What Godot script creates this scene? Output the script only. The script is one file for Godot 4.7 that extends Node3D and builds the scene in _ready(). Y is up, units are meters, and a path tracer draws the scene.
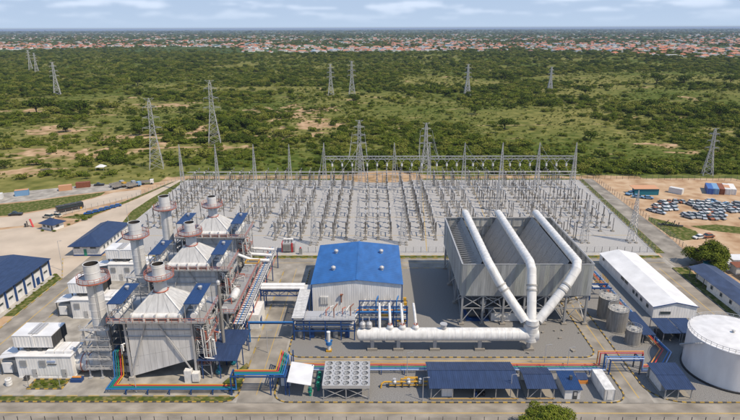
extends Node3D
# A gas power station with its switchyard, open bush and a town behind, in daylight.

var M := {}
var used := {}
var rng := RandomNumberGenerator.new()


# ---------- mesh builder: triangles collected in world coordinates ----------
class MB:
	var v := PackedVector3Array()
	var n := PackedVector3Array()
	var c := PackedColorArray()
	var uv := PackedVector2Array()
	var col := Color.WHITE
	var colored := false

	func tri(a: Vector3, b: Vector3, d: Vector3, na: Vector3, nb: Vector3, nd: Vector3) -> void:
		v.append(a); v.append(d); v.append(b)
		n.append(na); n.append(nd); n.append(nb)
		if colored:
			c.append(col); c.append(col); c.append(col)

	func face(a: Vector3, b: Vector3, d: Vector3) -> void:
		var m := (b - a).cross(d - a).normalized()
		tri(a, b, d, m, m, m)

	func quad(a: Vector3, b: Vector3, d: Vector3, e: Vector3) -> void:
		var m := (d - a).cross(e - b).normalized()
		tri(a, b, d, m, m, m)
		tri(a, d, e, m, m, m)

	# box with centre, size, turned about y
	func box(o: Vector3, s: Vector3, turn := 0.0) -> void:
		var b := Basis(Vector3.UP, turn)
		hexa(o, b.x * s.x * 0.5, b.y * s.y * 0.5, b.z * s.z * 0.5)

	func hexa(o: Vector3, x: Vector3, y: Vector3, z: Vector3) -> void:
		var p := [o - x - y - z, o + x - y - z, o + x + y - z, o - x + y - z, o - x - y + z, o + x - y + z, o + x + y + z, o - x + y + z]
		quad(p[4], p[5], p[6], p[7]); quad(p[1], p[0], p[3], p[2])
		quad(p[5], p[1], p[2], p[6]); quad(p[0], p[4], p[7], p[3])
		quad(p[7], p[6], p[2], p[3]); quad(p[0], p[1], p[5], p[4])

	# box given by ranges in x, height and depth
	func rng(x0: float, x1: float, y0: float, y1: float, d0: float, d1: float) -> void:
		box(Vector3((x0 + x1) * 0.5, (y0 + y1) * 0.5, -(d0 + d1) * 0.5), Vector3(absf(x1 - x0), absf(y1 - y0), absf(d1 - d0)))

	# rectangular beam between two points
	func bar(a: Vector3, b: Vector3, w: float, h := -1.0) -> void:
		if h < 0.0: h = w
		var z := b - a
		var l := z.length()
		if l < 0.0001: return
		z /= l
		var up := Vector3.UP if absf(z.y) < 0.95 else Vector3.RIGHT
		var x := up.cross(z).normalized()
		var y := z.cross(x)
		hexa((a + b) * 0.5, x * w * 0.5, y * h * 0.5, z * l * 0.5)

	# thin three-sided rod, for wires and rails
	func rod(a: Vector3, b: Vector3, r: float) -> void:
		tube(a, b, r, r, 4, false)

	func tube(a: Vector3, b: Vector3, ra: float, rb: float, k := 12, caps := true) -> void:
		var z := (b - a).normalized()
		var up := Vector3.UP if absf(z.y) < 0.95 else Vector3.RIGHT
		var x := up.cross(z).normalized()
		var y := z.cross(x)
		for i in k:
			var t0 := TAU * i / k
			var t1 := TAU * (i + 1) / k
			var e0 := x * cos(t0) + y * sin(t0)
			var e1 := x * cos(t1) + y * sin(t1)
			var p := a + e0 * ra
			var q := a + e1 * ra
			var r := b + e1 * rb
			var s := b + e0 * rb
			if ra > 0.0: tri(p, q, r, e0, e1, e1)
			if rb > 0.0: tri(p, r, s, e0, e1, e0)
			if caps:
				if ra > 0.0: tri(a, q, p, -z, -z, -z)
				if rb > 0.0: tri(b, s, r, z, z, z)

	# pipe along points with mitred bends
	func path(pts: Array, r: float, k := 8) -> void:
		var rings := []
		for i in pts.size():
			var p: Vector3 = pts[i]
			var t := Vector3.ZERO
			if i > 0: t += (p - pts[i - 1]).normalized()
			if i < pts.size() - 1: t += (pts[i + 1] - p).normalized()
			rings.append(t.normalized())
		var z0: Vector3 = (pts[1] - pts[0]).normalized()
		var up := Vector3.UP if absf(z0.y) < 0.9 else Vector3.BACK
		var x := up.cross(z0).normalized()
		var last := []
		for i in pts.size():
			var p: Vector3 = pts[i]
			var z: Vector3 = z0 if i == 0 else (p - pts[i - 1]).normalized()
			if i > 1:
				var zp: Vector3 = (pts[i - 1] - pts[i - 2]).normalized()
				if zp.dot(z) < 0.9999: x = Basis(zp.cross(z).normalized(), zp.angle_to(z)) * x
			var y := z.cross(x)
			var cut: Vector3 = rings[i]
			var ring := []
			for j in k:
				var e := x * cos(TAU * j / k) + y * sin(TAU * j / k)
				var q := e * r
				q -= z * (q.dot(cut) / maxf(0.3, z.dot(cut)))
				ring.append([p + q, e])
			if i > 0:
				for j in k:
					var a = last[j]
					var b = last[(j + 1) % k]
					var d = ring[(j + 1) % k]
					var e = ring[j]
					tri(a[0], b[0], d[0], b[1] * 0 + e[1], d[1], d[1])
					tri(a[0], d[0], e[0], e[1], d[1], e[1])
			else:
				for j in range(1, k - 1):
					face(ring[0][0], ring[j + 1][0], ring[j][0])
			last = ring
		for j in range(1, k - 1):
			face(last[0][0], last[j][0], last[j + 1][0])

	# surface of revolution about a vertical axis; prof = [[r, y], ...]
	func lathe(o: Vector3, prof: Array, k := 24) -> void:
		for i in prof.size() - 1:
			var a: Array = prof[i]
			var b: Array = prof[i + 1]
			var m := Vector2(b[1] - a[1], a[0] - b[0]).normalized()
			for j in k:
				var t0 := TAU * j / k
				var t1 := TAU * (j + 1) / k
				var e0 := Vector3(cos(t0), 0, -sin(t0))
				var e1 := Vector3(cos(t1), 0, -sin(t1))
				var n0 := e0 * m.x + Vector3.UP * m.y
				var n1 := e1 * m.x + Vector3.UP * m.y
				var p: Vector3 = o + e0 * a[0] + Vector3.UP * a[1]
				var q: Vector3 = o + e1 * a[0] + Vector3.UP * a[1]
				var r: Vector3 = o + e1 * b[0] + Vector3.UP * b[1]
				var s: Vector3 = o + e0 * b[0] + Vector3.UP * b[1]
				if a[0] > 0.0: tri(p, q, r, n0, n1, n1)
				if b[0] > 0.0: tri(p, r, s, n0, n1, n0)

	# four-cornered frustum between two rectangles
	func frustum(x0: float, x1: float, d0: float, d1: float, y0: float, X0: float, X1: float, D0: float, D1: float, y1: float) -> void:
		var a := [Vector3(x0, y0, -d0), Vector3(x1, y0, -d0), Vector3(x1, y0, -d1), Vector3(x0, y0, -d1)]
		var b := [Vector3(X0, y1, -D0), Vector3(X1, y1, -D0), Vector3(X1, y1, -D1), Vector3(X0, y1, -D1)]
		for i in 4:
			var j := (i + 1) % 4
			quad(a[i], a[j], b[j], b[i])
		quad(b[0], b[1], b[2], b[3])
		quad(a[3], a[2], a[1], a[0])

	# profiled metal sheet from corner o: ribs run along w, repeat along u; t = thickness direction times depth
	func ribbed(o: Vector3, u: Vector3, w: Vector3, pitch: float, depth: float) -> void:
		var m := u.cross(w).normalized()
		var k := maxi(1, int(round(u.length() / pitch)))
		var s := u / k
		var h := m * depth
		for i in k:
			var a := o + s * i
			var p := [a, a + s * 0.62, a + s * 0.68 + h, a + s * 0.94 + h, a + s]
			for j in 4:
				quad(p[j], p[j + 1], p[j + 1] + w, p[j] + w)
		# back of the sheet
		quad(o + w - m * 0.06, o + u + w - m * 0.06, o + u - m * 0.06, o - m * 0.06)

	# square lattice mast from base to top, w0 and w1 wide
	func lattice(o: Vector3, y0: float, y1: float, w0: float, w1: float, panels: int, leg: float, brace: float) -> void:
		var prev := []
		for i in panels + 1:
			var t := 1.0 - pow(1.0 - float(i) / panels, 1.15)
			var y := lerpf(y0, y1, t)
			var w := lerpf(w0, w1, t) * 0.5
			var q := [o + Vector3(-w, y, -w), o + Vector3(w, y, -w), o + Vector3(w, y, w), o + Vector3(-w, y, w)]
			if prev:
				for j in 4:
					bar(prev[j], q[j], leg)
					var j2 := (j + 1) % 4
					bar(prev[j], q[j2], brace)
					bar(prev[j2], q[j], brace)
					if i % 2 == 0: bar(q[j], q[j2], brace)
			prev = q

	# horizontal box truss
	func truss(a: Vector3, b: Vector3, w: float, h: float, panels: int, leg: float, brace: float) -> void:
		var z := (b - a).normalized()
		var x := Vector3.UP.cross(z).normalized() * w * 0.5
		var up := Vector3.UP * h
		for q in [x, -x]:
			bar(a + q, b + q, leg)
			bar(a + q + up, b + q + up, leg)
		for i in panels:
			var p := a.lerp(b, float(i) / panels)
			var r := a.lerp(b, float(i + 1) / panels)
			for q in [x, -x]:
				bar(p + q + (up if i % 2 else Vector3.ZERO), r + q + (Vector3.ZERO if i % 2 else up), brace)
			bar(p + x, p - x, brace); bar(p + x + up, p - x + up, brace)
			bar(p + x + (up), r - x + (up), brace)
		bar(b + x, b + x + up, leg); bar(b - x, b - x + up, leg); bar(a + x, a + x + up, leg); bar(a - x, a - x + up, leg)

	# hand rail along points: posts, top and middle rail
	func rail(pts: Array, h: float, r: float, step: float) -> void:
		for i in pts.size() - 1:
			var a: Vector3 = pts[i]
			var b: Vector3 = pts[i + 1]
			bar(a + Vector3.UP * h, b + Vector3.UP * h, r * 2)
			bar(a + Vector3.UP * h * 0.5, b + Vector3.UP * h * 0.5, r * 1.5)
			var k := maxi(1, int(round(a.distance_to(b) / step)))
			for j in k:
				var p := a.lerp(b, float(j) / k)
				bar(p, p + Vector3.UP * h, r * 1.8)

	func mesh(shift: Vector3) -> ArrayMesh:
		for i in v.size(): v[i] -= shift
		var arr := []
		arr.resize(Mesh.ARRAY_MAX)
		arr[Mesh.ARRAY_VERTEX] = v
		arr[Mesh.ARRAY_NORMAL] = n
		if c.size() == v.size(): arr[Mesh.ARRAY_COLOR] = c
		if uv.size() == v.size(): arr[Mesh.ARRAY_TEX_UV] = uv
		var m := ArrayMesh.new()
		m.add_surface_from_arrays(Mesh.PRIMITIVE_TRIANGLES, arr)
		return m


func P(x: float, y: float, d: float) -> Vector3:
	return Vector3(x, y, -d)


func numbered(called: String) -> String:
	var k: int = used.get(called, 0)
	used[called] = k + 1
	return called if k == 0 else "%s_%03d" % [called, k]


func thing(called: String, label: String, category: String, at := Vector3.ZERO, group := "", turn := 0.0) -> Node3D:
	var o := Node3D.new()
	o.name = numbered(called)
	add_child(o)
	o.position = at
	o.rotation.y = turn
	o.set_meta("label", label)
	o.set_meta("category", category)
	if group: o.set_meta("group", group)
	return o


func origin(o: Node) -> Vector3:
	var p := Vector3.ZERO
	while o is Node3D and o != self:
		p += (o as Node3D).position
		o = o.get_parent()
	return p


# commits a builder (world coordinates) as a part
func part(parent: Node, called: String, mb: MB, mat: Material) -> MeshInstance3D:
	var m := MeshInstance3D.new()
	m.name = called
	m.mesh = mb.mesh(origin(parent))
	m.material_override = mat
	parent.add_child(m, true)
	return m


func piece(parent: Node, called: String, mesh: Mesh, mat: Material, at: Vector3) -> MeshInstance3D:
	var m := MeshInstance3D.new()
	m.name = called
	m.mesh = mesh
	m.material_override = mat
	parent.add_child(m, true)
	m.position = at
	return m


func stuff(m: Node) -> void:
	m.set_meta("kind", "stuff")


func structure(called: String, mb: MB, mat: Material) -> MeshInstance3D:
	var m := part(self, numbered(called), mb, mat)
	m.set_meta("kind", "structure")
	return m


func copy(o: Node3D, at: Vector3, label: String, turn := 0.0) -> Node3D:
	var r: Node3D = o.duplicate()
	var base := String(o.name)
	var re := RegEx.create_from_string("_\\d+$")
	r.name = numbered(re.sub(base, ""))
	add_child(r)
	r.position = at
	r.rotation.y = turn
	if label: r.set_meta("label", label)
	return r


# flat sheet from a polygon of [x, d] corners
func sheet(mb: MB, pts: Array, y: float) -> void:
	var pl := PackedVector2Array()
	for p in pts: pl.append(Vector2(p[0], p[1]))
	var ids := Geometry2D.triangulate_polygon(pl)
	for i in range(0, ids.size(), 3):
		var a := pl[ids[i]]
		var b := pl[ids[i + 1]]
		var e := pl[ids[i + 2]]
		if (b - a).cross(e - a) < 0.0:
			var t := b
			b = e
			e = t
		mb.tri(P(a.x, y, a.y), P(b.x, y, b.y), P(e.x, y, e.y), Vector3.UP, Vector3.UP, Vector3.UP)


func ground(called: String, pts: Array, y: float, mat: Material) -> MeshInstance3D:
	var mb := MB.new()
	sheet(mb, pts, y)
	return structure(called, mb, mat)


func rect(x0: float, x1: float, d0: float, d1: float) -> Array:
	return [[x0, d0], [x1, d0], [x1, d1], [x0, d1]]


# ---------- materials ----------
func grey_noise(freq: float, oct: int, lo: float, hi: float, sd: int, kind := FastNoiseLite.TYPE_SIMPLEX_SMOOTH, size := 512) -> NoiseTexture2D:
	var f := FastNoiseLite.new()
	f.noise_type = kind
	f.frequency = freq
	f.fractal_octaves = oct
	f.seed = sd
	var t := NoiseTexture2D.new()
	t.width = size
	t.height = size
	t.seamless = true
	t.noise = f
	var g := Gradient.new()
	g.set_color(0, Color(lo, lo, lo))
	g.set_color(1, Color(hi, hi, hi))
	t.color_ramp = g
	return t


func ramp_noise(freq: float, oct: int, cols: Array, sd: int, size := 512) -> NoiseTexture2D:
	var t := grey_noise(freq, oct, 0, 1, sd, FastNoiseLite.TYPE_SIMPLEX_SMOOTH, size)
	var g := Gradient.new()
	var offs := PackedFloat32Array()
	var cc := PackedColorArray()
	for e in cols:
		offs.append(e[0])
		cc.append((e[1] as Color).linear_to_srgb())
	g.offsets = offs
	g.colors = cc
	t.color_ramp = g
	return t


func mat(called: String, c: Color, rough := 0.7, metal := 0.0, tex: Texture2D = null, scale := Vector3.ONE * 0.2) -> StandardMaterial3D:
	var m := StandardMaterial3D.new()
	m.resource_name = called
	m.albedo_color = c.linear_to_srgb()
	m.roughness = rough
	m.metallic = metal
	if tex:
		m.albedo_texture = tex
		m.uv1_triplanar = true
		m.uv1_world_triplanar = true
		m.uv1_scale = scale
	M[called] = m
	return m


func lin(r: float, g: float, b: float) -> Color:
	return Color(r, g, b)


func make_materials() -> void:
	var stain := grey_noise(0.02, 6, 0.78, 1.0, 17)
	var fine := grey_noise(0.06, 5, 0.72, 1.0, 11)
	var blotch := grey_noise(0.012, 5, 0.70, 1.0, 12)
	var soft := grey_noise(0.015, 4, 0.86, 1.0, 13)
	var streak := grey_noise(0.03, 5, 0.66, 1.0, 14)
	var speck := grey_noise(0.16, 3, 0.62, 1.0, 15, FastNoiseLite.TYPE_SIMPLEX_SMOOTH, 1024)
	var grime := grey_noise(0.008, 8, 0.70, 1.0, 16, FastNoiseLite.TYPE_SIMPLEX_SMOOTH, 1024)
	mat("white_clad", lin(0.83, 0.83, 0.82), 0.45, 0.0, soft, Vector3(0.06, 0.015, 0.06))
	mat("white_paint", lin(0.82, 0.82, 0.80), 0.4, 0.0, stain, Vector3(0.06, 0.03, 0.06))
	mat("white_roof", lin(0.78, 0.79, 0.80), 0.45, 0.0, soft, Vector3(0.02, 0.02, 0.02))
	mat("cream_wall", lin(0.78, 0.77, 0.74), 0.7, 0.0, soft, Vector3(0.15, 0.1, 0.15))
	mat("grey_clad", lin(0.5, 0.5, 0.5), 0.5, 0.2, streak, Vector3(0.09, 0.012, 0.09))
	mat("boiler_clad", lin(0.73, 0.73, 0.72), 0.5, 0.1, soft, Vector3(0.07, 0.015, 0.07))
	mat("hood_clad", lin(0.68, 0.68, 0.67), 0.5, 0.1, stain, Vector3(0.08, 0.02, 0.08))
	mat("stack_steel", lin(0.77, 0.77, 0.76), 0.45, 0.15, soft, Vector3(0.08, 0.02, 0.08))
	mat("galv", lin(0.50, 0.51, 0.515), 0.5, 0.3, fine, Vector3.ONE * 0.3)
	mat("galv_light", lin(0.64, 0.645, 0.65), 0.45, 0.2, fine, Vector3.ONE * 0.3)
	mat("dark_steel", lin(0.11, 0.115, 0.12), 0.6, 0.2, fine, Vector3.ONE * 0.3)
	mat("black", lin(0.025, 0.025, 0.027), 0.6)
	mat("soot", lin(0.03, 0.026, 0.023), 0.9)
	mat("red_rail", lin(0.40, 0.13, 0.09), 0.5)
	mat("red_paint", lin(0.45, 0.04, 0.045), 0.45)
	mat("yellow", lin(0.72, 0.40, 0.03), 0.5, 0.0, fine, Vector3.ONE * 0.4)
	mat("orange_pipe", lin(0.58, 0.23, 0.05), 0.45)
	mat("green_pipe", lin(0.01, 0.20, 0.13), 0.45)
	mat("teal_pipe", lin(0.01, 0.16, 0.22), 0.45)
	mat("blue_pipe", lin(0.02, 0.14, 0.38), 0.4)
	mat("blue_steel", lin(0.015, 0.075, 0.26), 0.45, 0.0, fine, Vector3.ONE * 0.3)
	mat("pale_blue_pipe", lin(0.30, 0.40, 0.62), 0.4)
	mat("blue_roof", lin(0.028, 0.145, 0.43), 0.42, 0.0, stain, Vector3(0.03, 0.03, 0.012))
	mat("navy_roof", lin(0.030, 0.056, 0.135), 0.45, 0.0, stain, Vector3(0.08, 0.08, 0.02))
	mat("navy_panel", lin(0.018, 0.055, 0.165), 0.4, 0.0, soft, Vector3(0.1, 0.1, 0.1))
	mat("slate_roof", lin(0.055, 0.085, 0.17), 0.5, 0.0, blotch, Vector3(0.06, 0.06, 0.03))
	mat("glass", lin(0.03, 0.05, 0.06), 0.12)
	mat("concrete", lin(0.44, 0.42, 0.38), 0.9, 0.0, soft, Vector3.ONE * 0.08)
	mat("plinth", lin(0.38, 0.35, 0.30), 0.9, 0.0, fine, Vector3.ONE * 0.2)
	mat("tank_white", lin(0.78, 0.78, 0.78), 0.38, 0.0, soft, Vector3(0.04, 0.01, 0.04))
	mat("tank_grey", lin(0.36, 0.35, 0.33), 0.6, 0.1, streak, Vector3(0.09, 0.012, 0.09))
	mat("tank_lid", lin(0.50, 0.49, 0.46), 0.7, 0.0, blotch, Vector3.ONE * 0.2)
	mat("insulator", lin(0.055, 0.048, 0.044), 0.35)
	mat("post_steel", lin(0.33, 0.33, 0.325), 0.6, 0.1, fine, Vector3.ONE * 0.3)
	mat("porcelain", lin(0.30, 0.27, 0.25), 0.35)
	mat("rubber", lin(0.02, 0.02, 0.02), 0.8)
	mat("brown_steel", lin(0.30, 0.10, 0.05), 0.75, 0.0, blotch, Vector3.ONE * 0.4)
	for i in 4:
		var k: float = [0.44, 0.52, 0.60, 0.54][i]
		mat("acc_sheet_%d" % i, lin(k, k * 1.03, k * [1.03, 1.02, 1.01, 0.95][i]), 0.5, 0.15, stain, Vector3(0.05, 0.008, 0.05))
	mat("fin_bundle", lin(0.40, 0.40, 0.395), 0.6, 0.3, soft, Vector3(0.05, 0.05, 0.05))
	# grounds
	mat("asphalt", lin(0.37, 0.335, 0.285), 0.92, 0.0, grime, Vector3(0.012, 0.012, 0.022))
	mat("road_dusty", lin(0.54, 0.46, 0.37), 0.95, 0.0, soft, Vector3.ONE * 0.007)
	mat("road_grey", lin(0.36, 0.335, 0.295), 0.95, 0.0, grime, Vector3.ONE * 0.016)
	mat("paving", lin(0.45, 0.425, 0.38), 0.95, 0.0, grime, Vector3.ONE * 0.02)
	mat("gravel", lin(0.335, 0.33, 0.32), 0.95, 0.0, speck, Vector3.ONE * 0.022)
	mat("yard_gravel", lin(0.58, 0.575, 0.565), 0.95, 0.0, speck, Vector3.ONE * 0.018)
	mat("kerb_white", lin(0.62, 0.58, 0.50), 0.8, 0.0, fine, Vector3.ONE * 0.3)
	mat("line_yellow", lin(0.62, 0.43, 0.13), 0.8, 0.0, fine, Vector3.ONE * 0.3)
	var dirt := ramp_noise(0.008, 8, [[0.0, lin(0.27, 0.165, 0.095)], [0.45, lin(0.41, 0.285, 0.18)], [1.0, lin(0.52, 0.41, 0.29)]], 31, 1024)
	mat("dirt", lin(1, 1, 1), 1.0, 0.0, dirt, Vector3.ONE * 0.012)
	var grass := ramp_noise(0.02, 5, [[0.0, lin(0.045, 0.065, 0.015)], [0.5, lin(0.085, 0.105, 0.028)], [0.8, lin(0.19, 0.165, 0.075)], [1.0, lin(0.26, 0.20, 0.11)]], 32)
	mat("grass", lin(1, 1, 1), 1.0, 0.0, grass, Vector3.ONE * 0.05)
	var far := ramp_noise(0.02, 6, [[0.0, lin(0.022, 0.045, 0.012)], [0.4, lin(0.045, 0.075, 0.02)], [0.7, lin(0.085, 0.11, 0.035)], [1.0, lin(0.17, 0.15, 0.075)]], 33, 1024)
	mat("far_ground", lin(1, 1, 1), 1.0, 0.0, far, Vector3.ONE * 0.0016)
	var vc := mat("vcol", Color.WHITE, 0.7)
	vc.vertex_color_use_as_albedo = true
	var vp := mat("vcol_matte", Color.WHITE, 0.9, 0.0, fine, Vector3.ONE * 0.25)
	vp.vertex_color_use_as_albedo = true
	var lf := mat("leaf", Color.WHITE, 0.85)
	lf.vertex_color_use_as_albedo = true
	lf.backlight_enabled = true
	lf.backlight = Color(0.10, 0.14, 0.03)
	for k in ["asphalt", "road_dusty", "road_grey", "paving", "gravel", "yard_gravel", "dirt", "grass", "far_ground", "leaf"]:
		M[k].metallic_specular = 0.12
	mat("bark", lin(0.10, 0.075, 0.05), 0.95, 0.0, fine, Vector3.ONE * 0.6)


# ---------- the land ----------
const EARTH := [[-89, 571, 50, 50], [-62, 476, 32, 50], [-107, 396, 22, 18], [-185, 420, 46, 24], [-210, 368, 40, 28], [-209, 321, 18, 17], [-360, 572, 31, 22], [-225, 624, 45, 26], [-141, 454, 25, 28], [-262, 465, 42, 24], [284, 522, 37, 12], [377, 661, 9, 57], [220, 372, 17, 6], [203, 393, 14, 11]]
const GRASS := [[115, 524, 81, 84], [73, 639, 65, 121], [356, 740, 98, 158], [519, 936, 93, 145], [156, 471, 42, 40], [347, 928, 94, 91], [-3, 421, 15, 40], [-51, 685, 70, 119], [-253, 530, 93, 86], [-134, 383, 28, 20], [-337, 674, 96, 49], [189, 381, 27, 27], [283, 460, 24, 38], [91, 940, 96, 111]]
var n_big := FastNoiseLite.new()
var n_mid := FastNoiseLite.new()
var n_track := FastNoiseLite.new()


func blob(list: Array, x: float, d: float) -> float:
	var s := 0.0
	for e in list:
		var a: float = (x - e[0]) / e[2]
		var b: float = (d - e[1]) / e[3]
		var q := a * a + b * b
		if q < 2.2: s = maxf(s, 1.0 - q / 2.2)
	return s


# 0..1: share of bare earth, and how open the bush is
func land(x: float, d: float) -> Vector2:
	var big := n_big.get_noise_2d(x, d)
	var mid := n_mid.get_noise_2d(x, d)
	var e := blob(EARTH, x, d)
	var g := blob(GRASS, x, d)
	var tr := absf(n_track.get_noise_2d(x * 0.55, d * 1.6))
	var fleck := n_mid.get_noise_2d(x * 2.6 + 400.0, d * 2.6)
	var bare := clampf((e * 1.1 + mid * 0.75 + fleck * 0.9 - 0.86) * 2.6, 0.0, 1.0)
	var near_track := clampf((0.05 - tr) * 30.0, 0.0, 1.0) * clampf((e * 1.6 + g * 0.3 + mid * 0.9 - 0.3) * 2.5, 0.0, 1.0)
	bare = maxf(bare, near_track)
	# worked strip behind the switchyard
	if d < 328.0:
		var edge := 311.0 + 5.0 * mid + (9.0 * exp(-pow((x - 4.0) / 26.0, 2.0)) if d < 330.0 else 0.0)
		if x > -118.0 and x < 150.0: bare = maxf(bare, clampf((edge - d) * 0.4, 0.0, 1.0))
	var open := clampf(e * 1.5 + g * 1.4 + big * 1.6 + mid * 0.8 + 0.04, 0.0, 1.0)
	return Vector2(bare, maxf(open, bare))


func make_land() -> void:
	n_big.seed = 5
	n_big.frequency = 0.0042
	n_big.fractal_octaves = 3
	n_mid.seed = 6
	n_mid.frequency = 0.022
	n_mid.fractal_octaves = 4
	n_track.seed = 9
	n_track.frequency = 0.006
	n_track.fractal_octaves = 2
	# near land: one computed map of soil and grass
	var x0 := -1300.0
	var x1 := 1300.0
	var d0 := 60.0
	var d1 := 1900.0
	var W := 1024
	var Hh := 1024
	var im := Image.create(W, Hh, false, Image.FORMAT_RGB8)
	var fine := FastNoiseLite.new()
	fine.seed = 21
	fine.frequency = 0.09
	fine.fractal_octaves = 3
	for j in Hh:
		var t := (j + 0.5) / Hh
		var d := d0 + (d1 - d0) * t * t
		for i in W:
			var s := (i + 0.5) / W * 2.0 - 1.0
			var x := s * (130.0 + (x1 - 130.0) * t * t) * 1.0
			if absf(x) > d * 0.78 + 70.0: continue
			var l := land(x, d)
			var f := fine.get_noise_2d(x, d)
			var b := n_big.get_noise_2d(x + 900.0, d)
			var dry := clampf(0.35 + f * 0.5 + b * 0.7 + l.y * 0.15, 0.0, 1.0)
			var c := Color(0.066, 0.096, 0.017).lerp(Color(0.190, 0.178, 0.058), dry)
			var soil := Color(0.31, 0.20, 0.11).lerp(Color(0.42, 0.30, 0.19), clampf(0.5 + f * 0.9, 0.0, 1.0))
			c = c.lerp(soil, clampf(l.x * 1.0 + f * 0.5 * l.x, 0.0, 1.0))
			c = c * (1.0 + f * 0.25)
			im.set_pixel(i, j, c.linear_to_srgb())
	var m := StandardMaterial3D.new()
	m.resource_name = "bush_soil"
	m.roughness = 1.0
	m.metallic_specular = 0.1
	m.albedo_texture = ImageTexture.create_from_image(im)
	m.texture_repeat = false
	# the same square-root spacing of rows keeps the map even across the ground
	var mb := MB.new()
	var K := 90
	for j in K:
		for i in K:
			var q := []
			for e in [[i, j], [i + 1, j], [i + 1, j + 1], [i, j + 1]]:
				var t: float = float(e[1]) / K
				var s: float = float(e[0]) / K
				q.append([Vector3((s * 2.0 - 1.0) * (130.0 + (x1 - 130.0) * t * t), 0.0, -(d0 + (d1 - d0) * t * t)), Vector2(s, t)])
			for e in q: e[0].y = land_height(e[0].x, -e[0].z)
			for k in [[0, 1, 2], [0, 2, 3]]:
				mb.face(q[k[0]][0], q[k[1]][0], q[k[2]][0])
				mb.uv.append(q[k[0]][1]); mb.uv.append(q[k[2]][1]); mb.uv.append(q[k[1]][1])
	structure("bush_terrain", mb, m)
	var g := MB.new()
	sheet(g, [[-90000, -300], [90000, -300], [90000, 120000], [-90000, 120000]], -1.5)
	structure("ground", g, M.far_ground)


func land_height(x: float, d: float) -> float:
	var k := clampf((d - 304.0) / 200.0, 0.0, 1.0)
	var h := -0.14 + k * (n_big.get_noise_2d(x * 0.6, d * 0.6) * 2.2)
	h += 3.2 * exp(-pow((x - 6.0) / 17.0, 2.0) - pow((d - 314.0) / 6.5, 2.0)) * (1.0 if d > 303.0 else 0.0)
	return maxf(h, -1.2)


func kerb_line(pts: Array, close := false, a := Color(0.58, 0.38, 0.07), b := Color(0.09, 0.085, 0.075), step := 1.0) -> void:
	var mb := MB.new()
	mb.colored = true
	var k := 0
	for i in pts.size() - (0 if close else 1):
		var p: Array = pts[i]
		var q: Array = pts[(i + 1) % pts.size()]
		var u := P(p[0], 0.0, p[1])
		var w := P(q[0], 0.0, q[1])
		var cnt := maxi(1, int(round(u.distance_to(w) / step)))
		for j in cnt:
			mb.col = a if k % 2 == 0 else b
			var f := rng.randf_range(0.75, 1.08)
			mb.col = Color(mb.col.r * f, mb.col.g * f, mb.col.b * f)
			k += 1
			var r := u.lerp(w, float(j) / cnt) + Vector3.UP * 0.09
			var s := u.lerp(w, float(j + 1) / cnt) + Vector3.UP * 0.09
			mb.bar(r, s, 0.28, 0.18)
	structure("kerb", mb, M.vcol_matte)


func arc(cx: float, cd: float, r: float, a0: float, a1: float, k := 6) -> Array:
	var o := []
	for i in k + 1:
		var t := deg_to_rad(lerpf(a0, a1, float(i) / k))
		o.append([cx + cos(t) * r, cd + sin(t) * r])
	return o


func stripe(pts: Array, w: float, y: float, dash := 0.0) -> void:
	var mb := MB.new()
	for i in pts.size() - 1:
		var a := P(pts[i][0], y, pts[i][1])
		var b := P(pts[i + 1][0], y, pts[i + 1][1])
		var s := (b - a).normalized().cross(Vector3.UP) * w * 0.5
		mb.quad(a - s, a + s, b + s, b - s)
	structure("road_marking", mb, M.line_yellow)


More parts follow.
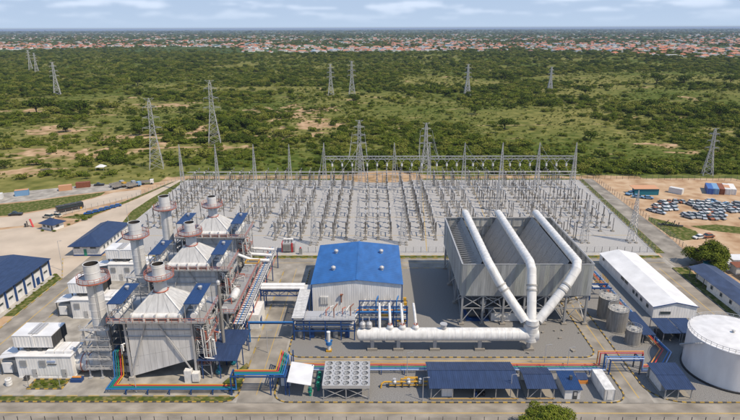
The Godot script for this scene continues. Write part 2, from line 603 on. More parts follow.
func make_site() -> void:
	ground("site_ground", [[-215, 94], [215, 94], [215, 270], [200, 303], [-108, 303], [-132, 288], [-150, 292], [-215, 262]], -0.05, M.dirt)
	ground("plant_paving", [[-104, 106], [104, 106], [106, 190], [-104, 190]], 0.0, M.paving)
	# roads
	ground("front_road", rect(-215, 215, 98.6, 106.25), 0.0, M.asphalt)
	ground("entrance_road", rect(-31, -23, 106.26, 181.0), 0.012, M.road_grey)
	ground("left_road", [[-105, 106.26], [-95, 106.26], [-95, 192], [-105, 192]], 0.012, M.road_grey)
	ground("rear_road", rect(-94.99, 104, 181.01, 188.8), 0.012, M.road_grey)
	ground("inner_road", rect(-22.99, 57.4, 120.9, 124.3), 0.012, M.asphalt)
	ground("tank_road", rect(57.41, 62.8, 106.26, 181.0), 0.012, M.road_grey)
	ground("warehouse_road", rect(95.5, 103.9, 106.26, 181.0), 0.012, M.asphalt)
	ground("yard_road", [[106.0, 181.0], [115.6, 184.0], [118.2, 208], [119.5, 240], [121.4, 302], [115.6, 302], [110.2, 215], [106.0, 192]], 0.0, M.road_grey)
	ground("apron", [[-215, 172], [-105.01, 172], [-105.01, 222], [-112, 240], [-110.6, 266], [-106.3, 301], [-108.6, 301], [-118, 262], [-127, 233], [-133, 219], [-146, 224], [-215, 198]], 0.0, M.road_dusty)
	ground("dirt_track", [[-215, 205], [-148, 226], [-139, 244], [-125, 262], [-118, 272], [-122, 282], [-134, 276], [-148, 250], [-165, 237], [-215, 222]], -0.03, M.road_dusty)
	ground("container_lot", [[-215, 244], [-169, 262], [-152, 272.5], [-138, 279.5], [-130, 284], [-133, 290], [-152, 293], [-172, 283], [-215, 266]], -0.03, M.paving)
	# gravel pads
	ground("gravel_pad", [[-22, 128], [-21.2, 125.6], [-19, 124.5], [53, 124.5], [55.8, 125.6], [57, 128], [57, 179.9], [-22, 179.9]], 0.02, M.gravel)
	ground("gravel_island", [[-22.6, 110], [-21.6, 107.6], [-19, 106.5], [52, 106.5], [56, 107.6], [57.2, 110], [57.2, 120.6], [-22.6, 120.6]], 0.02, M.gravel)
	ground("tank_pad", [[63.1, 115], [63.6, 110], [66, 107.3], [69.5, 106.5], [95.2, 106.5], [95.2, 180.5], [63.1, 180.5]], 0.02, M.gravel)
	ground("switchyard_gravel", [[-105, 194.2], [105.2, 194.2], [113.4, 300], [-104.6, 300]], 0.02, M.yard_gravel)
	ground("yard_path", rect(-95, 105.0, 191.6, 194.18), 0.014, M.concrete)
	# greens
	ground("verge", [[-215, 106.5], [-34, 106.5], [-32.3, 107.2], [-31.6, 108.4], [-215, 108.4]], 0.03, M.grass)
	ground("rear_verge", rect(-95, 105.0, 189.05, 191.5), 0.03, M.grass)
	ground("yard_verge", [[105.4, 194], [108.4, 194], [116.0, 301], [113.6, 301]], 0.03, M.grass)
	ground("yard_verge", [[-111.8, 246], [-105.1, 200], [-104.7, 299], [-106.6, 299], [-110.4, 266]], 0.03, M.grass)
	ground("yard_verge", [[-105, 300.1], [113, 300.1], [112, 303], [-105, 303]], -0.01, M.grass)
	ground("hall_verge", [[-110, 146], [-105.4, 146], [-105.4, 172], [-109.2, 176], [-110, 176]], 0.03, M.grass)
	ground("fence_verge", [[-140, 236], [-128.4, 233.5], [-119.5, 259], [-109.5, 297], [-110.8, 297], [-121.5, 261], [-131, 242]], 0.03, M.grass)
	ground("scrub_strip", [[-215, 224], [-166, 239], [-150, 251], [-138, 271], [-138.5, 277], [-152, 270], [-169, 259.5], [-215, 242]], 0.0, M.grass)
	ground("scrap_yard_grass", [[119.6, 231], [122, 236], [128, 229], [133, 218], [131, 209], [122, 207], [119.4, 212]], 0.0, M.grass)
	ground("scrap_yard_grass", [[134, 224], [146, 226], [156, 222], [150, 214], [138, 219]], 0.0, M.grass)
	ground("right_verge", [[104.2, 107], [107.5, 107], [109.5, 181], [104.4, 180.8]], 0.03, M.grass)
	ground("shack_grass", [[109, 172], [118, 172], [118, 184], [112, 184]], 0.0, M.grass)
	ground("entry_bed", [[-31.4, 110.5], [-34, 110.5], [-36, 113.5], [-34, 118], [-32, 122], [-31.3, 121]], 0.03, M.grass)
	ground("turbine_bed", rect(-81, -73.2, 111.3, 114.7), 0.03, M.grass)
	# kerbs
	kerb_line([[-215, 106.4], [-34, 106.4], [-32.2, 107], [-31.2, 109], [-31.2, 120]])
	kerb_line([[-215, 108.5], [-33, 108.5]], false, Color(0.55, 0.42, 0.16), Color(0.40, 0.37, 0.31), 2.5)
	kerb_line([[-31.15, 120], [-31.15, 180]], false, Color(0.60, 0.43, 0.12), Color(0.45, 0.40, 0.32), 3.0)
	kerb_line([[-22.9, 120.7], [-22.9, 110]] + arc(-19.2, 110, 3.7, 180, 270) + [[53, 106.3]] + arc(53.4, 110.2, 3.9, 270, 360) + [[57.3, 120.7]])
	kerb_line([[-22.2, 179], [-22.2, 128]] + arc(-18.6, 128, 3.6, 180, 270) + [[53, 124.4]] + arc(53.4, 128.2, 3.8, 270, 360) + [[57.2, 179]])
	kerb_line([[62.9, 180], [62.9, 114]] + arc(70, 113.6, 7.2, 180, 270) + [[95, 106.4]])
	kerb_line([[-22, 180.4], [57, 180.4]], false, Color(0.6, 0.5, 0.3), Color(0.5, 0.46, 0.4), 2.0)
	kerb_line([[-94, 189], [105, 189]], false, Color(0.60, 0.43, 0.12), Color(0.5, 0.46, 0.4), 2.0)
	kerb_line([[-94, 191.55], [105, 191.55]], false, Color(0.60, 0.43, 0.12), Color(0.5, 0.46, 0.4), 2.0)
	kerb_line([[95.3, 107], [95.3, 180]], false, Color(0.5, 0.46, 0.4), Color(0.5, 0.46, 0.4), 3.0)
	kerb_line([[104.05, 107], [104.05, 180]], false, Color(0.42, 0.38, 0.30), Color(0.10, 0.09, 0.08), 3.0)
	kerb_line([[-105.2, 130], [-105.2, 172], [-107.5, 176.5], [-114, 189], [-112, 190.5]], false, Color(0.60, 0.43, 0.12), Color(0.5, 0.46, 0.4), 2.0)
	kerb_line([[-94.8, 110], [-94.8, 180]], false, Color(0.60, 0.43, 0.12), Color(0.5, 0.46, 0.4), 2.5)
	kerb_line([[-81.2, 111.1], [-73, 111.1], [-73, 114.9], [-81.2, 114.9]], true)
	kerb_line([[105.2, 194], [113.4, 300]], false, Color(0.55, 0.45, 0.2), Color(0.45, 0.42, 0.36), 2.5)
	# painted lines
	stripe([[-215, 102.75], [215, 102.75]], 0.3, 0.006)
	stripe([[-99.8, 108], [-99.8, 190]], 0.28, 0.018)
	stripe([[-27, 109], [-27, 180]], 0.16, 0.018)
	stripe([[-20, 122.9], [56, 122.9]], 0.3, 0.018)
	stripe([[60.1, 108], [60.1, 180]], 0.25, 0.018)
	stripe([[99.7, 108], [99.7, 180]], 0.25, 0.018)
	stripe([[-94, 185], [104, 185]], 0.2, 0.018)
	# cable trench covers crossing the yard
	for d in [213.0, 236.0, 262.0]:
		stripe([[-100, d], [104, d]], 0.3, 0.026)
	for x in [-62.0, 20.0, 47.0]:
		stripe([[x, 196], [x + 6.0, 296]], 0.3, 0.031)


# ---------- generating plant ----------
func ring_rail(mb: MB, o: Vector3, y: float, r: float, h: float, k := 18) -> void:
	var pts := []
	for i in k + 1:
		pts.append(o + Vector3(cos(TAU * i / k) * r, y, sin(TAU * i / k) * r))
	mb.rail(pts, h, 0.04, 1.2)


func band_pipe(t: Node3D, called: String, o: Vector3, y0: float, y1: float, r: float, mat_: Material, band_step: float, lean := 0.0) -> void:
	var mb := MB.new()
	mb.lathe(o, [[r, y0], [r, y1], [r - 0.12, y1], [r - 0.12, y0 + 0.5]], 28)
	var s := part(t, called, mb, mat_)
	var b := MB.new()
	var y := y0 + 0.3
	while y < y1:
		b.lathe(o, [[r, y], [r + 0.05, y], [r + 0.05, y + 0.12], [r, y + 0.12]], 28)
		y += band_step
	part(s, "seam_band", b, mat_)


func stack_platform(t: Node3D, o: Vector3, y: float, r: float, w: float) -> void:
	var p := MB.new()
	p.lathe(o, [[r, y], [r + w, y], [r + w, y + 0.14], [r, y + 0.14]], 24)
	for i in 8:
		var e := Vector3(cos(TAU * i / 8), 0, sin(TAU * i / 8))
		p.bar(o + e * r + Vector3.UP * (y - 1.1), o + e * (r + w - 0.1) + Vector3.UP * y, 0.12)
	var f := part(t, "platform", p, M.galv)
	var q := MB.new()
	ring_rail(q, o, y + 0.14, r + w - 0.05, 1.1)
	q.lathe(o, [[r + w + 0.01, y - 0.05], [r + w + 0.03, y - 0.05], [r + w + 0.03, y + 0.3], [r + w + 0.01, y + 0.3]], 24)
	part(f, "railing", q, M.red_rail)


func bypass_stack(off: float, label: String) -> Node3D:
	var x0 := -68.2
	var x1 := -62.4
	var d0 := 115.6 + off
	var d1 := 121.6 + off
	var o := P(-65.3, 0, 118.6 + off)
	var t := thing("bypass_stack", label, "chimney", o, "bypass stacks beside the gas turbines")
	band_pipe(t, "chimney_shell", o, 13.0, 28.6, 1.72, M.stack_steel, 1.9)
	var fl := MB.new()
	fl.lathe(o, [[1.59, 28.55], [1.59, 26.5], [0.0, 26.5]], 20)
	part(t, "flue", fl, M.soot)
	stack_platform(t, o, 24.6, 1.75, 1.85)
	# ladder cage
	var ld := MB.new()
	for s in [-0.25, 0.25]:
		ld.bar(o + Vector3(s + 0.9, 13.5, 1.62), o + Vector3(s + 0.9, 24.6, 1.62), 0.07)
	for i in 24:
		ld.bar(o + Vector3(0.65, 13.8 + i * 0.45, 1.62), o + Vector3(1.15, 13.8 + i * 0.45, 1.62), 0.04)
	part(t, "ladder", ld, M.galv)
	# silencer box and square-to-round piece within the frame
	var bx := MB.new()
	bx.rng(-67.2, -63.4, 6.2, 11.0, 116.8 + off, 120.4 + off)
	bx.frustum(-67.2, -63.4, 116.8 + off, 120.4 + off, 11.0, -66.5, -64.1, 117.4 + off, 119.8 + off, 13.0)
	bx.rng(-67.6, -63.0, 2.4, 6.2, 116.4 + off, 120.8 + off)
	part(t, "silencer", bx, M.boiler_clad)
	for c in [[x0, d0], [x1, d0], [x0, d1], [x1, d1], [(x0 + x1) / 2, d0], [(x0 + x1) / 2, d1]]:
		var m := MB.new()
		m.rng(c[0] - 0.16, c[0] + 0.16, 0.0, 13.0, c[1] - 0.16, c[1] + 0.16)
		m.rng(c[0] - 0.45, c[0] + 0.45, 0.0, 0.35, c[1] - 0.45, c[1] + 0.45)
		part(t, "column", m, M.galv_light)
	for lv in 5:
		var y := 2.6 + lv * 2.6
		var b := MB.new()
		b.bar(P(x0, y, d0), P(x1, y, d0), 0.26); b.bar(P(x0, y, d1), P(x1, y, d1), 0.26)
		b.bar(P(x0, y, d0), P(x0, y, d1), 0.26); b.bar(P(x1, y, d0), P(x1, y, d1), 0.26)
		b.rng(x0 - 0.5, x1 + 0.5, y + 0.13, y + 0.2, d0 - 0.7, d0 + 0.4)
		var g := part(t, "floor_frame", b, M.galv_light)
		var r := MB.new()
		r.rail([P(x0 - 0.5, y + 0.2, d0 + 0.4), P(x0 - 0.5, y + 0.2, d0 - 0.7), P(x1 + 0.5, y + 0.2, d0 - 0.7), P(x1 + 0.5, y + 0.2, d0 + 0.4)], 1.0, 0.04, 1.2)
		part(g, "railing", r, M.galv_light)
		if lv < 4:
			var z := MB.new()
			for s in [[x0, d0, x1, d0], [x1, d0, x1, d1], [x0, d0, x0, d1]]:
				var flip := lv % 2 == 0
				z.bar(P(s[0], y if flip else y + 2.6, s[1]), P(s[2], y + 2.6 if flip else y, s[3]), 0.16)
			part(t, "brace", z, M.galv)
	return t


func gas_turbine(off: float, label: String) -> Node3D:
	var D := func(v: float) -> float: return v + off
	var t := thing("gas_turbine", label, "gas turbine", P(-79, 0, 118 + off), "gas turbine sets in the row")
	var e := MB.new()
	e.ribbed(P(-85.5, 0.3, D.call(115.5)), Vector3(13.3, 0, 0), Vector3(0, 5.6, 0), 0.66, 0.025)
	e.ribbed(P(-72.2, 0.3, D.call(115.5)), Vector3(0, 0, -6.0), Vector3(0, 5.6, 0), 0.66, 0.025)
	e.ribbed(P(-85.5, 0.3, D.call(121.5)), Vector3(0, 0, 6.0), Vector3(0, 5.6, 0), 0.66, 0.025)
	e.ribbed(P(-72.2, 0.3, D.call(121.5)), Vector3(-13.3, 0, 0), Vector3(0, 5.6, 0), 0.66, 0.025)
	e.rng(-85.6, -72.1, 0.0, 0.3, D.call(115.4), D.call(121.6))
	part(t, "enclosure_wall", e, M.white_clad)
	var rf := MB.new()
	rf.rng(-85.7, -72.0, 5.9, 6.1, D.call(115.3), D.call(121.7))
	part(t, "enclosure_roof", rf, M.white_roof)
	for q in [[-78.5, -76.6], [-76.4, -74.4], [-74.2, -72.4]]:
		var p := MB.new()
		p.rng(q[0], q[1], 6.11, 6.75, D.call(116.4), D.call(120.8))
		part(t, "roof_hatch", p, M.white_clad)
	for x in [-81.5, -74.4]:
		var dr := MB.new()
		dr.rng(x - 0.55, x + 0.55, 0.3, 2.5, D.call(115.36), D.call(115.44))
		var dn := part(t, "door", dr, M.galv_light)
		var hd := MB.new()
		hd.rng(x + 0.35, x + 0.43, 1.2, 1.5, D.call(115.28), D.call(115.36))
		part(dn, "handle", hd, M.black)
	for x in [-83.8, -79.2]:
		var lv := MB.new()
		for i in 7:
			lv.hexa(P(x, 3.4 + i * 0.25, D.call(115.36)), Vector3(0.8, 0, 0), Vector3(0, 0.05, 0.0), Vector3(0, -0.06, 0.08))
		part(t, "louvre", lv, M.galv)
	# intake filter house on its legs
	var f := MB.new()
	f.ribbed(P(-86.5, 7.3, D.call(117.4)), Vector3(9.4, 0, 0), Vector3(0, 3.0, 0), 0.8, 0.05)
	f.ribbed(P(-77.1, 7.3, D.call(123.6)), Vector3(-9.4, 0, 0), Vector3(0, 3.0, 0), 0.8, 0.05)
	f.ribbed(P(-86.5, 7.3, D.call(123.6)), Vector3(0, 0, 6.2), Vector3(0, 3.0, 0), 0.8, 0.05)
	f.rng(-86.5, -77.1, 7.2, 7.3, D.call(117.4), D.call(123.6))
	f.rng(-82.1, -81.5, 7.3, 10.3, D.call(117.25), D.call(117.4))
	var fh := part(t, "filter_house", f, M.white_clad)
	for q in [[-86.6, -81.9], [-81.7, -77.0]]:
		var r2 := MB.new()
		r2.rng(q[0], q[1], 10.3, 10.45, D.call(117.3), D.call(123.7))
		part(fh, "roof_panel", r2, M.white_roof)
	var rd := MB.new()
	for i in 3:
		rd.rng(-82.9 + i * 0.8, -82.3 + i * 0.8, 10.46, 10.75, D.call(118.0), D.call(123.0))
	part(fh, "roof_vent", rd, M.galv_light)
	var sc := MB.new()
	sc.rng(-77.25, -77.12, 7.3, 10.3, D.call(117.5), D.call(123.5))
	for i in 11:
		sc.rng(-77.12, -76.9, 7.35 + i * 0.27, 7.42 + i * 0.27, D.call(117.4), D.call(123.6))
	for i in 6:
		sc.rng(-77.1, -76.86, 7.3, 10.3, D.call(117.5 + i * 1.17), D.call(117.62 + i * 1.17))
	part(fh, "intake_screen", sc, M.dark_steel)
	for x in [-86.0, -81.8, -77.6]:
		for d in [118.0, 123.0]:
			var lg := MB.new()
			lg.rng(x - 0.14, x + 0.14, 0.0 if d > 121.9 else 6.12, 7.2, D.call(d) - 0.14, D.call(d) + 0.14)
			part(t, "leg", lg, M.dark_steel)
	var un := MB.new()
	un.rng(-85.0, -78.5, 6.15, 7.15, D.call(118.6), D.call(122.4))
	un.tube(P(-84.5, 6.6, D.call(117.9)), P(-79, 6.6, D.call(117.9)), 0.3, 0.3, 10)
	un.box(P(-80.5, 6.6, D.call(117.8)), Vector3(1.0, 0.9, 0.6)); un.box(P(-83.4, 6.5, D.call(117.8)), Vector3(0.7, 0.7, 0.6))
	part(t, "intake_plenum", un, M.dark_steel)
	# generator hood at the left end with a sloping weather roof
	var gh := MB.new()
	gh.rng(-90.4, -86.0, 0.0, 3.6, D.call(117.6), D.call(121.4))
	part(t, "generator", gh, M.galv)
	var lo := MB.new()
	lo.rng(-90.1, -87.9, 0.5, 3.2, D.call(116.9), D.call(117.55))
	part(t, "cooler_box", lo, M.white_clad)
	var rh := MB.new()
	rh.hexa(P(-88.4, 4.9, D.call(119.2)), Vector3(2.4, 0.35, 0), Vector3(-0.01, 0.07, 0), Vector3(0, 0, 2.6))
	rh.hexa(P(-88.4, 5.1, D.call(119.2)), Vector3(2.3, 0.35, 0), Vector3(-0.01, 0.07, 0), Vector3(0, 0, 1.0))
	part(t, "weather_roof", rh, M.white_roof)
	for x in [-90.5, -86.2]:
		for d in [116.9, 121.5]:
			var lg := MB.new()
			lg.rng(x - 0.1, x + 0.1, 0.0, 4.7, D.call(d) - 0.1, D.call(d) + 0.1)
			part(t, "leg", lg, M.dark_steel)
	# exhaust cylinder towards the bypass stack
	var ex := MB.new()
	ex.tube(P(-72.2, 2.6, D.call(118.5)), P(-70.6, 2.6, D.call(118.5)), 1.9, 2.2, 24)
	ex.tube(P(-70.6, 2.6, D.call(118.5)), P(-67.5, 2.6, D.call(118.5)), 2.2, 2.2, 24)
	var en := part(t, "exhaust_duct", ex, M.white_paint)
	for x in [-70.7, -69.3]:
		var rf2 := MB.new()
		rf2.tube(P(x, 2.6, D.call(118.5)), P(x + 0.16, 2.6, D.call(118.5)), 2.36, 2.36, 24)
		part(en, "flange", rf2, M.red_rail)
	if off == 0.0:
		# two short lines of sign writing, blue over black, too small to read
		var lw := [0.16, 0.08, 0.16, 0.2, 0.16, 0.18, 0.16, 0.16]
		for row in 2:
			var mk := MB.new()
			var x := -78.0
			for k in 9 + row:
				var w: float = lw[(k * 3 + row) % 8]
				mk.rng(x, x + w, 4.45 - row * 0.76, 4.82 - row * 0.84, 115.33, 115.4)
				x += w + 0.07
			part(t, "sign_writing", mk, M.pale_blue_pipe if row == 0 else M.dark_steel)
	return t


func heat_boiler(off: float, label: String) -> Node3D:
	var D := func(v: float) -> float: return v + off
	var x0 := -57.8
	var x1 := -42.4
	var o := P(-50, 0, 119 + off)
	var t := thing("steam_boiler", label, "boiler", o, "heat recovery boilers in the row")
	# casing with a bottom that rises to the right, in upright panels with open joints
	var k := 10
	for side in 2:
		var dd: float = D.call(115.2 if side == 0 else 124.8)
		for i in k:
			var a := lerpf(x0 + 0.3, x1 - 0.3, float(i) / k)
			var b := lerpf(x0 + 0.3, x1 - 0.3, float(i + 1) / k)
			var ya := lerpf(0.8, 5.6, (a - x0) / (x1 - x0))
			var yb := lerpf(0.8, 5.6, (b - x0) / (x1 - x0))
			for row in 3:
				var f0 := row / 3.0
				var f1 := (row + 1) / 3.0
				var m := MB.new()
				var s := 0.025
				var p := [P(a + s, lerpf(ya, 15.9, f0) + s, dd), P(b - s, lerpf(yb, 15.9, f0) + s, dd), P(b - s, lerpf(yb, 15.9, f1) - s, dd), P(a + s, lerpf(ya, 15.9, f1) - s, dd)]
				var z := Vector3(0, 0, 0.07 if side == 0 else -0.07)
				if side == 0: m.quad(p[0] + z, p[1] + z, p[2] + z, p[3] + z)
				else: m.quad(p[1] + z, p[0] + z, p[3] + z, p[2] + z)
				for j in 4:
					m.quad(p[j], p[(j + 1) % 4], p[(j + 1) % 4] + z, p[j] + z)
				part(t, "casing_panel", m, M.boiler_clad)
	var body := MB.new()
	var q := [[x0 + 0.3, 0.8], [x1 - 0.3, 5.6], [x1 - 0.3, 15.9], [x0 + 0.3, 15.9]]
	var d0: float = D.call(115.2)
	var d1: float = D.call(124.8)
	for i in 4:
		var a: Array = q[i]
		var b: Array = q[(i + 1) % 4]
		body.quad(P(a[0], a[1], d0), P(a[0], a[1], d1), P(b[0], b[1], d1), P(b[0], b[1], d0))
	body.quad(P(q[0][0], q[0][1], d0), P(q[1][0], q[1][1], d0), P(q[2][0], q[2][1], d0), P(q[3][0], q[3][1], d0))
	body.quad(P(q[1][0], q[1][1], d1), P(q[0][0], q[0][1], d1), P(q[3][0], q[3][1], d1), P(q[2][0], q[2][1], d1))
	part(t, "casing", body, M.galv)
	# inlet duct from the turbine side
	var inl := MB.new()
	inl.frustum(-62.6, -57.5, 116.5 + off, 123.0 + off, 1.0, -62.6, -57.5, 116.5 + off, 123.0 + off, 6.4)
	part(t, "inlet_duct", inl, M.boiler_clad)
	# legs and braces
	for x in [x0 - 0.1, -50.1, x1 + 0.1]:
		for d in [114.9, 125.1]:
			if x == -50.1 and d < 120.0: continue
			var m := MB.new()
			m.rng(x - 0.22, x + 0.22, 0.9, 16.0, D.call(d) - 0.22, D.call(d) + 0.22)
			var l := part(t, "leg", m, M.galv_light)
			var pl := MB.new()
			pl.rng(x - 0.6, x + 0.6, 0.0, 0.9, D.call(d) - 0.6, D.call(d) + 0.6)
			part(l, "footing", pl, M.concrete)
	for b in [[x0, 1.2, -52.8, 15.6], [-50.3, 15.6, x1, 1.2]]:
		var m := MB.new()
		m.bar(P(b[0], b[1], D.call(114.75)), P(b[2], b[3], D.call(114.75)), 0.26)
		part(t, "brace", m, M.galv_light)
	for y in [11.6, 13.4]:
		var m := MB.new()
		m.bar(P(x0, y, D.call(114.95)), P(x1, y, D.call(114.95)), 0.22)
		part(t, "girt", m, M.galv_light)
	# platform round the top
	var pf := MB.new()
	pf.rng(-61.0, -38.6, 16.0, 16.22, D.call(113.2), D.call(126.4))
	for i in 8:
		var x := -60.5 + i * 3.0
		pf.bar(P(x, 15.85, D.call(113.3)), P(x, 15.85, D.call(126.2)), 0.25)
	var pn := part(t, "platform", pf, M.galv)
	var rl := MB.new()
	rl.rail([P(-61, 16.22, D.call(126.4)), P(-61, 16.22, D.call(113.2)), P(-38.6, 16.22, D.call(113.2)), P(-38.6, 16.22, D.call(126.4))], 1.1, 0.04, 1.5)
	part(pn, "railing", rl, M.red_rail)
	# header drum along the front of the hood with its brackets
	var dm := MB.new()
	dm.tube(P(-55.8, 17.2, D.call(114.6)), P(-44.0, 17.2, D.call(114.6)), 0.75, 0.75, 16)
	var dn := part(t, "drum", dm, M.white_paint)
	for i in 5:
		var x := -55.4 + i * 2.75
		var b := MB.new()
		b.rng(x - 0.18, x + 0.18, 16.22, 18.1, D.call(113.7), D.call(114.4))
		part(dn, "bracket", b, M.white_paint)
	# hood: a pyramid carrying the chimney, each face in three sheets
	var bx0 := -55.8
	var bx1 := -44.0
	var bd0: float = D.call(115.0)
	var bd1: float = D.call(125.0)
	var c0 := [P(bx0, 17.4, bd0), P(bx1, 17.4, bd0), P(bx1, 17.4, bd1), P(bx0, 17.4, bd1)]
	var c1 := [o + Vector3(-1.55, 21.7, 1.55), o + Vector3(1.55, 21.7, 1.55), o + Vector3(1.55, 21.7, -1.55), o + Vector3(-1.55, 21.7, -1.55)]
	for i in 4:
		var j := (i + 1) % 4
		for s in 4:
			var m := MB.new()
			var f0 := s / 4.0 + 0.004
			var f1 := (s + 1) / 4.0 - 0.004
			m.quad(c0[i].lerp(c0[j], f0), c0[i].lerp(c0[j], f1), c1[i].lerp(c1[j], f1), c1[i].lerp(c1[j], f0))
			part(t, "hood_sheet", m, M.hood_clad)
		var e := MB.new()
		e.bar(c0[i], c1[i], 0.3)
		part(t, "hood_edge", e, M.white_paint)
	var hd := MB.new()
	hd.frustum(bx0 + 0.08, bx1 - 0.08, bd0 + 0.08, bd1 - 0.08, 16.3, bx0 + 0.08, bx1 - 0.08, bd0 + 0.08, bd1 - 0.08, 17.35)
	hd.frustum(bx0 + 0.08, bx1 - 0.08, bd0 + 0.08, bd1 - 0.08, 17.35, -51.45, -48.55, D.call(117.55), D.call(120.45), 21.6)
	part(t, "hood_frame", hd, M.galv)
	band_pipe(t, "chimney", o, 21.4, 28.4, 1.46, M.stack_steel, 2.0)
	var fl := MB.new()
	fl.lathe(o, [[1.33, 28.35], [1.33, 26.6], [0.0, 26.6]], 20)
	part(t, "flue", fl, M.soot)
	var cl := MB.new()
	cl.lathe(o, [[1.46, 21.7], [1.75, 21.7], [1.75, 21.85], [1.46, 21.85]], 24)
	part(t, "collar_rail", cl, M.red_rail)
	stack_platform(t, o, 25.3, 1.48, 1.85)
	# blue weather roofs over the valve galleries on both sides
	for s in 2:
		var a := -60.4 if s == 0 else -43.0
		var b := -56.9 if s == 0 else -39.5
		var m := MB.new()
		m.ribbed(P(a, 21.0, D.call(113.2)), Vector3(b - a, 0, 0), Vector3(0, 0.25, -10.4), 0.5, 0.06)
		var rn := part(t, "gallery_roof", m, M.navy_panel)
		var vn := MB.new()
		vn.lathe(P((a + b) / 2, 21.2, D.call(120.5)), [[0.3, 0.0], [0.3, 0.4], [0.5, 0.45], [0.5, 0.75], [0.0, 0.95]], 12)
		part(rn, "roof_ventilator", vn, M.galv_light)
		for d in [113.5, 118.4, 123.3]:
			for x in [a + 0.1, b - 0.1]:
				var l := MB.new()
				l.rng(x - 0.08, x + 0.08, 16.22, 20.95, D.call(d) - 0.08, D.call(d) + 0.08)
				part(t, "gallery_post", l, M.galv)
		var vp := MB.new()
		vp.tube(P((a + b) / 2, 17.6, D.call(113.9)), P((a + b) / 2, 17.6, D.call(123.0)), 0.7, 0.7, 14)
		for i in 4:
			vp.tube(P((a + b) / 2, 18.2, D.call(115.0 + i * 2.2)), P((a + b) / 2, 19.8, D.call(115.0 + i * 2.2)), 0.16, 0.16, 8)
			vp.lathe(P((a + b) / 2, 19.6, D.call(115.0 + i * 2.2)), [[0.16, 0], [0.42, 0.1], [0.42, 0.5], [0.0, 0.7]], 10)
			vp.tube(P(a + 0.3, 18.6, D.call(115.0 + i * 2.2)), P(b - 0.3, 18.6, D.call(115.0 + i * 2.2)), 0.13, 0.13, 8)
		part(t, "steam_drum", vp, M.white_paint)
	# stairs and access tower on the right flank
	var st := MB.new()
	for x in [-41.9, -38.9]:
		for d in [115.5, 120.0, 124.5]:
			st.rng(x - 0.11, x + 0.11, 0.0, 16.0, D.call(d) - 0.11, D.call(d) + 0.11)
	for lv in 4:
		var y := 3.6 + lv * 3.2
		st.rng(-41.9, -38.8, y, y + 0.12, D.call(115.4), D.call(124.6))
		st.bar(P(-40.4, y - 3.4, D.call(116.0 if lv % 2 else 123.6)), P(-40.4, y, D.call(123.6 if lv % 2 else 116.0)), 0.8, 0.18)
		st.bar(P(-38.9, y - 3.2, D.call(115.5)), P(-38.9, y, D.call(120.0)), 0.12)
		st.bar(P(-41.9, y, D.call(115.5)), P(-38.9, y - 3.2, D.call(115.5)), 0.12)
	var sn := part(t, "stair_tower", st, M.galv)
	for lv in 4:
		var y := 3.72 + lv * 3.2
		var r := MB.new()
		r.rail([P(-41.9, y, D.call(115.4)), P(-38.8, y, D.call(115.4)), P(-38.8, y, D.call(124.6))], 1.05, 0.04, 1.4)
		part(sn, "railing", r, M.red_rail if lv % 2 == 0 else M.white_paint)
	for i in 6:
		var pp := MB.new()
		var dx := i * 0.42
		pp.path([P(-41.6 + dx * 0.4, 15.0 - i * 0.8, D.call(114.6 + dx)), P(-40.2 + dx, 14.6 - i, D.call(114.8 + dx)), P(-40.0 + dx, 6.0 - i * 0.6, D.call(115.0 + dx)), P(-37.2, 5.0 - i * 0.5, D.call(116.0 + dx * 3))], 0.14 + 0.04 * (i % 3), 8)
		part(t, "steam_pipe", pp, [M.white_paint, M.galv_light, M.red_rail, M.white_paint, M.galv, M.white_paint][i])
	# cable and piping tangle between stack and casing
	var lp := MB.new()
	for i in 7:
		var y := 3.0 + i * 1.9
		lp.path([P(-62.0, y, D.call(115.2 + i * 0.5)), P(-60.2, y, D.call(115.2 + i * 0.5)), P(-60.0, y + 2.0, D.call(115.6 + i * 0.6)), P(-58.2, y + 2.2, D.call(116.0))], 0.12, 6)
		lp.rng(-61.9, -58.4, y + 0.5, y + 0.6, D.call(115.4), D.call(118.4))
	for x in [-61.6, -59.4]:
		for d in [115.4, 120.0, 124.0]:
			lp.rng(x - 0.1, x + 0.1, 0.0, 16.0, D.call(d) - 0.1, D.call(d) + 0.1)
	part(t, "side_gallery", lp, M.dark_steel)
	# denser small pipework on both flanks
	var pr := RandomNumberGenerator.new()
	pr.seed = 100 + int(off)
	for i in 34:
		var left := i >= 22
		var xa := pr.randf_range(-61.8, -58.6) if left else pr.randf_range(-42.0, -38.4)
		var da := pr.randf_range(114.0, 124.0)
		var ya := pr.randf_range(1.0, 14.5)
		var pm := MB.new()
		var r := pr.randf_range(0.07, 0.2)
		var up := pr.randf_range(1.0, 5.0)
		var al := pr.randf_range(-3.0, 3.0)
		pm.path([P(xa, ya, D.call(da)), P(xa, minf(ya + up, 15.6), D.call(da)), P(xa + pr.randf_range(-0.6, 1.2), minf(ya + up, 15.6), D.call(da)), P(xa + pr.randf_range(0.3, 1.2), minf(ya + up, 15.6), D.call(clampf(da + al, 113.8, 125.0)))], r, 7)
		part(t, "small_pipe", pm, [M.white_paint, M.galv_light, M.white_clad, M.red_rail, M.galv, M.dark_steel][pr.randi_range(0, 5)])
	for i in 10:
		var bx2 := MB.new()
		var xa := pr.randf_range(-41.6, -39.2)
		var ya: float = [3.72, 6.92, 10.12, 13.32][pr.randi_range(0, 3)]
		var da := pr.randf_range(114.5, 124.0)
		bx2.box(P(xa, ya + 0.5, D.call(da)), Vector3(pr.randf_range(0.4, 1.0), 1.0, pr.randf_range(0.4, 1.2)))
		part(t, "valve_box", bx2, [M.white_paint, M.galv, M.dark_steel, M.red_rail][pr.randi_range(0, 3)])
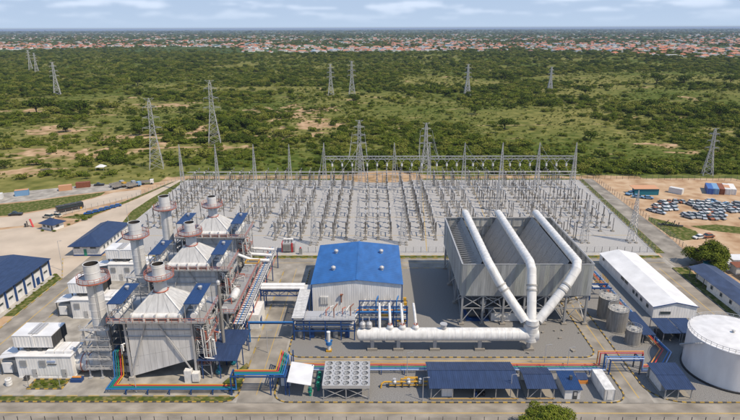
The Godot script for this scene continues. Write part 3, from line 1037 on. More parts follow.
	# dosing cabins by the right foot
	for c in [[-44.9, -43.2, 0.0, 3.2, 113.6, 115.0], [-43.0, -41.4, 0.4, 2.6, 113.4, 114.8]]:
		var m := MB.new()
		m.rng(c[0], c[1], c[2], c[3], D.call(c[4]), D.call(c[5]))
		part(t, "dosing_cabin", m, M.cream_wall)
	return t


func make_trains() -> void:
	var offs := [0.0, 29.0, 54.5]
	var say := ["nearest the front road", "middle one of three", "rear one of three"]
	for i in 3:
		var a := gas_turbine(offs[i], "white gas turbine house with boxy intake filter, " + say[i])
		var b := bypass_stack(offs[i], "grey banded chimney on a steel frame, " + ["front one of the left row", "middle one of the left row", "rear one of the left row"][i])
		var c := heat_boiler(offs[i], "grey boiler with pyramid hood and short chimney, " + ["front one with the whole casing in view", "middle one of the three", "rear one against the switchyard"][i])
		for t in [a, b, c]: t.position.x += [0.0, -1.8, -2.6][i]


# ---------- turbine hall, condenser, ducts ----------
func make_hall() -> void:
	var t := thing("turbine_hall", "white ribbed turbine hall with a bright blue gable roof", "hall", P(-5, 0, 164))
	var x0 := -18.1
	var x1 := 8.2
	var d0 := 149.1
	var d1 := 179.2
	var w := MB.new()
	w.ribbed(P(x0, 0, d0), Vector3(x1 - x0, 0, 0), Vector3(0, 8.8, 0), 0.66, 0.025)
	w.ribbed(P(x1, 0, d0), Vector3(0, 0, d0 - d1), Vector3(0, 8.8, 0), 0.66, 0.025)
	w.ribbed(P(x1, 0, d1), Vector3(x0 - x1, 0, 0), Vector3(0, 8.8, 0), 0.66, 0.025)
	w.ribbed(P(x0, 0, d1), Vector3(0, 0, d1 - d0), Vector3(0, 8.8, 0), 0.66, 0.025)
	for s in [d0 - 0.02, d1 + 0.02]:
		var a := P(x0, 8.8, s)
		var b := P(x1, 8.8, s)
		var c := P((x0 + x1) / 2, 10.2, s)
		if s < 160.0: w.face(a, b, c)
		else: w.face(b, a, c)
	part(t, "wall", w, M.white_clad)
	var xm := (x0 + x1) / 2
	for s in [-1, 1]:
		var r := MB.new()
		if s < 0: r.ribbed(P(xm, 10.35, d0 - 0.5), Vector3(0, 0, -(d1 - d0 + 1.0)), Vector3(x0 - 0.4 - xm, -1.45, 0), 0.8, 0.05)
		else: r.ribbed(P(xm, 10.35, d1 + 0.5), Vector3(0, 0, d1 - d0 + 1.0), Vector3(x1 + 0.4 - xm, -1.45, 0), 0.8, 0.05)
		var rn := part(t, "roof_slope", r, M.blue_roof)
		for d in [157.5, 171.0]:
			var v := MB.new()
			v.lathe(P(xm + s * 7.4, 9.4, d), [[0.45, 0.0], [0.45, 0.7], [0.7, 0.75], [0.7, 1.2], [0.35, 1.5], [0.0, 1.55]], 14)
			part(rn, "roof_ventilator", v, M.galv_light)
	var g := MB.new()
	g.bar(P(xm, 10.42, d0 - 0.55), P(xm, 10.42, d1 + 0.55), 0.5, 0.1)
	part(t, "ridge_cap", g, M.blue_roof)
	for x in [x0 - 0.12, x1 + 0.12]:
		var e := MB.new()
		e.rng(x - 0.12, x + 0.12, 0, 8.8, d0 - 0.12, d0 + 0.12)
		part(t, "corner_trim", e, M.blue_steel)
	var lo := MB.new()
	lo.rng(-15.8, -13.4, 2.4, 4.9, d0 - 0.25, d0 - 0.05)
	for i in 4: lo.rng(-15.7 + i * 0.62, -15.35 + i * 0.62, 2.5, 4.8, d0 - 0.4, d0 - 0.25)
	part(t, "vent_panel", lo, M.white_paint)
	var dk := MB.new()
	dk.rng(x0 + 0.1, x1 - 0.1, 8.78, 8.85, d0 + 0.05, d1 - 0.05)
	part(t, "ceiling_deck", dk, M.dark_steel)
	var pp := MB.new()
	pp.path([P(-9.6, 3.0, d0 - 0.3), P(-9.6, 5.6, d0 - 0.3), P(-9.0, 5.6, d0 - 0.3)], 0.16, 8)
	pp.tube(P(-9.9, 5.6, d0 - 0.6), P(-9.3, 5.6, d0 - 0.6), 0.32, 0.32, 12)
	part(t, "vent_pipe", pp, M.brown_steel)


func make_condenser() -> void:
	var x0 := 24.2
	var x1 := 60.2
	var d0 := 140.9
	var d1 := 180.6
	var yb := 9.2
	var yt := 18.65
	var t := thing("air_cooled_condenser", "large grey sheet-clad condenser box raised on steel legs with slanted bundles", "condenser", P(42, 0, 160))
	var sm := []
	# wind-wall sheets, front and left flank in view
	var sides := [[Vector3(x0, 0, -d0), Vector3(x1, 0, -d0), 27, Vector3(0, 0, 1)], [Vector3(x1, 0, -d0), Vector3(x1, 0, -d1), 22, Vector3(1, 0, 0)], [Vector3(x1, 0, -d1), Vector3(x0, 0, -d1), 27, Vector3(0, 0, -1)], [Vector3(x0, 0, -d1), Vector3(x0, 0, -d0), 22, Vector3(-1, 0, 0)]]
	for sd in sides:
		for i in sd[2]:
			var a: Vector3 = sd[0].lerp(sd[1], (i + 0.01) / sd[2])
			var b: Vector3 = sd[0].lerp(sd[1], (i + 0.99) / sd[2])
			var m := MB.new()
			var pr: float = rng.randf_range(0.0, 0.03)
			m.ribbed(a + Vector3.UP * yb + sd[3] * pr, b - a, Vector3.UP * (yt - yb), 0.33, 0.05)
			part(t, "wall_sheet", m, M["acc_sheet_%d" % rng.randi_range(0, 3)])
	var inner := MB.new()
	for sd in sides:
		for y in [yb + 0.1, 12.4, 15.6, yt - 0.1]:
			inner.bar(sd[0] + Vector3.UP * y - sd[3] * 0.25, sd[1] + Vector3.UP * y - sd[3] * 0.25, 0.2)
		for i in 10:
			var a: Vector3 = sd[0].lerp(sd[1], (i + 0.5) / 10.0) - sd[3] * 0.35
			inner.bar(a + Vector3.UP * yb, a + Vector3.UP * yt, 0.2)
	part(t, "wall_frame", inner, M.galv)
	var cap := MB.new()
	for sd in sides:
		cap.bar(sd[0] + Vector3.UP * (yt + 0.06), sd[1] + Vector3.UP * (yt + 0.06), 0.22, 0.1)
	part(t, "parapet_cap", cap, M.galv_light)
	var fl := MB.new()
	fl.rng(x0 + 0.2, x1 - 0.2, yb - 0.1, yb + 0.15, d0 + 0.2, d1 - 0.2)
	part(t, "deck", fl, M.dark_steel)
	# three streets of slanted tube bundles meeting under the steam ducts
	for s in 3:
		var xc: float = x0 + 6.2 + s * 11.9
		for side in [-1, 1]:
			for i in 8:
				var da := lerpf(d0 + 0.8, d1 - 0.8, i / 8.0) + 0.06
				var db := lerpf(d0 + 0.8, d1 - 0.8, (i + 1) / 8.0) - 0.06
				var m := MB.new()
				var top := P(xc + side * 0.6, 19.2, 0)
				var bot := P(xc + side * 5.6, 10.0, 0)
				var o := Vector3(top.x, top.y, -da) if side > 0 else Vector3(top.x, top.y, -db)
				var u := Vector3(0, 0, -(db - da)) * (1 if side > 0 else -1)
				m.ribbed(Vector3(bot.x, bot.y, o.z), u, top - bot, 0.62, 0.06)
				part(t, "tube_bundle", m, M.fin_bundle)
	# condensate headers and walkway bars between the streets
	for s in 4:
		var xw: float = clampf(x0 + 0.35 + s * 11.9, x0 + 0.5, x1 - 0.6)
		var m := MB.new()
		m.tube(P(xw, 9.9, d0 + 0.6), P(xw, 9.9, d1 - 0.6), 0.32, 0.32, 10)
		part(t, "condensate_pipe", m, M.galv)
	for s in [0, 3]:
		for i in 25:
			var d := lerpf(d0 + 1.0, d1 - 1.0, i / 24.0)
			var m := MB.new()
			var xa := x0 + 0.3 if s == 0 else x1 - 0.3
			var xb := x0 + 5.4 if s == 0 else x1 - 5.2
			m.bar(P(xa, 17.4, d), P(xb, 17.9, d), 0.09)
			part(t, "tie_bar", m, M.galv_light)
	# legs, braces
	var cols := 7
	for i in cols:
		for j in 4:
			var x := lerpf(x0 + 0.6, x1 - 0.6, i / float(cols - 1))
			var d := lerpf(d0 + 0.6, d1 - 0.6, j / 3.0)
			var m := MB.new()
			m.rng(x - 0.26, x + 0.26, 0.5, yb - 0.1, d - 0.26, d + 0.26)
			var l := part(t, "leg", m, M.galv)
			var f := MB.new()
			f.rng(x - 0.7, x + 0.7, 0.0, 0.5, d - 0.7, d + 0.7)
			part(l, "footing", f, M.plinth)
	for j in 4:
		var d := lerpf(d0 + 0.6, d1 - 0.6, j / 3.0)
		var h := MB.new()
		h.bar(P(x0 + 0.6, 8.95, d), P(x1 - 0.6, 8.95, d), 0.4)
		h.bar(P(x0 + 0.6, 5.0, d), P(x1 - 0.6, 5.0, d), 0.24)
		part(t, "girder", h, M.galv)
		for i in cols - 1:
			var a := lerpf(x0 + 0.6, x1 - 0.6, i / float(cols - 1))
			var b := lerpf(x0 + 0.6, x1 - 0.6, (i + 1) / float(cols - 1))
			var z := MB.new()
			z.bar(P(a, 0.8, d), P((a + b) / 2, 4.9, d), 0.18); z.bar(P(b, 0.8, d), P((a + b) / 2, 4.9, d), 0.18)
			z.bar(P(a, 5.1, d), P(b, 8.9, d), 0.18); z.bar(P(b, 5.1, d), P(a, 8.9, d), 0.18)
			part(t, "brace", z, M.galv_light)
	for i in cols:
		var x := lerpf(x0 + 0.6, x1 - 0.6, i / float(cols - 1))
		var h := MB.new()
		h.bar(P(x, 8.9, d0 + 0.6), P(x, 8.9, d1 - 0.6), 0.36)
		part(t, "girder", h, M.galv)
		for j in 3:
			var a := lerpf(d0 + 0.6, d1 - 0.6, j / 3.0)
			var b := lerpf(d0 + 0.6, d1 - 0.6, (j + 1) / 3.0)
			var z := MB.new()
			z.bar(P(x, 0.8, a), P(x, 8.6, b), 0.18); z.bar(P(x, 0.8, b), P(x, 8.6, a), 0.18)
			part(t, "brace", z, M.galv)
	# fan rings below the deck
	for s in 3:
		for j in 3:
			var m := MB.new()
			m.lathe(P(x0 + 6.2 + s * 11.9, 0, lerpf(d0 + 7, d1 - 7, j / 2.0)), [[4.6, 9.1], [4.8, 7.9], [5.0, 7.4], [4.9, 7.4], [4.6, 7.9], [4.5, 9.1]], 24)
			part(t, "fan_ring", m, M.dark_steel)
	# plant under the condenser
	var tk := thing("condensate_tank", "white box tank with a planted tray under the condenser front", "tank", P(46, 0, 143))
	var a := MB.new()
	a.rng(33.5, 49.5, 0.1, 2.6, 143.0, 147.0)
	part(tk, "tank_body", a, M.white_clad)
	var li := MB.new()
	li.rng(33.4, 49.6, 2.6, 2.75, 142.9, 147.1)
	part(tk, "lid", li, M.galv_light)
	var pu := thing("vacuum_skid", "dark vacuum pump skid with a bent grey pipe under the condenser's left front", "pump skid", P(30, 0, 143))
	var b := MB.new()
	b.rng(26.5, 33.0, 0.05, 0.5, 143, 149)
	part(pu, "skid_frame", b, M.blue_steel)
	var c := MB.new()
	c.tube(P(27.2, 1.8, 144.5), P(32.0, 1.8, 144.5), 1.0, 1.0, 16)
	c.tube(P(27.2, 1.6, 147.5), P(32.0, 1.6, 147.5), 0.9, 0.9, 16)
	part(pu, "pump_drum", c, M.dark_steel)
	var e := MB.new()
	e.path([P(31.5, 2.5, 143.6), P(31.5, 6.6, 143.6), P(33.2, 7.2, 143.6), P(35.6, 6.6, 143.6), P(36.2, 4.0, 143.6), P(36.2, 0.2, 143.6)], 0.22, 10)
	part(pu, "pipe", e, M.galv_light)
	var v := MB.new()
	v.lathe(P(31.0, 5.4, 142.8), [[0.3, 0], [0.85, 0.3], [0.85, 1.2], [0.3, 1.6], [0, 1.6]], 14)
	v.rng(30.9, 31.1, 0.5, 5.4, 142.7, 142.9)
	part(pu, "separator", v, M.galv_light)


func duct(t: Node3D, called: String, pts: Array, r: float, step: float) -> MeshInstance3D:
	var m := MB.new()
	m.path(pts, r, 24)
	var p := part(t, called, m, M.white_paint)
	var b := MB.new()
	for i in pts.size() - 1:
		var l: float = pts[i].distance_to(pts[i + 1])
		var k := int(l / step)
		for j in k:
			var c: Vector3 = pts[i].lerp(pts[i + 1], (j + 0.5) / k)
			var z: Vector3 = (pts[i + 1] - pts[i]).normalized()
			b.tube(c - z * 0.05, c + z * 0.05, r + 0.045, r + 0.045, 24)
	if b.v.size(): part(p, "stiffener_ring", b, M.white_clad)
	return p


func make_steam_ducts() -> void:
	var t := thing("exhaust_steam_duct", "fat white steam duct along the hall front, rising into three branches onto the condenser", "duct", P(30, 0, 128))
	var main := MB.new()
	var y := 4.5
	var d := 128.3
	main.path([P(-3.6, y, d), P(42.4, y, d)], 1.7, 28)
	# domed blind end
	for i in 6:
		var a0 := PI / 2 * i / 6
		var a1 := PI / 2 * (i + 1) / 6
		main.tube(P(-3.6 - sin(a0) * 0.9, y, d), P(-3.6 - sin(a1) * 0.9, y, d), 1.7 * cos(a0), maxf(1.7 * cos(a1), 0.001), 28, false)
	var mn := part(t, "main_duct", main, M.white_paint)
	var rings := MB.new()
	for i in 24:
		var x := -2.6 + i * 1.82
		rings.tube(P(x, y, d), P(x + 0.1, y, d), 1.75, 1.75, 28)
	part(mn, "stiffener_ring", rings, M.white_clad)
	duct(t, "riser", [P(40.6, 2.9, d), P(40.6, 7.6, d), P(40.6, 9.0, d)], 1.8, 1.2)
	var bolts := MB.new()
	bolts.lathe(P(40.6, 0, d), [[1.8, 7.5], [2.02, 7.5], [2.02, 7.9], [1.8, 7.9]], 24)
	part(t, "flange", bolts, M.galv_light)
	# branches: level along the ridge, elbow over the front edge, down to the riser
	var br := [[30.5, 38.9], [41.6, 40.6], [54.2, 42.3]]
	for b in br:
		duct(t, "branch_duct", [P(b[1], 8.2, 128.6), P(lerpf(b[1], b[0], 0.72), 16.6, 133.6), P(lerpf(b[1], b[0], 0.92), 19.6, 135.4), P(b[0], 20.6, 138.0), P(b[0] + 0.4, 20.6, 179.5)], 1.2, 2.6)
		var ex := MB.new()
		for f in [0.80, 0.93]:
			var c := P(lerpf(b[1], b[0], f * 0.72 / 0.8 * 0.9), lerpf(8.2, 16.6, f), lerpf(128.6, 133.6, f))
			var c2 := P(lerpf(b[1], b[0], 0.72 * f), lerpf(8.2, 16.6, f), lerpf(128.6, 133.6, f))
			var z := (P(lerpf(b[1], b[0], 0.72), 16.6, 133.6) - P(b[1], 8.2, 128.6)).normalized()
			ex.tube(c2 - z * 0.22, c2 + z * 0.22, 1.38, 1.38, 24)
		part(t, "expansion_joint", ex, M.tank_lid)
	for x in [-0.4, 6.4, 15.9, 27.6, 40.3]:
		var s := MB.new()
		s.rng(x - 0.45, x + 0.45, 0.6, 3.1, d - 0.4, d + 0.4)
		var sn := part(t, "support", s, M.galv_light)
		var f := MB.new()
		f.rng(x - 1.3, x + 1.3, 0.0, 0.6, d - 0.9, d + 0.9)
		part(sn, "footing", f, M.plinth)
	var man := MB.new()
	man.lathe(P(18.0, y, d), [[0.75, 1.8], [0.75, 2.8], [0.95, 2.8], [0.95, 3.05], [0, 3.05]], 16)
	part(t, "manhole", man, M.galv_light)
	# vertical inlets from the hall: three with bulbs, one plain
	for e in [[1.5, 0], [4.2, 1], [7.4, 1], [10.8, 1]]:
		var m := MB.new()
		m.path([P(e[0], 5.8, d), P(e[0], 7.8, d + 1.0), P(e[0], 8.4, d + 3.4), P(e[0], 8.4, 137.5)], 0.36, 12)
		var n := part(t, "inlet_pipe", m, M.white_paint)
		if e[1]:
			var q := MB.new()
			q.lathe(P(e[0], 5.5, d), [[0.5, 0.0], [0.85, 0.4], [0.85, 1.2], [0.6, 1.7], [0.42, 2.0]], 16)
			part(t, "inlet_dome", q, M.white_paint)
			var cl := MB.new()
			cl.lathe(P(e[0], 7.3, d), [[0.42, 0], [0.55, 0], [0.55, 0.2], [0.42, 0.2]], 14)
			part(t, "red_clamp", cl, M.red_rail)
	# hotwell vessels on the duct's blind end
	for x in [-2.9, -1.2]:
		var q := MB.new()
		q.lathe(P(x, 6.6, d), [[0.8, 0.0], [0.8, 1.0], [0.5, 1.4], [0.15, 1.5], [0.15, 2.8], [0, 2.8]], 14)
		part(t, "relief_valve", q, M.galv_light)


# ---------- pipes, racks, sheds, tanks, buildings ----------
func bundle(t: Node3D, cols: Array, r: float, fn: Callable) -> void:
	for i in cols.size():
		var m := MB.new()
		m.path(fn.call(i), r, 10)
		part(t, "pipe", m, M[cols[i]])


func make_pipes() -> void:
	var t := thing("service_pipeline", "coloured service pipes along the front verge, bridging the entrance road", "pipeline", P(-45, 0, 110))
	bundle(t, ["blue_pipe", "teal_pipe", "green_pipe", "red_paint", "yellow"], 0.15, func(i: int) -> Array:
		var d: float = 109.35 + i * 0.44
		var x: float = -61.6 + i * 0.44
		var xr: float = -20.6 - i * 0.5
		return [P(x, 7.4, 126.0), P(x, 7.4, 115.0 + i * 0.2), P(x - 0.0, 1.3, 114.0 + i * 0.2), P(x, 1.3, d), P(-31.6 - i * 0.1, 1.3, d), P(-31.6 - i * 0.1, 5.2, d), P(xr, 5.2, d), P(xr, 5.2, 117.4 + i * 0.5), P(xr, 1.1, 117.4 + i * 0.5), P(-18.0, 1.1, 117.4 + i * 0.5)])
	for x in [-57.0, -52.0, -47.0, -42.0, -37.0, -33.0]:
		var m := MB.new()
		for d in [109.1, 111.4]: m.rng(x - 0.1, x + 0.1, 0.0, 0.95, d - 0.1, d + 0.1)
		m.rng(x - 0.12, x + 0.12, 0.88, 1.06, 108.9, 111.6)
		part(t, "sleeper_frame", m, M.blue_steel)
	for x in [-32.6, -20.2, -23.6]:
		for d in [109.0, 111.7]:
			var m := MB.new()
			m.rng(x - 0.14, x + 0.14, 0.0, 4.95, d - 0.14, d + 0.14)
			part(t, "bridge_post", m, M.blue_steel)
		var b := MB.new()
		b.rng(x - 0.15, x + 0.15, 4.75, 4.96, 108.8, 111.9)
		part(t, "bridge_beam", b, M.blue_steel)
	for d in [109.05, 111.6]:
		var m := MB.new()
		m.bar(P(-32.6, 4.8, d), P(-20.2, 4.8, d), 0.2, 0.3)
		part(t, "bridge_beam", m, M.blue_steel)
	for d in [117.2, 119.9]:
		var m := MB.new()
		m.rng(-20.0, -19.75, 0, 5.0, d - 0.13, d + 0.13)
		part(t, "bridge_post", m, M.blue_steel)

	t = thing("service_pipeline", "coloured pipes on low sleepers beside the inner road, arching over the tank road", "pipeline", P(20, 0, 119))
	bundle(t, ["pale_blue_pipe", "blue_pipe", "green_pipe", "red_paint", "orange_pipe"], 0.15, func(i: int) -> Array:
		var d: float = 117.4 + i * 0.66
		var xa: float = 56.2 - i * 0.3
		var xb: float = 64.9 + i * 0.25
		var k := i * 0.42
		if i == 2: return [P(-17.9, 1.1, d), P(54.5, 1.1, d), P(54.5, 0.1, d)]
		return [P(-17.9, 1.1, d), P(xa, 1.1, d), P(xa, 4.2 + i * 0.1, d), P(xb, 4.2 + i * 0.1, d), P(xb, 0.8, d), P(69.8 - k, 0.8, d), P(76.2 - k * 1.2, 0.8, 125.6 + k), P(75.8 - k, 0.8, 131.0), P(75.6 - k, 0.8, 176.0)])
	for i in 13:
		var x := -15.0 + i * 5.6
		if x > 54.0: continue
		var m := MB.new()
		for d in [117.0, 120.4]: m.rng(x - 0.09, x + 0.09, 0.02, 0.8, d - 0.09, d + 0.09)
		m.rng(x - 0.1, x + 0.1, 0.72, 0.88, 116.9, 120.5)
		part(t, "sleeper_frame", m, M.blue_steel)
	for x in [56.9, 64.2]:
		for d in [117.1, 120.4]:
			var m := MB.new()
			m.rng(x - 0.13, x + 0.13, 0.02, 4.0, d - 0.13, d + 0.13)
			part(t, "bridge_post", m, M.blue_steel if x < 60 else M.dark_steel)
		var b := MB.new()
		b.rng(x - 0.13, x + 0.13, 3.8, 3.99, 116.9, 120.6)
		part(t, "bridge_beam", b, M.blue_steel)
	for d in [117.1, 118.8, 120.4]:
		var m := MB.new()
		m.bar(P(56.9, 3.9, d), P(64.2, 3.9, d), 0.16, 0.24)
		part(t, "bridge_beam", m, M.blue_steel)
	for d in [133.0, 141.0, 149.0, 157.0, 165.0, 173.0]:
		var m := MB.new()
		m.rng(73.4, 76.4, 0.4, 0.58, d - 0.1, d + 0.1)
		m.rng(73.5, 73.7, 0.02, 0.4, d - 0.1, d + 0.1); m.rng(76.1, 76.3, 0.02, 0.4, d - 0.1, d + 0.1)
		part(t, "sleeper_frame", m, M.blue_steel)

	# single blue pipe crossing the entrance road
	t = thing("crossing_pipe", "single blue pipe bridge across the entrance road by the rack", "pipe bridge", P(-27, 0, 131.8))
	var m1 := MB.new()
	m1.path([P(-33.2, 0.1, 131.8), P(-33.2, 6.0, 131.8), P(-21.4, 6.0, 131.8)], 0.24, 10)
	part(t, "pipe", m1, M.blue_pipe)
	var m2 := MB.new()
	m2.bar(P(-33.2, 5.6, 131.8), P(-21.4, 5.6, 131.8), 0.16, 0.24)
	part(t, "beam", m2, M.blue_steel)
	# small canopy over pumps by the nearest boiler
	t = thing("pump_shelter", "navy sheet shelter on blue posts over pumps, right of the nearest boiler", "shelter", P(-37, 0, 121))
	for s in 2:
		var r := MB.new()
		if s == 0: r.ribbed(P(-42.0, 5.2, 114.8), Vector3(9.6, 0, 0), Vector3(0.2, 1.0, -5.6), 0.5, 0.05)
		else: r.ribbed(P(-41.8, 6.2, 120.4), Vector3(9.9, 0, 0), Vector3(0, -0.5, -8.2), 0.5, 0.05)
		part(t, "roof_sheet", r, M.navy_roof)
	for x in [-41.0, -36.8, -32.6]:
		for d in [115.4, 121.0, 127.6]:
			var l := MB.new()
			l.rng(x - 0.11, x + 0.11, 0, 5.2, d - 0.11, d + 0.11)
			part(t, "post", l, M.blue_steel)
	for d in [115.4, 127.6]:
		var l := MB.new()
		l.bar(P(-41, 5.05, d), P(-32.6, 5.05, d), 0.2)
		part(t, "beam", l, M.blue_steel)
	for k in 2:
		var u := thing("feed_pump", ["teal feed pump at the shelter's open front", "teal feed pump deeper under the navy shelter"][k], "pump", P(-37.5 + k * 2.6, 0, 116.8 + k * 4.0), "pumps under the navy shelter")
		var px := -37.5 + k * 2.6
		var pd := 116.8 + k * 4.0
		var a := MB.new()
		a.rng(px - 1.3, px + 1.3, 0.02, 0.45, pd - 0.8, pd + 1.6)
		part(u, "base", a, M.plinth)
		var b := MB.new()
		b.tube(P(px, 1.2, pd - 0.6), P(px, 1.2, pd + 0.5), 0.7, 0.7, 16)
		b.tube(P(px, 1.2, pd - 0.9), P(px, 1.2, pd - 0.6), 0.35, 0.5, 16)
		b.tube(P(px, 1.7, pd), P(px, 2.7, pd), 0.25, 0.25, 10)
		part(u, "casing", b, M.teal_pipe)
		var c := MB.new()
		c.tube(P(px, 1.2, pd + 0.6), P(px, 1.2, pd + 1.6), 0.55, 0.55, 14)
		part(u, "motor", c, M.dark_steel)
	# slender vent pole
	t = thing("vent_pole", "tall thin grey vent pipe rising behind the navy shelter", "vent pipe", P(-37.2, 0, 121.6))
	var vp := MB.new()
	vp.lathe(P(-37.2, 0, 121.6), [[0.42, 0.0], [0.42, 14.0], [0.33, 14.0], [0.33, 22.4], [0.27, 22.4]], 14)
	part(t, "pipe", vp, M.tank_grey)
	var vh := MB.new()
	vh.lathe(P(-37.2, 0, 121.6), [[0.34, 21.8], [0.5, 21.9], [0.5, 22.6], [0.3, 22.9], [0, 22.9]], 12)
	part(t, "silencer_head", vh, M.galv_light)


func slat_run(t: Node3D, x0: float, x1: float, d0: float, d1: float, y: float, step: float) -> void:
	var m := MB.new()
	m.rng(x0, x0 + 0.2, y - 0.3, y, d0, d1); m.rng(x1 - 0.2, x1, y - 0.3, y, d0, d1)
	part(t, "side_beam", m, M.blue_steel)
	var d := d0 + 0.3
	while d < d1:
		var s := MB.new()
		s.hexa(P((x0 + x1) / 2, y + 0.1, d), Vector3((x1 - x0) / 2, 0, 0), Vector3(0, 0.07, 0), Vector3(0, 0.0, 0.28))
		part(t, "cover_slat", s, M.white_paint)
		d += step


func rack_posts(t: Node3D, xs: Array, ds: Array, y: float, m_: Material) -> void:
	for x in xs:
		for d in ds:
			var l := MB.new()
			l.rng(x - 0.14, x + 0.14, 0.02, y, d - 0.14, d + 0.14)
			part(t, "post", l, m_)


func make_racks() -> void:
	# long rack beside the boilers
	var t := thing("pipe_rack", "long blue pipe rack with white slats along the boilers' right side", "pipe rack", P(-35, 0, 155))
	slat_run(t, -36.4, -34.2, 129.0, 181.0, 7.0, 1.3)
	rack_posts(t, [-36.6, -33.6], [130.0, 140.0, 150.0, 160.0, 170.0, 180.5], 7.6, M.blue_steel)
	for d in [130.0, 140.0, 150.0, 160.0, 170.0, 180.5]:
		for y in [4.6, 6.6]:
			var b := MB.new()
			b.bar(P(-36.6, y, d), P(-33.6, y, d), 0.22)
			part(t, "cross_beam", b, M.blue_steel)
	for i in 6:
		var p := MB.new()
		var x := -36.3 + i * 0.5
		p.path([P(x, 4.9 if i % 2 else 7.45, 128.4), P(x, 4.9 if i % 2 else 7.45, 181.6)], 0.13, 8)
		part(t, "pipe", p, [M.red_rail, M.white_paint, M.blue_pipe, M.white_paint, M.galv_light, M.red_rail][i])
	var rl := MB.new()
	rl.rail([P(-33.5, 7.1, 129.0), P(-33.5, 7.1, 181.0)], 1.0, 0.04, 1.6)
	part(t, "railing", rl, M.white_paint)
	# fat lagged pipes from the third boiler to the rack
	for k in 3:
		var p := MB.new()
		var dd: float = [168.0, 172.5, 177.5][k]
		p.path([P(-44.5, 10.5 - k, dd), P(-40.0, 8.6, dd), P(-34.0, 8.2, dd)], 0.5, 12)
		part(t, "lagged_pipe", p, M.white_clad)
	# steelwork with feed-water drum
	t = thing("feedwater_deck", "grey deck with red railings carrying a white drum, between boilers and rack", "platform", P(-37, 0, 150))
	var d0 := MB.new()
	d0.rng(-41.4, -37.0, 7.8, 8.0, 133.0, 168.0)
	part(t, "deck", d0, M.galv)
	rack_posts(t, [-41.2, -37.2], [133.4, 140.0, 147.0, 154.0, 161.0, 167.6], 7.8, M.galv)
	for d in [133.4, 140.0, 147.0, 154.0, 161.0]:
		var b := MB.new()
		b.bar(P(-41.2, 0.5, d), P(-37.2, 7.6, d), 0.14); b.bar(P(-37.2, 0.5, d), P(-41.2, 7.6, d), 0.14)
		b.bar(P(-37.2, 0.5, d), P(-37.2, 7.6, d + 6.5), 0.14)
		part(t, "brace", b, M.galv_light)
	for r in [[P(-41.4, 8.0, 133), P(-37.0, 8.0, 133), P(-37.0, 8.0, 168)], [P(-41.4, 8.0, 147), P(-38.8, 8.0, 147)], [P(-41.4, 8.0, 155), P(-37.0, 8.0, 155)]]:
		var m := MB.new()
		m.rail(r, 1.1, 0.05, 1.4)
		part(t, "railing", m, M.red_rail)
	var dr := MB.new()
	dr.tube(P(-38.9, 9.3, 139.4), P(-38.9, 9.3, 143.6), 1.1, 1.1, 18)
	dr.tube(P(-38.9, 9.3, 138.8), P(-38.9, 9.3, 139.4), 0.5, 1.1, 18); dr.tube(P(-38.9, 9.3, 143.6), P(-38.9, 9.3, 144.2), 1.1, 0.5, 18)
	part(t, "drum", dr, M.white_paint)
	var cr := MB.new()
	cr.rng(-40.0, -37.8, 8.0, 8.5, 140.2, 140.6); cr.rng(-40.0, -37.8, 8.0, 8.5, 142.4, 142.8)
	part(t, "saddle", cr, M.galv_light)
	for k in 9:
		var p := MB.new()
		var dd := 134.5 + k * 3.6
		p.path([P(-41.0, 8.9, dd), P(-39.5 + (k % 3) * 0.4, 8.9 + (k % 2) * 0.9, dd), P(-39.5 + (k % 3) * 0.4, 4.0, dd + 0.8), P(-37.4, 3.4, dd + 0.8)], 0.16, 8)
		part(t, "pipe", p, [M.white_paint, M.red_rail, M.galv_light, M.white_paint, M.galv][k % 5])
	var yb := MB.new()
	yb.bar(P(-41, 9.0, 164.0), P(-36.8, 9.0, 164.0), 0.28); yb.bar(P(-41, 9.0, 166.8), P(-36.8, 9.0, 166.8), 0.28); yb.bar(P(-41, 9.0, 164.0), P(-41, 9.0, 166.8), 0.28); yb.bar(P(-36.8, 9.0, 164.0), P(-36.8, 9.0, 166.8), 0.28)
	part(t, "hoist_frame", yb, M.yellow)
	# small pump house below the deck, by the entrance road
	t = thing("valve_cabin", "pale cabin with a blue door beside the entrance road, under the rack", "cabin", P(-33, 0, 141))
	var cb := MB.new()
	cb.rng(-35.2, -32.0, 0.02, 4.4, 138.6, 147.0)
	part(t, "wall", cb, M.cream_wall)
	var cdr := MB.new()
	cdr.rng(-31.99, -31.9, 0.02, 2.4, 140.0, 142.2)
	part(t, "door", cdr, M.blue_steel)
	# crossing tray bridge over the entrance road and slatted run down to the hall
	t = thing("cable_bridge", "white cable tray bridge on blue trusses over the entrance road", "cable bridge", P(-27, 0, 152))
	for k in 3:
		var p := MB.new()
		p.path([P(-33.4, 7.0 + (0.35 if k == 1 else 0.0), 150.2 + k * 1.2), P(-20.6, 7.0 + (0.35 if k == 1 else 0.0), 150.2 + k * 1.2)], 0.5, 12)
		part(t, "lagged_pipe", p, M.white_clad)
	var tr := MB.new()
	tr.truss(P(-33.4, 4.6, 151.5), P(-20.6, 4.6, 151.5), 3.0, 1.7, 5, 0.26, 0.14)
	part(t, "truss", tr, M.blue_steel)
	rack_posts(t, [-32.6, -21.6], [150.0, 153.0], 6.4, M.blue_steel)
	t = thing("cable_tray", "sloping white slatted cable tray down the hall's left side", "cable tray", P(-20, 0, 142))
	slat_run(t, -21.8, -18.6, 132.2, 152.8, 6.9, 0.85)
	rack_posts(t, [-21.6, -18.8], [133.0, 139.0, 146.0, 152.4], 6.6, M.blue_steel)
	# rack along the hall front
	t = thing("pipe_rack", "blue pipe rack under the hall front with a pale deck at its left end", "pipe rack", P(-6, 0, 138))
	var dk := MB.new()
	dk.rng(-21.8, -5.0, 6.0, 6.2, 132.6, 137.6)
	part(t, "deck", dk, M.galv_light)
	rack_posts(t, [-21.4, -17.2, -13.0, -8.8, -5.2], [132.8, 137.4], 6.0, M.blue_steel)
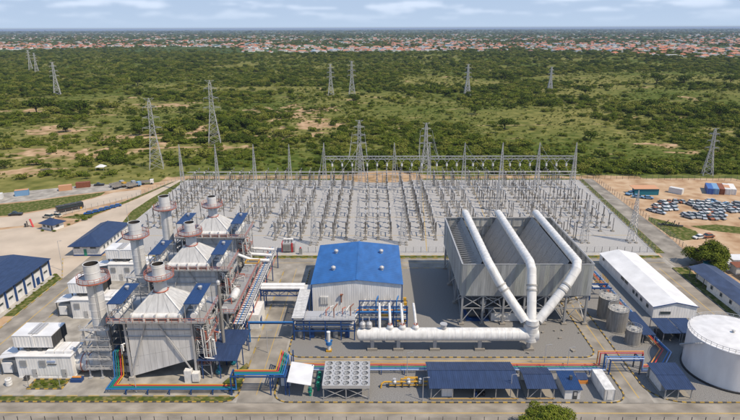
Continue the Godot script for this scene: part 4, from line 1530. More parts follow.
	rack_posts(t, [-4.0, 1.6, 5.4, 9.2], [138.0, 141.6], 7.2, M.blue_steel)
	for y in [2.8, 4.6, 5.9]:
		for d in [132.8, 137.4]:
			var b := MB.new()
			b.bar(P(-21.4, y, d), P(-5.2, y, d), 0.26)
			part(t, "rail_beam", b, M.blue_steel)
	for y in [3.4, 5.4, 7.2]:
		for d in [138.0, 141.6]:
			var b := MB.new()
			b.bar(P(-4.2, y, d), P(9.4, y, d), 0.26)
			part(t, "rail_beam", b, M.blue_steel)
	for i in 8:
		var p := MB.new()
		var dd := 133.4 + i * 0.5
		var y: float = 3.2 if i % 2 else 5.0
		p.path([P(-21.0, y, dd), P(-6.0, y, dd), P(-4.6, y, dd + 5.0), P(9.0, y, dd + 5.0)], 0.15 + 0.05 * (i % 3), 8)
		part(t, "pipe", p, [M.white_clad, M.galv_light, M.blue_pipe, M.white_paint, M.orange_pipe, M.galv, M.blue_pipe, M.yellow][i])
	for i in 7:
		var p := MB.new()
		var x := -3.2 + i * 1.9
		p.path([P(x, 0.1, 140.0), P(x, 6.2 + (i % 3) * 0.9, 140.0), P(x + 0.6, 6.2 + (i % 3) * 0.9, 143.0), P(x + 0.6, 4.0, 148.8)], 0.18, 8)
		part(t, "riser_pipe", p, [M.white_paint, M.galv_light, M.blue_pipe][i % 3])
	for i in 5:
		var p := MB.new()
		var x := -20.0 + i * 3.2
		p.rng(x - 0.6, x + 0.6, 0.02, 1.8, 134.0, 135.4)
		p.tube(P(x, 1.8, 134.7), P(x, 2.4, 134.7), 0.5, 0.3, 12)
		part(t, "valve_cabinet", p, [M.galv, M.blue_steel, M.dark_steel][i % 3])
	var yl := MB.new()
	yl.tube(P(2.0, 4.2, 138.8), P(4.6, 4.2, 138.8), 0.35, 0.35, 12); yl.tube(P(6.4, 2.6, 138.8), P(9.0, 2.6, 138.8), 0.4, 0.4, 12)
	part(t, "gas_pipe", yl, M.yellow)
	for k in 2:
		var v := MB.new()
		v.rng(8.3, 9.1, 7.35, 8.2, 141.2 - k * 2.6, 142.0 - k * 2.6)
		part(t, "yellow_cabinet", v, M.yellow)
	# clutter on the pale deck
	for i in 9:
		var p := MB.new()
		var x := -14.0 + i * 1.1
		p.path([P(x, 6.2, 134.0 + (i % 3) * 1.0), P(x, 7.3 + (i % 4) * 0.5, 134.0 + (i % 3) * 1.0), P(x + 0.8, 7.3 + (i % 4) * 0.5, 136.8)], 0.14, 8)
		part(t, "deck_pipe", p, [M.galv_light, M.red_rail, M.white_paint, M.brown_steel][i % 4])
	var rl2 := MB.new()
	rl2.rail([P(-21.8, 6.2, 132.6), P(-5.0, 6.2, 132.6)], 1.0, 0.04, 1.6)
	part(t, "railing", rl2, M.galv_light)
	t = thing("standpipe", "white standpipe with blue collar on a yellow foot before the hall rack", "standpipe", P(-11.7, 0, 127.4))
	var s1 := MB.new()
	s1.lathe(P(-11.7, 0, 127.4), [[0.45, 0.5], [0.45, 5.4], [0.5, 5.4], [0.5, 5.7], [0, 5.8]], 14)
	part(t, "pipe", s1, M.white_paint)
	var s2 := MB.new()
	s2.lathe(P(-11.7, 0, 127.4), [[0.46, 2.0], [0.8, 2.0], [0.8, 2.9], [0.46, 2.9]], 14)
	s2.rng(-12.7, -10.7, 3.0, 3.3, 127.2, 127.6)
	part(t, "collar", s2, M.blue_pipe)
	var s3 := MB.new()
	s3.rng(-12.4, -11.0, 0.02, 0.5, 126.8, 128.0)
	part(t, "foot", s3, M.yellow)
	# transformer in the yard corner
	t = thing("power_transformer", "silver transformer with red bands at the switchyard's front edge, behind the entrance road", "transformer", P(-31.5, 0, 196))
	var tb := MB.new()
	tb.rng(-34.2, -29.6, 0.4, 3.6, 195.0, 198.0)
	part(t, "tank", tb, M.galv_light)
	var tf := MB.new()
	for i in 9: tf.rng(-33.9 + i * 0.32, -33.75 + i * 0.32, 0.6, 3.4, 194.4, 194.98)
	part(t, "cooling_fin", tf, M.galv_light)
	var tc := MB.new()
	tc.tube(P(-34.0, 4.4, 197.4), P(-30.4, 4.4, 197.4), 0.45, 0.45, 14)
	tc.rng(-33.2, -33.0, 3.6, 4.2, 197.3, 197.5); tc.rng(-31.2, -31.0, 3.6, 4.2, 197.3, 197.5)
	part(t, "conservator", tc, M.white_paint)
	var tr2 := MB.new()
	tr2.rng(-34.5, -34.25, 0.3, 3.8, 194.6, 198.1); tr2.rng(-30.9, -30.3, 0.3, 3.8, 194.6, 195.0)
	part(t, "red_band", tr2, M.red_paint)
	for i in 3:
		var b := MB.new()
		b.lathe(P(-33.2 + i * 1.2, 3.6, 195.8), [[0.12, 0], [0.2, 0.2], [0.12, 0.4], [0.2, 0.6], [0.12, 0.8], [0.05, 1.4], [0, 1.4]], 10)
		part(t, "bushing", b, M.insulator)
	t = thing("firefighting_panel", "grey hydrant cabinet with red top right of the transformer", "cabinet", P(-27.2, 0, 193))
	var hc := MB.new()
	hc.rng(-27.8, -26.6, 0.02, 2.4, 192.8, 193.4)
	part(t, "cabinet", hc, M.galv)
	var hr := MB.new()
	hr.lathe(P(-27.2, 2.4, 193.1), [[0.3, 0], [0.3, 0.4], [0, 0.6]], 10)
	part(t, "red_cap", hr, M.red_paint)


func gable(t: Node3D, x0: float, x1: float, d0: float, d1: float, ye: float, yr: float, wall: Material, roof: Material, over := 0.5, rib := 0.02) -> void:
	# ridge runs along depth
	var w := MB.new()
	w.ribbed(P(x0, 0, d0), Vector3(x1 - x0, 0, 0), Vector3(0, ye, 0), 0.8, rib)
	w.ribbed(P(x1, 0, d0), Vector3(0, 0, d0 - d1), Vector3(0, ye, 0), 0.8, rib)
	w.ribbed(P(x1, 0, d1), Vector3(x0 - x1, 0, 0), Vector3(0, ye, 0), 0.8, rib)
	w.ribbed(P(x0, 0, d1), Vector3(0, 0, d1 - d0), Vector3(0, ye, 0), 0.8, rib)
	var xm := (x0 + x1) / 2
	w.face(P(x0, ye, d0 - 0.01), P(x1, ye, d0 - 0.01), P(xm, yr, d0 - 0.01))
	w.face(P(x1, ye, d1 + 0.01), P(x0, ye, d1 + 0.01), P(xm, yr, d1 + 0.01))
	part(t, "wall", w, wall)
	var s := (yr - ye) / (xm - x0)
	for e in [-1, 1]:
		var r := MB.new()
		var run: float = (xm - x0) + over
		if e < 0: r.ribbed(P(xm, yr + 0.08, d0 - over), Vector3(0, 0, -(d1 - d0 + 2 * over)), Vector3(-run, -run * s, 0), 0.8, 0.03)
		else: r.ribbed(P(xm, yr + 0.08, d1 + over), Vector3(0, 0, d1 - d0 + 2 * over), Vector3(run, -run * s, 0), 0.8, 0.03)
		part(t, "roof_slope", r, roof)


func window(t: Node3D, o: Vector3, u: Vector3, w: float, h: float, nrm: Vector3) -> void:
	# o = centre on the wall; u = unit vector along the wall
	var f := MB.new()
	for s in [-1, 1]:
		f.bar(o + u * (s * w / 2) - Vector3.UP * h / 2 + nrm * 0.05, o + u * (s * w / 2) + Vector3.UP * h / 2 + nrm * 0.05, 0.1)
		f.bar(o - u * w / 2 + Vector3.UP * (s * h / 2) + nrm * 0.05, o + u * w / 2 + Vector3.UP * (s * h / 2) + nrm * 0.05, 0.1)
	var n := part(t, "window", f, M.galv)
	var g := MB.new()
	g.hexa(o + nrm * 0.02, u * w * 0.5, Vector3.UP * h * 0.5, nrm * 0.02)
	part(n, "pane", g, M.glass)


func hip_roof(t: Node3D, x0: float, x1: float, d0: float, d1: float, y0: float, y1: float, m: Material) -> void:
	var k := minf(x1 - x0, d1 - d0) / 2
	var c := [P(x0, y0, d0), P(x1, y0, d0), P(x1, y0, d1), P(x0, y0, d1)]
	var a: Vector3
	var b: Vector3
	if x1 - x0 < d1 - d0:
		a = P((x0 + x1) / 2, y1, d0 + k)
		b = P((x0 + x1) / 2, y1, d1 - k)
	else:
		a = P(x0 + k, y1, (d0 + d1) / 2)
		b = P(x1 - k, y1, (d0 + d1) / 2)
	var faces := [[c[0], c[1], a], [c[1], c[2], b, a], [c[2], c[3], b], [c[3], c[0], a, b]] if x1 - x0 < d1 - d0 else [[c[0], c[1], b, a], [c[1], c[2], b], [c[2], c[3], a, b], [c[3], c[0], a]]
	for f in faces:
		var r := MB.new()
		if f.size() == 3: r.face(f[0], f[1], f[2])
		else: r.quad(f[0], f[1], f[2], f[3])
		part(t, "roof_slope", r, m)
	var e := MB.new()
	for i in 4: e.bar(c[i] - Vector3.UP * 0.08, c[(i + 1) % 4] - Vector3.UP * 0.08, 0.16, 0.2)
	e.bar(a, b, 0.25, 0.12)
	part(t, "fascia", e, m)
	var u := MB.new()
	u.quad(c[3] - Vector3.UP * 0.19, c[2] - Vector3.UP * 0.19, c[1] - Vector3.UP * 0.19, c[0] - Vector3.UP * 0.19)
	part(t, "soffit", u, M.cream_wall)


func make_buildings() -> void:
	# warehouse
	var t := thing("warehouse", "long white warehouse with a low white gable roof left of the big tank road", "warehouse", P(86.6, 0, 165))
	gable(t, 80.5, 93.0, 144.9, 185.0, 3.6, 5.0, M.white_clad, M.white_roof, 0.25)
	for d in [148.4, 152.4, 155.4, 157.6, 163.0, 165.8, 181.5]:
		window(t, P(80.48, 2.2 if d < 158 else 2.9, d), Vector3(0, 0, 1), 1.3 if d < 158.0 or d > 170.0 else 2.2, 1.1, Vector3(-1, 0, 0))
	window(t, P(84.0, 1.7, 144.86), Vector3.RIGHT, 3.0, 0.9, Vector3(0, 0, 1))
	var tr := MB.new()
	tr.bar(P(80.2, 3.6, 144.6), P(86.75, 5.03, 144.6), 0.14, 0.2); tr.bar(P(86.75, 5.03, 144.6), P(93.3, 3.6, 144.6), 0.14, 0.2)
	part(t, "gable_trim", tr, M.blue_steel)
	# canopies between warehouse and tank
	var cn := [[70.8, 74.2, 130.2, 142.6, "narrow navy canopy beside the small grey tanks"], [76.6, 81.4, 131.0, 139.0, "left navy canopy before the warehouse front"], [81.6, 86.6, 131.0, 139.0, "right navy canopy before the warehouse front, behind the white tank"]]
	for c in cn:
		t = thing("canopy", c[4], "canopy", P((c[0] + c[1]) / 2, 0, c[2]), "navy canopies by the warehouse")
		var r := MB.new()
		r.ribbed(P(c[0], 3.1, c[2]), Vector3(c[1] - c[0], 0, 0), Vector3(0, 0.2, -(c[3] - c[2])), 0.5, 0.04)
		part(t, "roof_sheet", r, M.navy_roof)
		for x in [c[0] + 0.2, c[1] - 0.2]:
			for d in [c[2] + 0.3, (c[2] + c[3]) / 2, c[3] - 0.3]:
				var l := MB.new()
				l.rng(x - 0.07, x + 0.07, 0.02, 3.1, d - 0.07, d + 0.07)
				part(t, "post", l, M.galv)
		var sh := MB.new()
		sh.rng(c[0] + 0.6, c[1] - 0.6, 0.02, 1.2, c[2] + 2.0, c[3] - 2.0)
		part(t, "equipment_crate", sh, M.dark_steel)
	# long building on the right with a slate blue roof
	t = thing("workshop", "long white workshop with a slate-blue roof and open porch at the right edge", "workshop", P(110, 0, 160))
	var w := MB.new()
	w.rng(106.6, 113.6, 0.0, 3.2, 120.0, 163.5)
	w.rng(108.2, 113.6, 0.0, 3.2, 163.5, 172.6)
	part(t, "wall", w, M.cream_wall)
	for s in 2:
		var r := MB.new()
		if s == 0: r.ribbed(P(110.6, 4.6, 119.0), Vector3(0, 0, -55.0), Vector3(-4.8, -1.2, 0), 0.8, 0.03)
		else: r.ribbed(P(110.6, 4.6, 174.0), Vector3(0, 0, 55.0), Vector3(4.4, -1.2, 0), 0.8, 0.03)
		part(t, "roof_slope", r, M.slate_roof)
	for d in [165.0, 169.0, 173.2]:
		var l := MB.new()
		l.rng(106.2, 106.36, 0.0, 3.4, d - 0.08, d + 0.08)
		part(t, "porch_post", l, M.dark_steel)
	for d in [161.0, 156.0, 151.2, 146.0, 141.0, 136.0]:
		window(t, P(106.58, 1.9, d), Vector3(0, 0, 1), 1.1, 1.2, Vector3(-1, 0, 0))
	# small shacks behind it
	var sk := [[121.0, 179.6, 5.4, 3.4, 2.6, "white_roof", "low shack with a pale sheet roof beneath the spreading tree"], [125.2, 176.4, 5.0, 3.6, 2.8, "brown_steel", "rust-red roofed shack right of the spreading tree"], [128.5, 183.0, 6.0, 4.0, 2.8, "white_roof", "white roofed shack at the right edge behind the tree"], [126.4, 171.2, 6.0, 4.4, 2.6, "dirt", "tan roofed shack nearest the workshop roof"], [116.0, 178.8, 3.0, 2.6, 2.4, "teal_pipe", "teal shed tucked under the spreading tree"]]
	for s in sk:
		t = thing("shack", s[6], "shack", P(s[0], 0, s[1]), "shacks beyond the workshop")
		var b := MB.new()
		b.box(P(s[0], s[4] / 2, s[1]), Vector3(s[2], s[4], s[3]))
		part(t, "wall", b, M.cream_wall if s[5] != "teal_pipe" else M.teal_pipe)
		var r := MB.new()
		r.ribbed(P(s[0] - s[2] / 2 - 0.3, s[4] + 0.05, s[1] - s[3] / 2 - 0.3), Vector3(s[2] + 0.6, 0, 0), Vector3(0, 0.35, -s[3] - 0.6), 0.6, 0.04)
		part(t, "roof", r, M[s[5]])
	# control building on the left, pilasters and strip windows
	t = thing("control_building", "long grey-white building with navy roof and blue pilasters at the left edge", "building", P(-120, 0, 160))
	var cw := MB.new()
	cw.rng(-131, -110.3, 0, 6.0, 128, 174.2)
	part(t, "wall", cw, M.white_clad)
	var cr := MB.new()
	cr.ribbed(P(-122.0, 7.6, 127.2), Vector3(0, 0, -47.6), Vector3(-10.6, -1.3, 0), 0.9, 0.03)
	part(t, "roof_slope", cr, M.navy_roof)
	cr = MB.new()
	cr.ribbed(P(-122.0, 7.6, 174.8), Vector3(0, 0, 47.6), Vector3(12.6, -1.5, 0), 0.9, 0.03)
	part(t, "roof_slope", cr, M.navy_roof)
	for i in 9:
		var d := 174.0 - i * 4.7
		var pl := MB.new()
		pl.rng(-110.3, -109.9, 0, 6.0, d - 0.3, d + 0.3)
		part(t, "pilaster", pl, M.blue_steel)
		if i < 8:
			window(t, P(-110.28, 5.0, d - 2.35), Vector3(0, 0, 1), 3.4, 0.9, Vector3(1, 0, 0))
			if i != 1: window(t, P(-110.28, 2.6, d - 2.35), Vector3(0, 0, 1), 2.0, 0.6, Vector3(1, 0, 0))
	var dr := MB.new()
	dr.rng(-110.28, -110.1, 0.2, 2.6, 166.2, 167.8)
	part(t, "door", dr, M.blue_steel)
	var pt := MB.new()
	pt.rng(-110.3, -108.6, 0, 0.2, 140, 174)
	part(t, "footpath", pt, M.concrete)
	# office with hipped roof
	t = thing("office", "white office with navy hipped roof and blue base band behind the left chimneys", "office", P(-106, 0, 203))
	var ow := MB.new()
	ow.rng(-111.2, -101.2, 0.6, 4.1, 191.6, 216.0)
	part(t, "wall", ow, M.cream_wall)
	var ob := MB.new()
	ob.rng(-111.26, -101.14, 0, 0.6, 191.54, 216.06)
	part(t, "base_band", ob, M.blue_steel)
	hip_roof(t, -112.4, -100.6, 190.6, 217.2, 4.1, 7.0, M.navy_roof)
	for x in [-109.6, -103.6]: window(t, P(x, 3.3, 191.58), Vector3.RIGHT, 2.2, 0.7, Vector3(0, 0, 1))
	for d in [195, 198, 201, 204, 207, 210]: window(t, P(-101.18, 2.4, d), Vector3(0, 0, 1), 1.0, 1.2, Vector3(1, 0, 0))
	var od := MB.new()
	od.rng(-107.2, -106.2, 0.1, 2.7, 191.45, 191.58)
	part(t, "door", od, M.green_pipe)
	var on := MB.new()
	on.rng(-107.6, -105.8, 3.2, 3.6, 191.42, 191.56)
	part(t, "name_board", on, M.galv)
	# gatehouse
	t = thing("gatehouse", "small white gatehouse with a navy hipped roof among shrubs", "gatehouse", P(-135.5, 0, 222), "", deg_to_rad(-22))
	var gw := MB.new()
	var g0 := P(-135.5, 0, 222)
	gw.box(g0 + Vector3(0, 1.4, 0), Vector3(6.6, 2.8, 5.0))
	part(t, "wall", gw, M.cream_wall)
	hip_roof(t, -135.5 - 4.2, -135.5 + 4.2, 222 - 3.3, 222 + 3.3, 2.8, 4.5, M.navy_roof)
	for x in [-1.8, 0.6]: window(t, g0 + Vector3(x, 1.7, 2.5), Vector3.RIGHT, 1.4, 1.0, Vector3(0, 0, 1))
	window(t, g0 + Vector3(3.3, 1.7, 0.4), Vector3(0, 0, 1), 1.4, 1.0, Vector3(1, 0, 0))
	var gd := MB.new()
	gd.box(g0 + Vector3(2.5, 1.05, 2.52), Vector3(0.9, 2.1, 0.08))
	part(t, "door", gd, M.dark_steel)
	# teal lean-to at the far left
	t = thing("market_stall", "teal boarded stall with a tan roof at the left edge by the track", "stall", P(-163, 0, 214))
	var sw := MB.new()
	sw.rng(-175, -157.5, 0, 2.4, 211.5, 216)
	part(t, "wall", sw, M.green_pipe)
	var sr := MB.new()
	sr.ribbed(P(-175.5, 2.9, 210.6), Vector3(18.4, 0, 0), Vector3(0, 0.5, -6.2), 0.8, 0.05)
	part(t, "roof", sr, M.dirt)


func make_sheds() -> void:
	# fan cooler bank: 5 by 5 fans
	var t := thing("fin_fan_cooler", "grey cooler table with twenty-five round fans on braced legs by the front road", "cooler", P(-6.3, 0, 112))
	var x0 := -11.6
	var x1 := -1.0
	var d0 := 107.3
	var d1 := 117.0
	var y := 3.7
	for e in [[x0, d0, x1, d0], [x1, d0, x1, d1], [x1, d1, x0, d1], [x0, d1, x0, d0]]:
		var f := MB.new()
		f.bar(P(e[0], y - 0.3, e[1]), P(e[2], y - 0.3, e[3]), 0.16, 0.8)
		part(t, "rim_beam", f, M.galv_light)
	var pl := MB.new()
	# deck with real openings: strips around each fan
	var sx := (x1 - x0) / 5.0
	var sd := (d1 - d0) / 5.0
	var fr := 0.74
	for i in 5:
		for j in 5:
			var c := Vector2(x0 + (i + 0.5) * sx, d0 + (j + 0.5) * sd)
			var k := 24
			for q in k:
				var a0 := TAU * q / k
				var a1 := TAU * (q + 1) / k
				var e0 := Vector2(cos(a0), sin(a0))
				var e1 := Vector2(cos(a1), sin(a1))
				var s0 := minf(sx * 0.5 / maxf(absf(e0.x), 0.001), sd * 0.5 / maxf(absf(e0.y), 0.001))
				var s1 := minf(sx * 0.5 / maxf(absf(e1.x), 0.001), sd * 0.5 / maxf(absf(e1.y), 0.001))
				pl.quad(P(c.x + e0.x * fr, y, c.y + e0.y * fr), P(c.x + e0.x * s0, y, c.y + e0.y * s0), P(c.x + e1.x * s1, y, c.y + e1.y * s1), P(c.x + e1.x * fr, y, c.y + e1.y * fr))
	part(t, "deck", pl, M.galv_light)
	var co := MB.new()
	co.rng(x0 + 0.2, x1 - 0.2, y - 0.75, y - 0.62, d0 + 0.2, d1 - 0.2)
	part(t, "coil", co, M.dark_steel)
	var fan := MB.new()
	for b in 6:
		var a := TAU * b / 6
		var u := Vector3(cos(a), 0, sin(a))
		var w := Vector3(-sin(a), 0.35, cos(a)) * 0.17
		fan.hexa(u * 0.4, u * 0.33, w, w.cross(u).normalized() * 0.01)
	fan.lathe(Vector3.ZERO, [[0.14, -0.1], [0.14, 0.1], [0, 0.12]], 10)
	var fm := fan.mesh(Vector3.ZERO)
	var ringm := MB.new()
	ringm.lathe(Vector3.ZERO, [[0.74, -0.35], [0.74, 0.14], [0.7, 0.14], [0.7, -0.35]], 20)
	for k in 2: ringm.bar(Vector3(-0.75, -0.2, 0).rotated(Vector3.UP, k * PI / 2 + 0.4), Vector3(0.75, -0.2, 0).rotated(Vector3.UP, k * PI / 2 + 0.4), 0.07)
	var rm := ringm.mesh(Vector3.ZERO)
	for i in 5:
		for j in 5:
			var r := piece(t, "fan_ring", rm, M.galv, P(x0 + (i + 0.5) * sx, y + 0.0, d0 + (j + 0.5) * sd) - t.position)
			var f := piece(r, "fan", fm, M.galv, Vector3(0, 0.02, 0))
			f.rotation.y = rng.randf() * TAU
	for x in [x0 + 0.2, (x0 + x1) / 2, x1 - 0.2]:
		for d in [d0 + 0.2, (d0 + d1) / 2, d1 - 0.2]:
			var l := MB.new()
			l.rng(x - 0.11, x + 0.11, 0.02, y - 0.7, d - 0.11, d + 0.11)
			part(t, "leg", l, M.galv)
	for e in [[x0 + 0.2, (x0 + x1) / 2], [(x0 + x1) / 2, x1 - 0.2]]:
		var b := MB.new()
		b.bar(P(e[0], 0.3, d0 + 0.2), P(e[1], 2.8, d0 + 0.2), 0.1); b.bar(P(e[1], 0.3, d0 + 0.24), P(e[0], 2.8, d0 + 0.24), 0.1)
		part(t, "brace", b, M.galv_light)
	# tilted white roof with green valves beside it
	t = thing("open_shelter", "tilted white sheet roof over green valves left of the fan cooler", "shelter", P(-17, 0, 112))
	var wr := MB.new()
	wr.hexa(P(-17.0, 3.7, 112.1), Vector3(2.75, -0.25, 0.35), Vector3(0.01, 0.06, 0.01), Vector3(0.1, 0.3, 4.5))
	part(t, "roof_sheet", wr, M.white_roof)
	for x in [-19.3, -14.7]:
		for d in [108.6, 115.8]:
			var l := MB.new()
			l.rng(x - 0.08, x + 0.08, 0.02, 3.5, d - 0.08, d + 0.08)
			part(t, "post", l, M.blue_steel)
	t = thing("booster_cabin", "small navy roofed cabin behind the tilted white roof", "cabin", P(-20.6, 0, 114))
	var bc := MB.new()
	bc.rng(-21.8, -19.6, 0.02, 2.4, 112.4, 116.0)
	part(t, "wall", bc, M.white_clad)
	var br := MB.new()
	br.ribbed(P(-22.3, 2.6, 111.9), Vector3(3.0, 0, 0), Vector3(0, 0.3, -4.6), 0.5, 0.04)
	part(t, "roof_sheet", br, M.navy_roof)
	for i in 4:
		t = thing("green_valve", ["green valve stand under the white roof's right edge", "green valve stand just left of the fan cooler's front", "green valve stand left of the fan cooler's middle", "green valve stand left of the fan cooler's back"][i], "valve", P(-13.2, 0, 108.8 + i * 2.2), "green valve stands")
		var gx: float = -14.6 if i == 0 else -12.9
		var gd: float = 108.8 + i * 2.0
		var gm := MB.new()
		gm.lathe(P(gx, 0, gd), [[0.3, 0.02], [0.3, 1.0], [0.5, 1.0], [0.5, 1.3], [0.25, 1.3], [0.25, 2.2], [0, 2.2]], 12)
		part(t, "body", gm, M.green_pipe)
		var gh := MB.new()
		gh.tube(P(gx - 0.5, 1.7, gd), P(gx + 0.5, 1.7, gd), 0.2, 0.2, 10)
		gh.lathe(P(gx, 2.2, gd), [[0.35, 0], [0.45, 0.05], [0.35, 0.1]], 12)
		part(t, "handwheel", gh, M.green_pipe)
	# navy open sheds
	var sh := [[12.6, 32.6, 107.0, 117.0, 3.4, 4.5, "long navy-roofed open shed on the front road, left of the smaller one", 5], [34.4, 40.8, 107.1, 114.8, 3.3, 4.2, "small navy-roofed open shed between the long shed and the kiosk", 3], [65.4, 71.9, 107.4, 116.3, 2.9, 3.4, "navy lean-to roof before the big white tank", 3]]
	for s in sh:
		t = thing("open_shed", s[6], "shed", P((s[0] + s[1]) / 2, 0, s[2]), "navy open sheds along the front road")
		var mid: float = lerpf(s[2], s[3], 0.52)
		for h in 2:
			var r := MB.new()
			if h == 0: r.ribbed(P(s[0] - 0.2, s[4], s[2] - 0.3), Vector3(s[1] - s[0] + 0.4, 0, 0), P(0, s[5] - s[4], mid - s[2] + 0.3), 0.5, 0.04)
			else: r.ribbed(P(s[0] - 0.2, s[5] + 0.05, mid - 0.1), Vector3(s[1] - s[0] + 0.4, 0, 0), P(0, s[4] - s[5] if s[0] < 50 else 0.3, s[3] - mid + 0.3), 0.5, 0.04)
			part(t, "roof_sheet", r, M.navy_roof)
		for i in s[7]:
			for d in [s[2] + 0.3, s[3] - 0.3]:
				var x: float = lerpf(s[0] + 0.3, s[1] - 0.3, i / float(s[7] - 1))
				var l := MB.new()
				l.rng(x - 0.1, x + 0.1, 0.02, s[4], d - 0.1, d + 0.1)
				part(t, "post", l, M.galv)
		for i in s[7] - 1:
			if i % 2: continue
			var xa: float = lerpf(s[0] + 0.3, s[1] - 0.3, i / float(s[7] - 1))
			var b := MB.new()
			b.bar(P(xa, 0.2, s[2] + 0.3), P(xa + 2.6, s[4], s[2] + 0.3), 0.1)
			part(t, "brace", b, M.galv_light)
		var fl := MB.new()
		fl.rng(s[0] + 0.1, s[1] - 0.1, 0.02, 0.2, s[2] + 0.1, s[3] - 0.1)
		part(t, "floor_slab", fl, M.plinth)
		var bk := MB.new()
		bk.rng(s[0] + 0.2, s[1] - 0.2, 0.2, s[4] - 0.1, s[3] - 0.2, s[3] - 0.08)
		part(t, "rear_wall", bk, M.cream_wall)
		if s[0] < 50:
			var yr := MB.new()
			yr.bar(P(s[0], 0.62, s[2] - 0.05), P(s[1], 0.62, s[2] - 0.05), 0.1)
			part(t, "guard_rail", yr, M.yellow)
	# things standing under the sheds
	t = thing("control_cabinet", "white cabinet in the long shed's left front", "cabinet", P(16.6, 0.2, 108.8))
	var cc := MB.new()
	cc.rng(15.4, 17.9, 0.2, 2.5, 108.2, 109.4)
	part(t, "body", cc, M.white_paint)
	var cd := MB.new()
	cd.rng(15.5, 16.6, 0.3, 2.4, 108.12, 108.19); cd.rng(16.7, 17.8, 0.3, 2.4, 108.12, 108.19)
	part(t, "door", cd, M.white_clad)
	for i in 3:
		t = thing("drum", ["blue drum in the long shed, left of the black ones", "black drum in the long shed, next to the blue one", "right black drum in the long shed"][i], "drum", P(23.2 + i * 0.9, 0.2, 108.6), "drums under the long shed")
		var dm := MB.new()
		dm.lathe(P(23.2 + i * 0.9, 0.2, 108.6), [[0.36, 0], [0.38, 0.3], [0.36, 0.33], [0.38, 0.6], [0.36, 0.63], [0.36, 0.95], [0.33, 0.97], [0.33, 0.93], [0, 0.93]], 14)
		part(t, "shell", dm, M.blue_steel if i == 0 else M.black)
	for i in 2:
		t = thing("compressor", ["dark gas compressor in the long shed's middle", "dark gas compressor in the long shed's right half"][i], "compressor", P(22 + i * 5.6, 0.2, 112.5), "compressors under the long shed")
		var cm := MB.new()
		cm.rng(20.4 + i * 5.6, 23.6 + i * 5.6, 0.2, 0.6, 111.4, 113.8)
		part(t, "skid", cm, M.yellow)
		var c2 := MB.new()
		c2.tube(P(20.8 + i * 5.6, 1.5, 112.6), P(23.2 + i * 5.6, 1.5, 112.6), 0.8, 0.8, 16)
		part(t, "body", c2, M.dark_steel)
	t = thing("control_cabinet", "pale cabin box under the lean-to before the white tank", "cabinet", P(67, 0.2, 112))
	cc = MB.new()
	cc.rng(65.9, 67.6, 0.2, 2.5, 110.4, 115.6)
	part(t, "body", cc, M.cream_wall)
	cd = MB.new()
	cd.rng(66.2, 67.3, 0.2, 2.2, 110.3, 110.39)
	part(t, "door", cd, M.galv)
	# gas skid in yellow
	t = thing("gas_skid", "yellow gas pipework with a looped end on the gravel by the long shed", "pipework", P(6, 0, 112))
	for p in [[[P(1.6, 0.05, 111.6), P(1.8, 1.0, 111.9), P(2.4, 1.3, 112.2), P(12.6, 1.3, 112.4)], 0.2], [[P(6.4, 0.05, 112.4), P(6.4, 2.0, 112.4), P(9.6, 2.0, 112.6), P(9.6, 0.05, 112.6)], 0.16], [[P(7.2, 1.3, 114.0), P(10.2, 1.3, 114.0), P(10.2, 0.05, 114.0)], 0.2], [[P(3.4, 0.6, 111.9), P(12.4, 0.6, 112.0)], 0.14]]:
		var m := MB.new()
		m.path(p[0], p[1], 10)
		part(t, "pipe", m, M.yellow)
	for x in [4.8, 8.1, 10.9]:
		var v := MB.new()
		v.lathe(P(x, 0.9, 112.2), [[0.3, 0], [0.5, 0.2], [0.5, 0.6], [0.2, 0.9], [0.1, 1.2], [0.4, 1.25], [0, 1.3]], 12)
		part(t, "valve", v, M.galv_light)
	var sk := MB.new()
	for i in 6: sk.rng(3.4 + i * 1.6, 3.6 + i * 1.6, 0.02, 1.0, 111.7, 112.9)
	part(t, "support_frame", sk, M.dark_steel)
	# kiosk and white container
	t = thing("kiosk", "white kiosk with a blue roof between the small shed and the white container", "kiosk", P(45, 0, 110))
	var kw := MB.new()
	kw.rng(43.1, 46.6, 0.02, 2.5, 107.6, 113.6)
	part(t, "wall", kw, M.white_clad)
	var kr := MB.new()
	kr.ribbed(P(42.8, 2.7, 107.2), Vector3(4.1, 0, 0), Vector3(0, 0.45, -6.8), 0.4, 0.05)
	part(t, "roof_sheet", kr, M.navy_panel)
	var kd := MB.new()
	kd.rng(44.9, 45.9, 0.1, 2.1, 107.5, 107.59)
	var kdn := part(t, "door", kd, M.dark_steel)
	var kp := MB.new()
	kp.rng(45.1, 45.7, 1.0, 1.9, 107.44, 107.5)
	part(kdn, "pane", kp, M.galv_light)
	var kv := MB.new()
	kv.rng(45.0, 45.6, 3.0, 3.9, 110.6, 111.2)
	part(t, "roof_vent", kv, M.dark_steel)
	t = thing("site_container", "long white container cabin standing beside the tank road's kerb", "container", P(53.3, 0, 111))
	box_container(t, Vector3(52.9, 0.15, -111.0), 2.3, 2.75, 7.9, M.white_paint, 0.0)
	var fr2 := thing("solar_frame", "dark panel on an orange stand between the kiosk and the white container", "panel", P(49.4, 0, 114))
	var sp := MB.new()
	sp.hexa(P(49.4, 1.2, 114.6), Vector3(1.3, 0, 0), Vector3(0, 0.03, 0.02), Vector3(0, 0.25, -1.1))
	part(fr2, "panel", sp, M.navy_roof)
	var so := MB.new()
	so.rng(48.3, 50.5, 0.02, 0.8, 113.3, 113.5); so.rng(48.3, 48.5, 0.02, 1.0, 113.5, 115.4); so.rng(50.3, 50.5, 0.02, 1.0, 113.5, 115.4)
	part(fr2, "stand", so, M.orange_pipe)
	# storage tanks
	t = thing("storage_tank", "big white storage tank with railed roof at the right front", "tank", P(86.4, 0, 119))
	var o := P(86.4, 0, 119)
	var tk := MB.new()
	tk.lathe(o, [[9.75, 0.4], [9.75, 9.8], [9.85, 9.8], [9.85, 9.95], [9.6, 9.95]], 72)
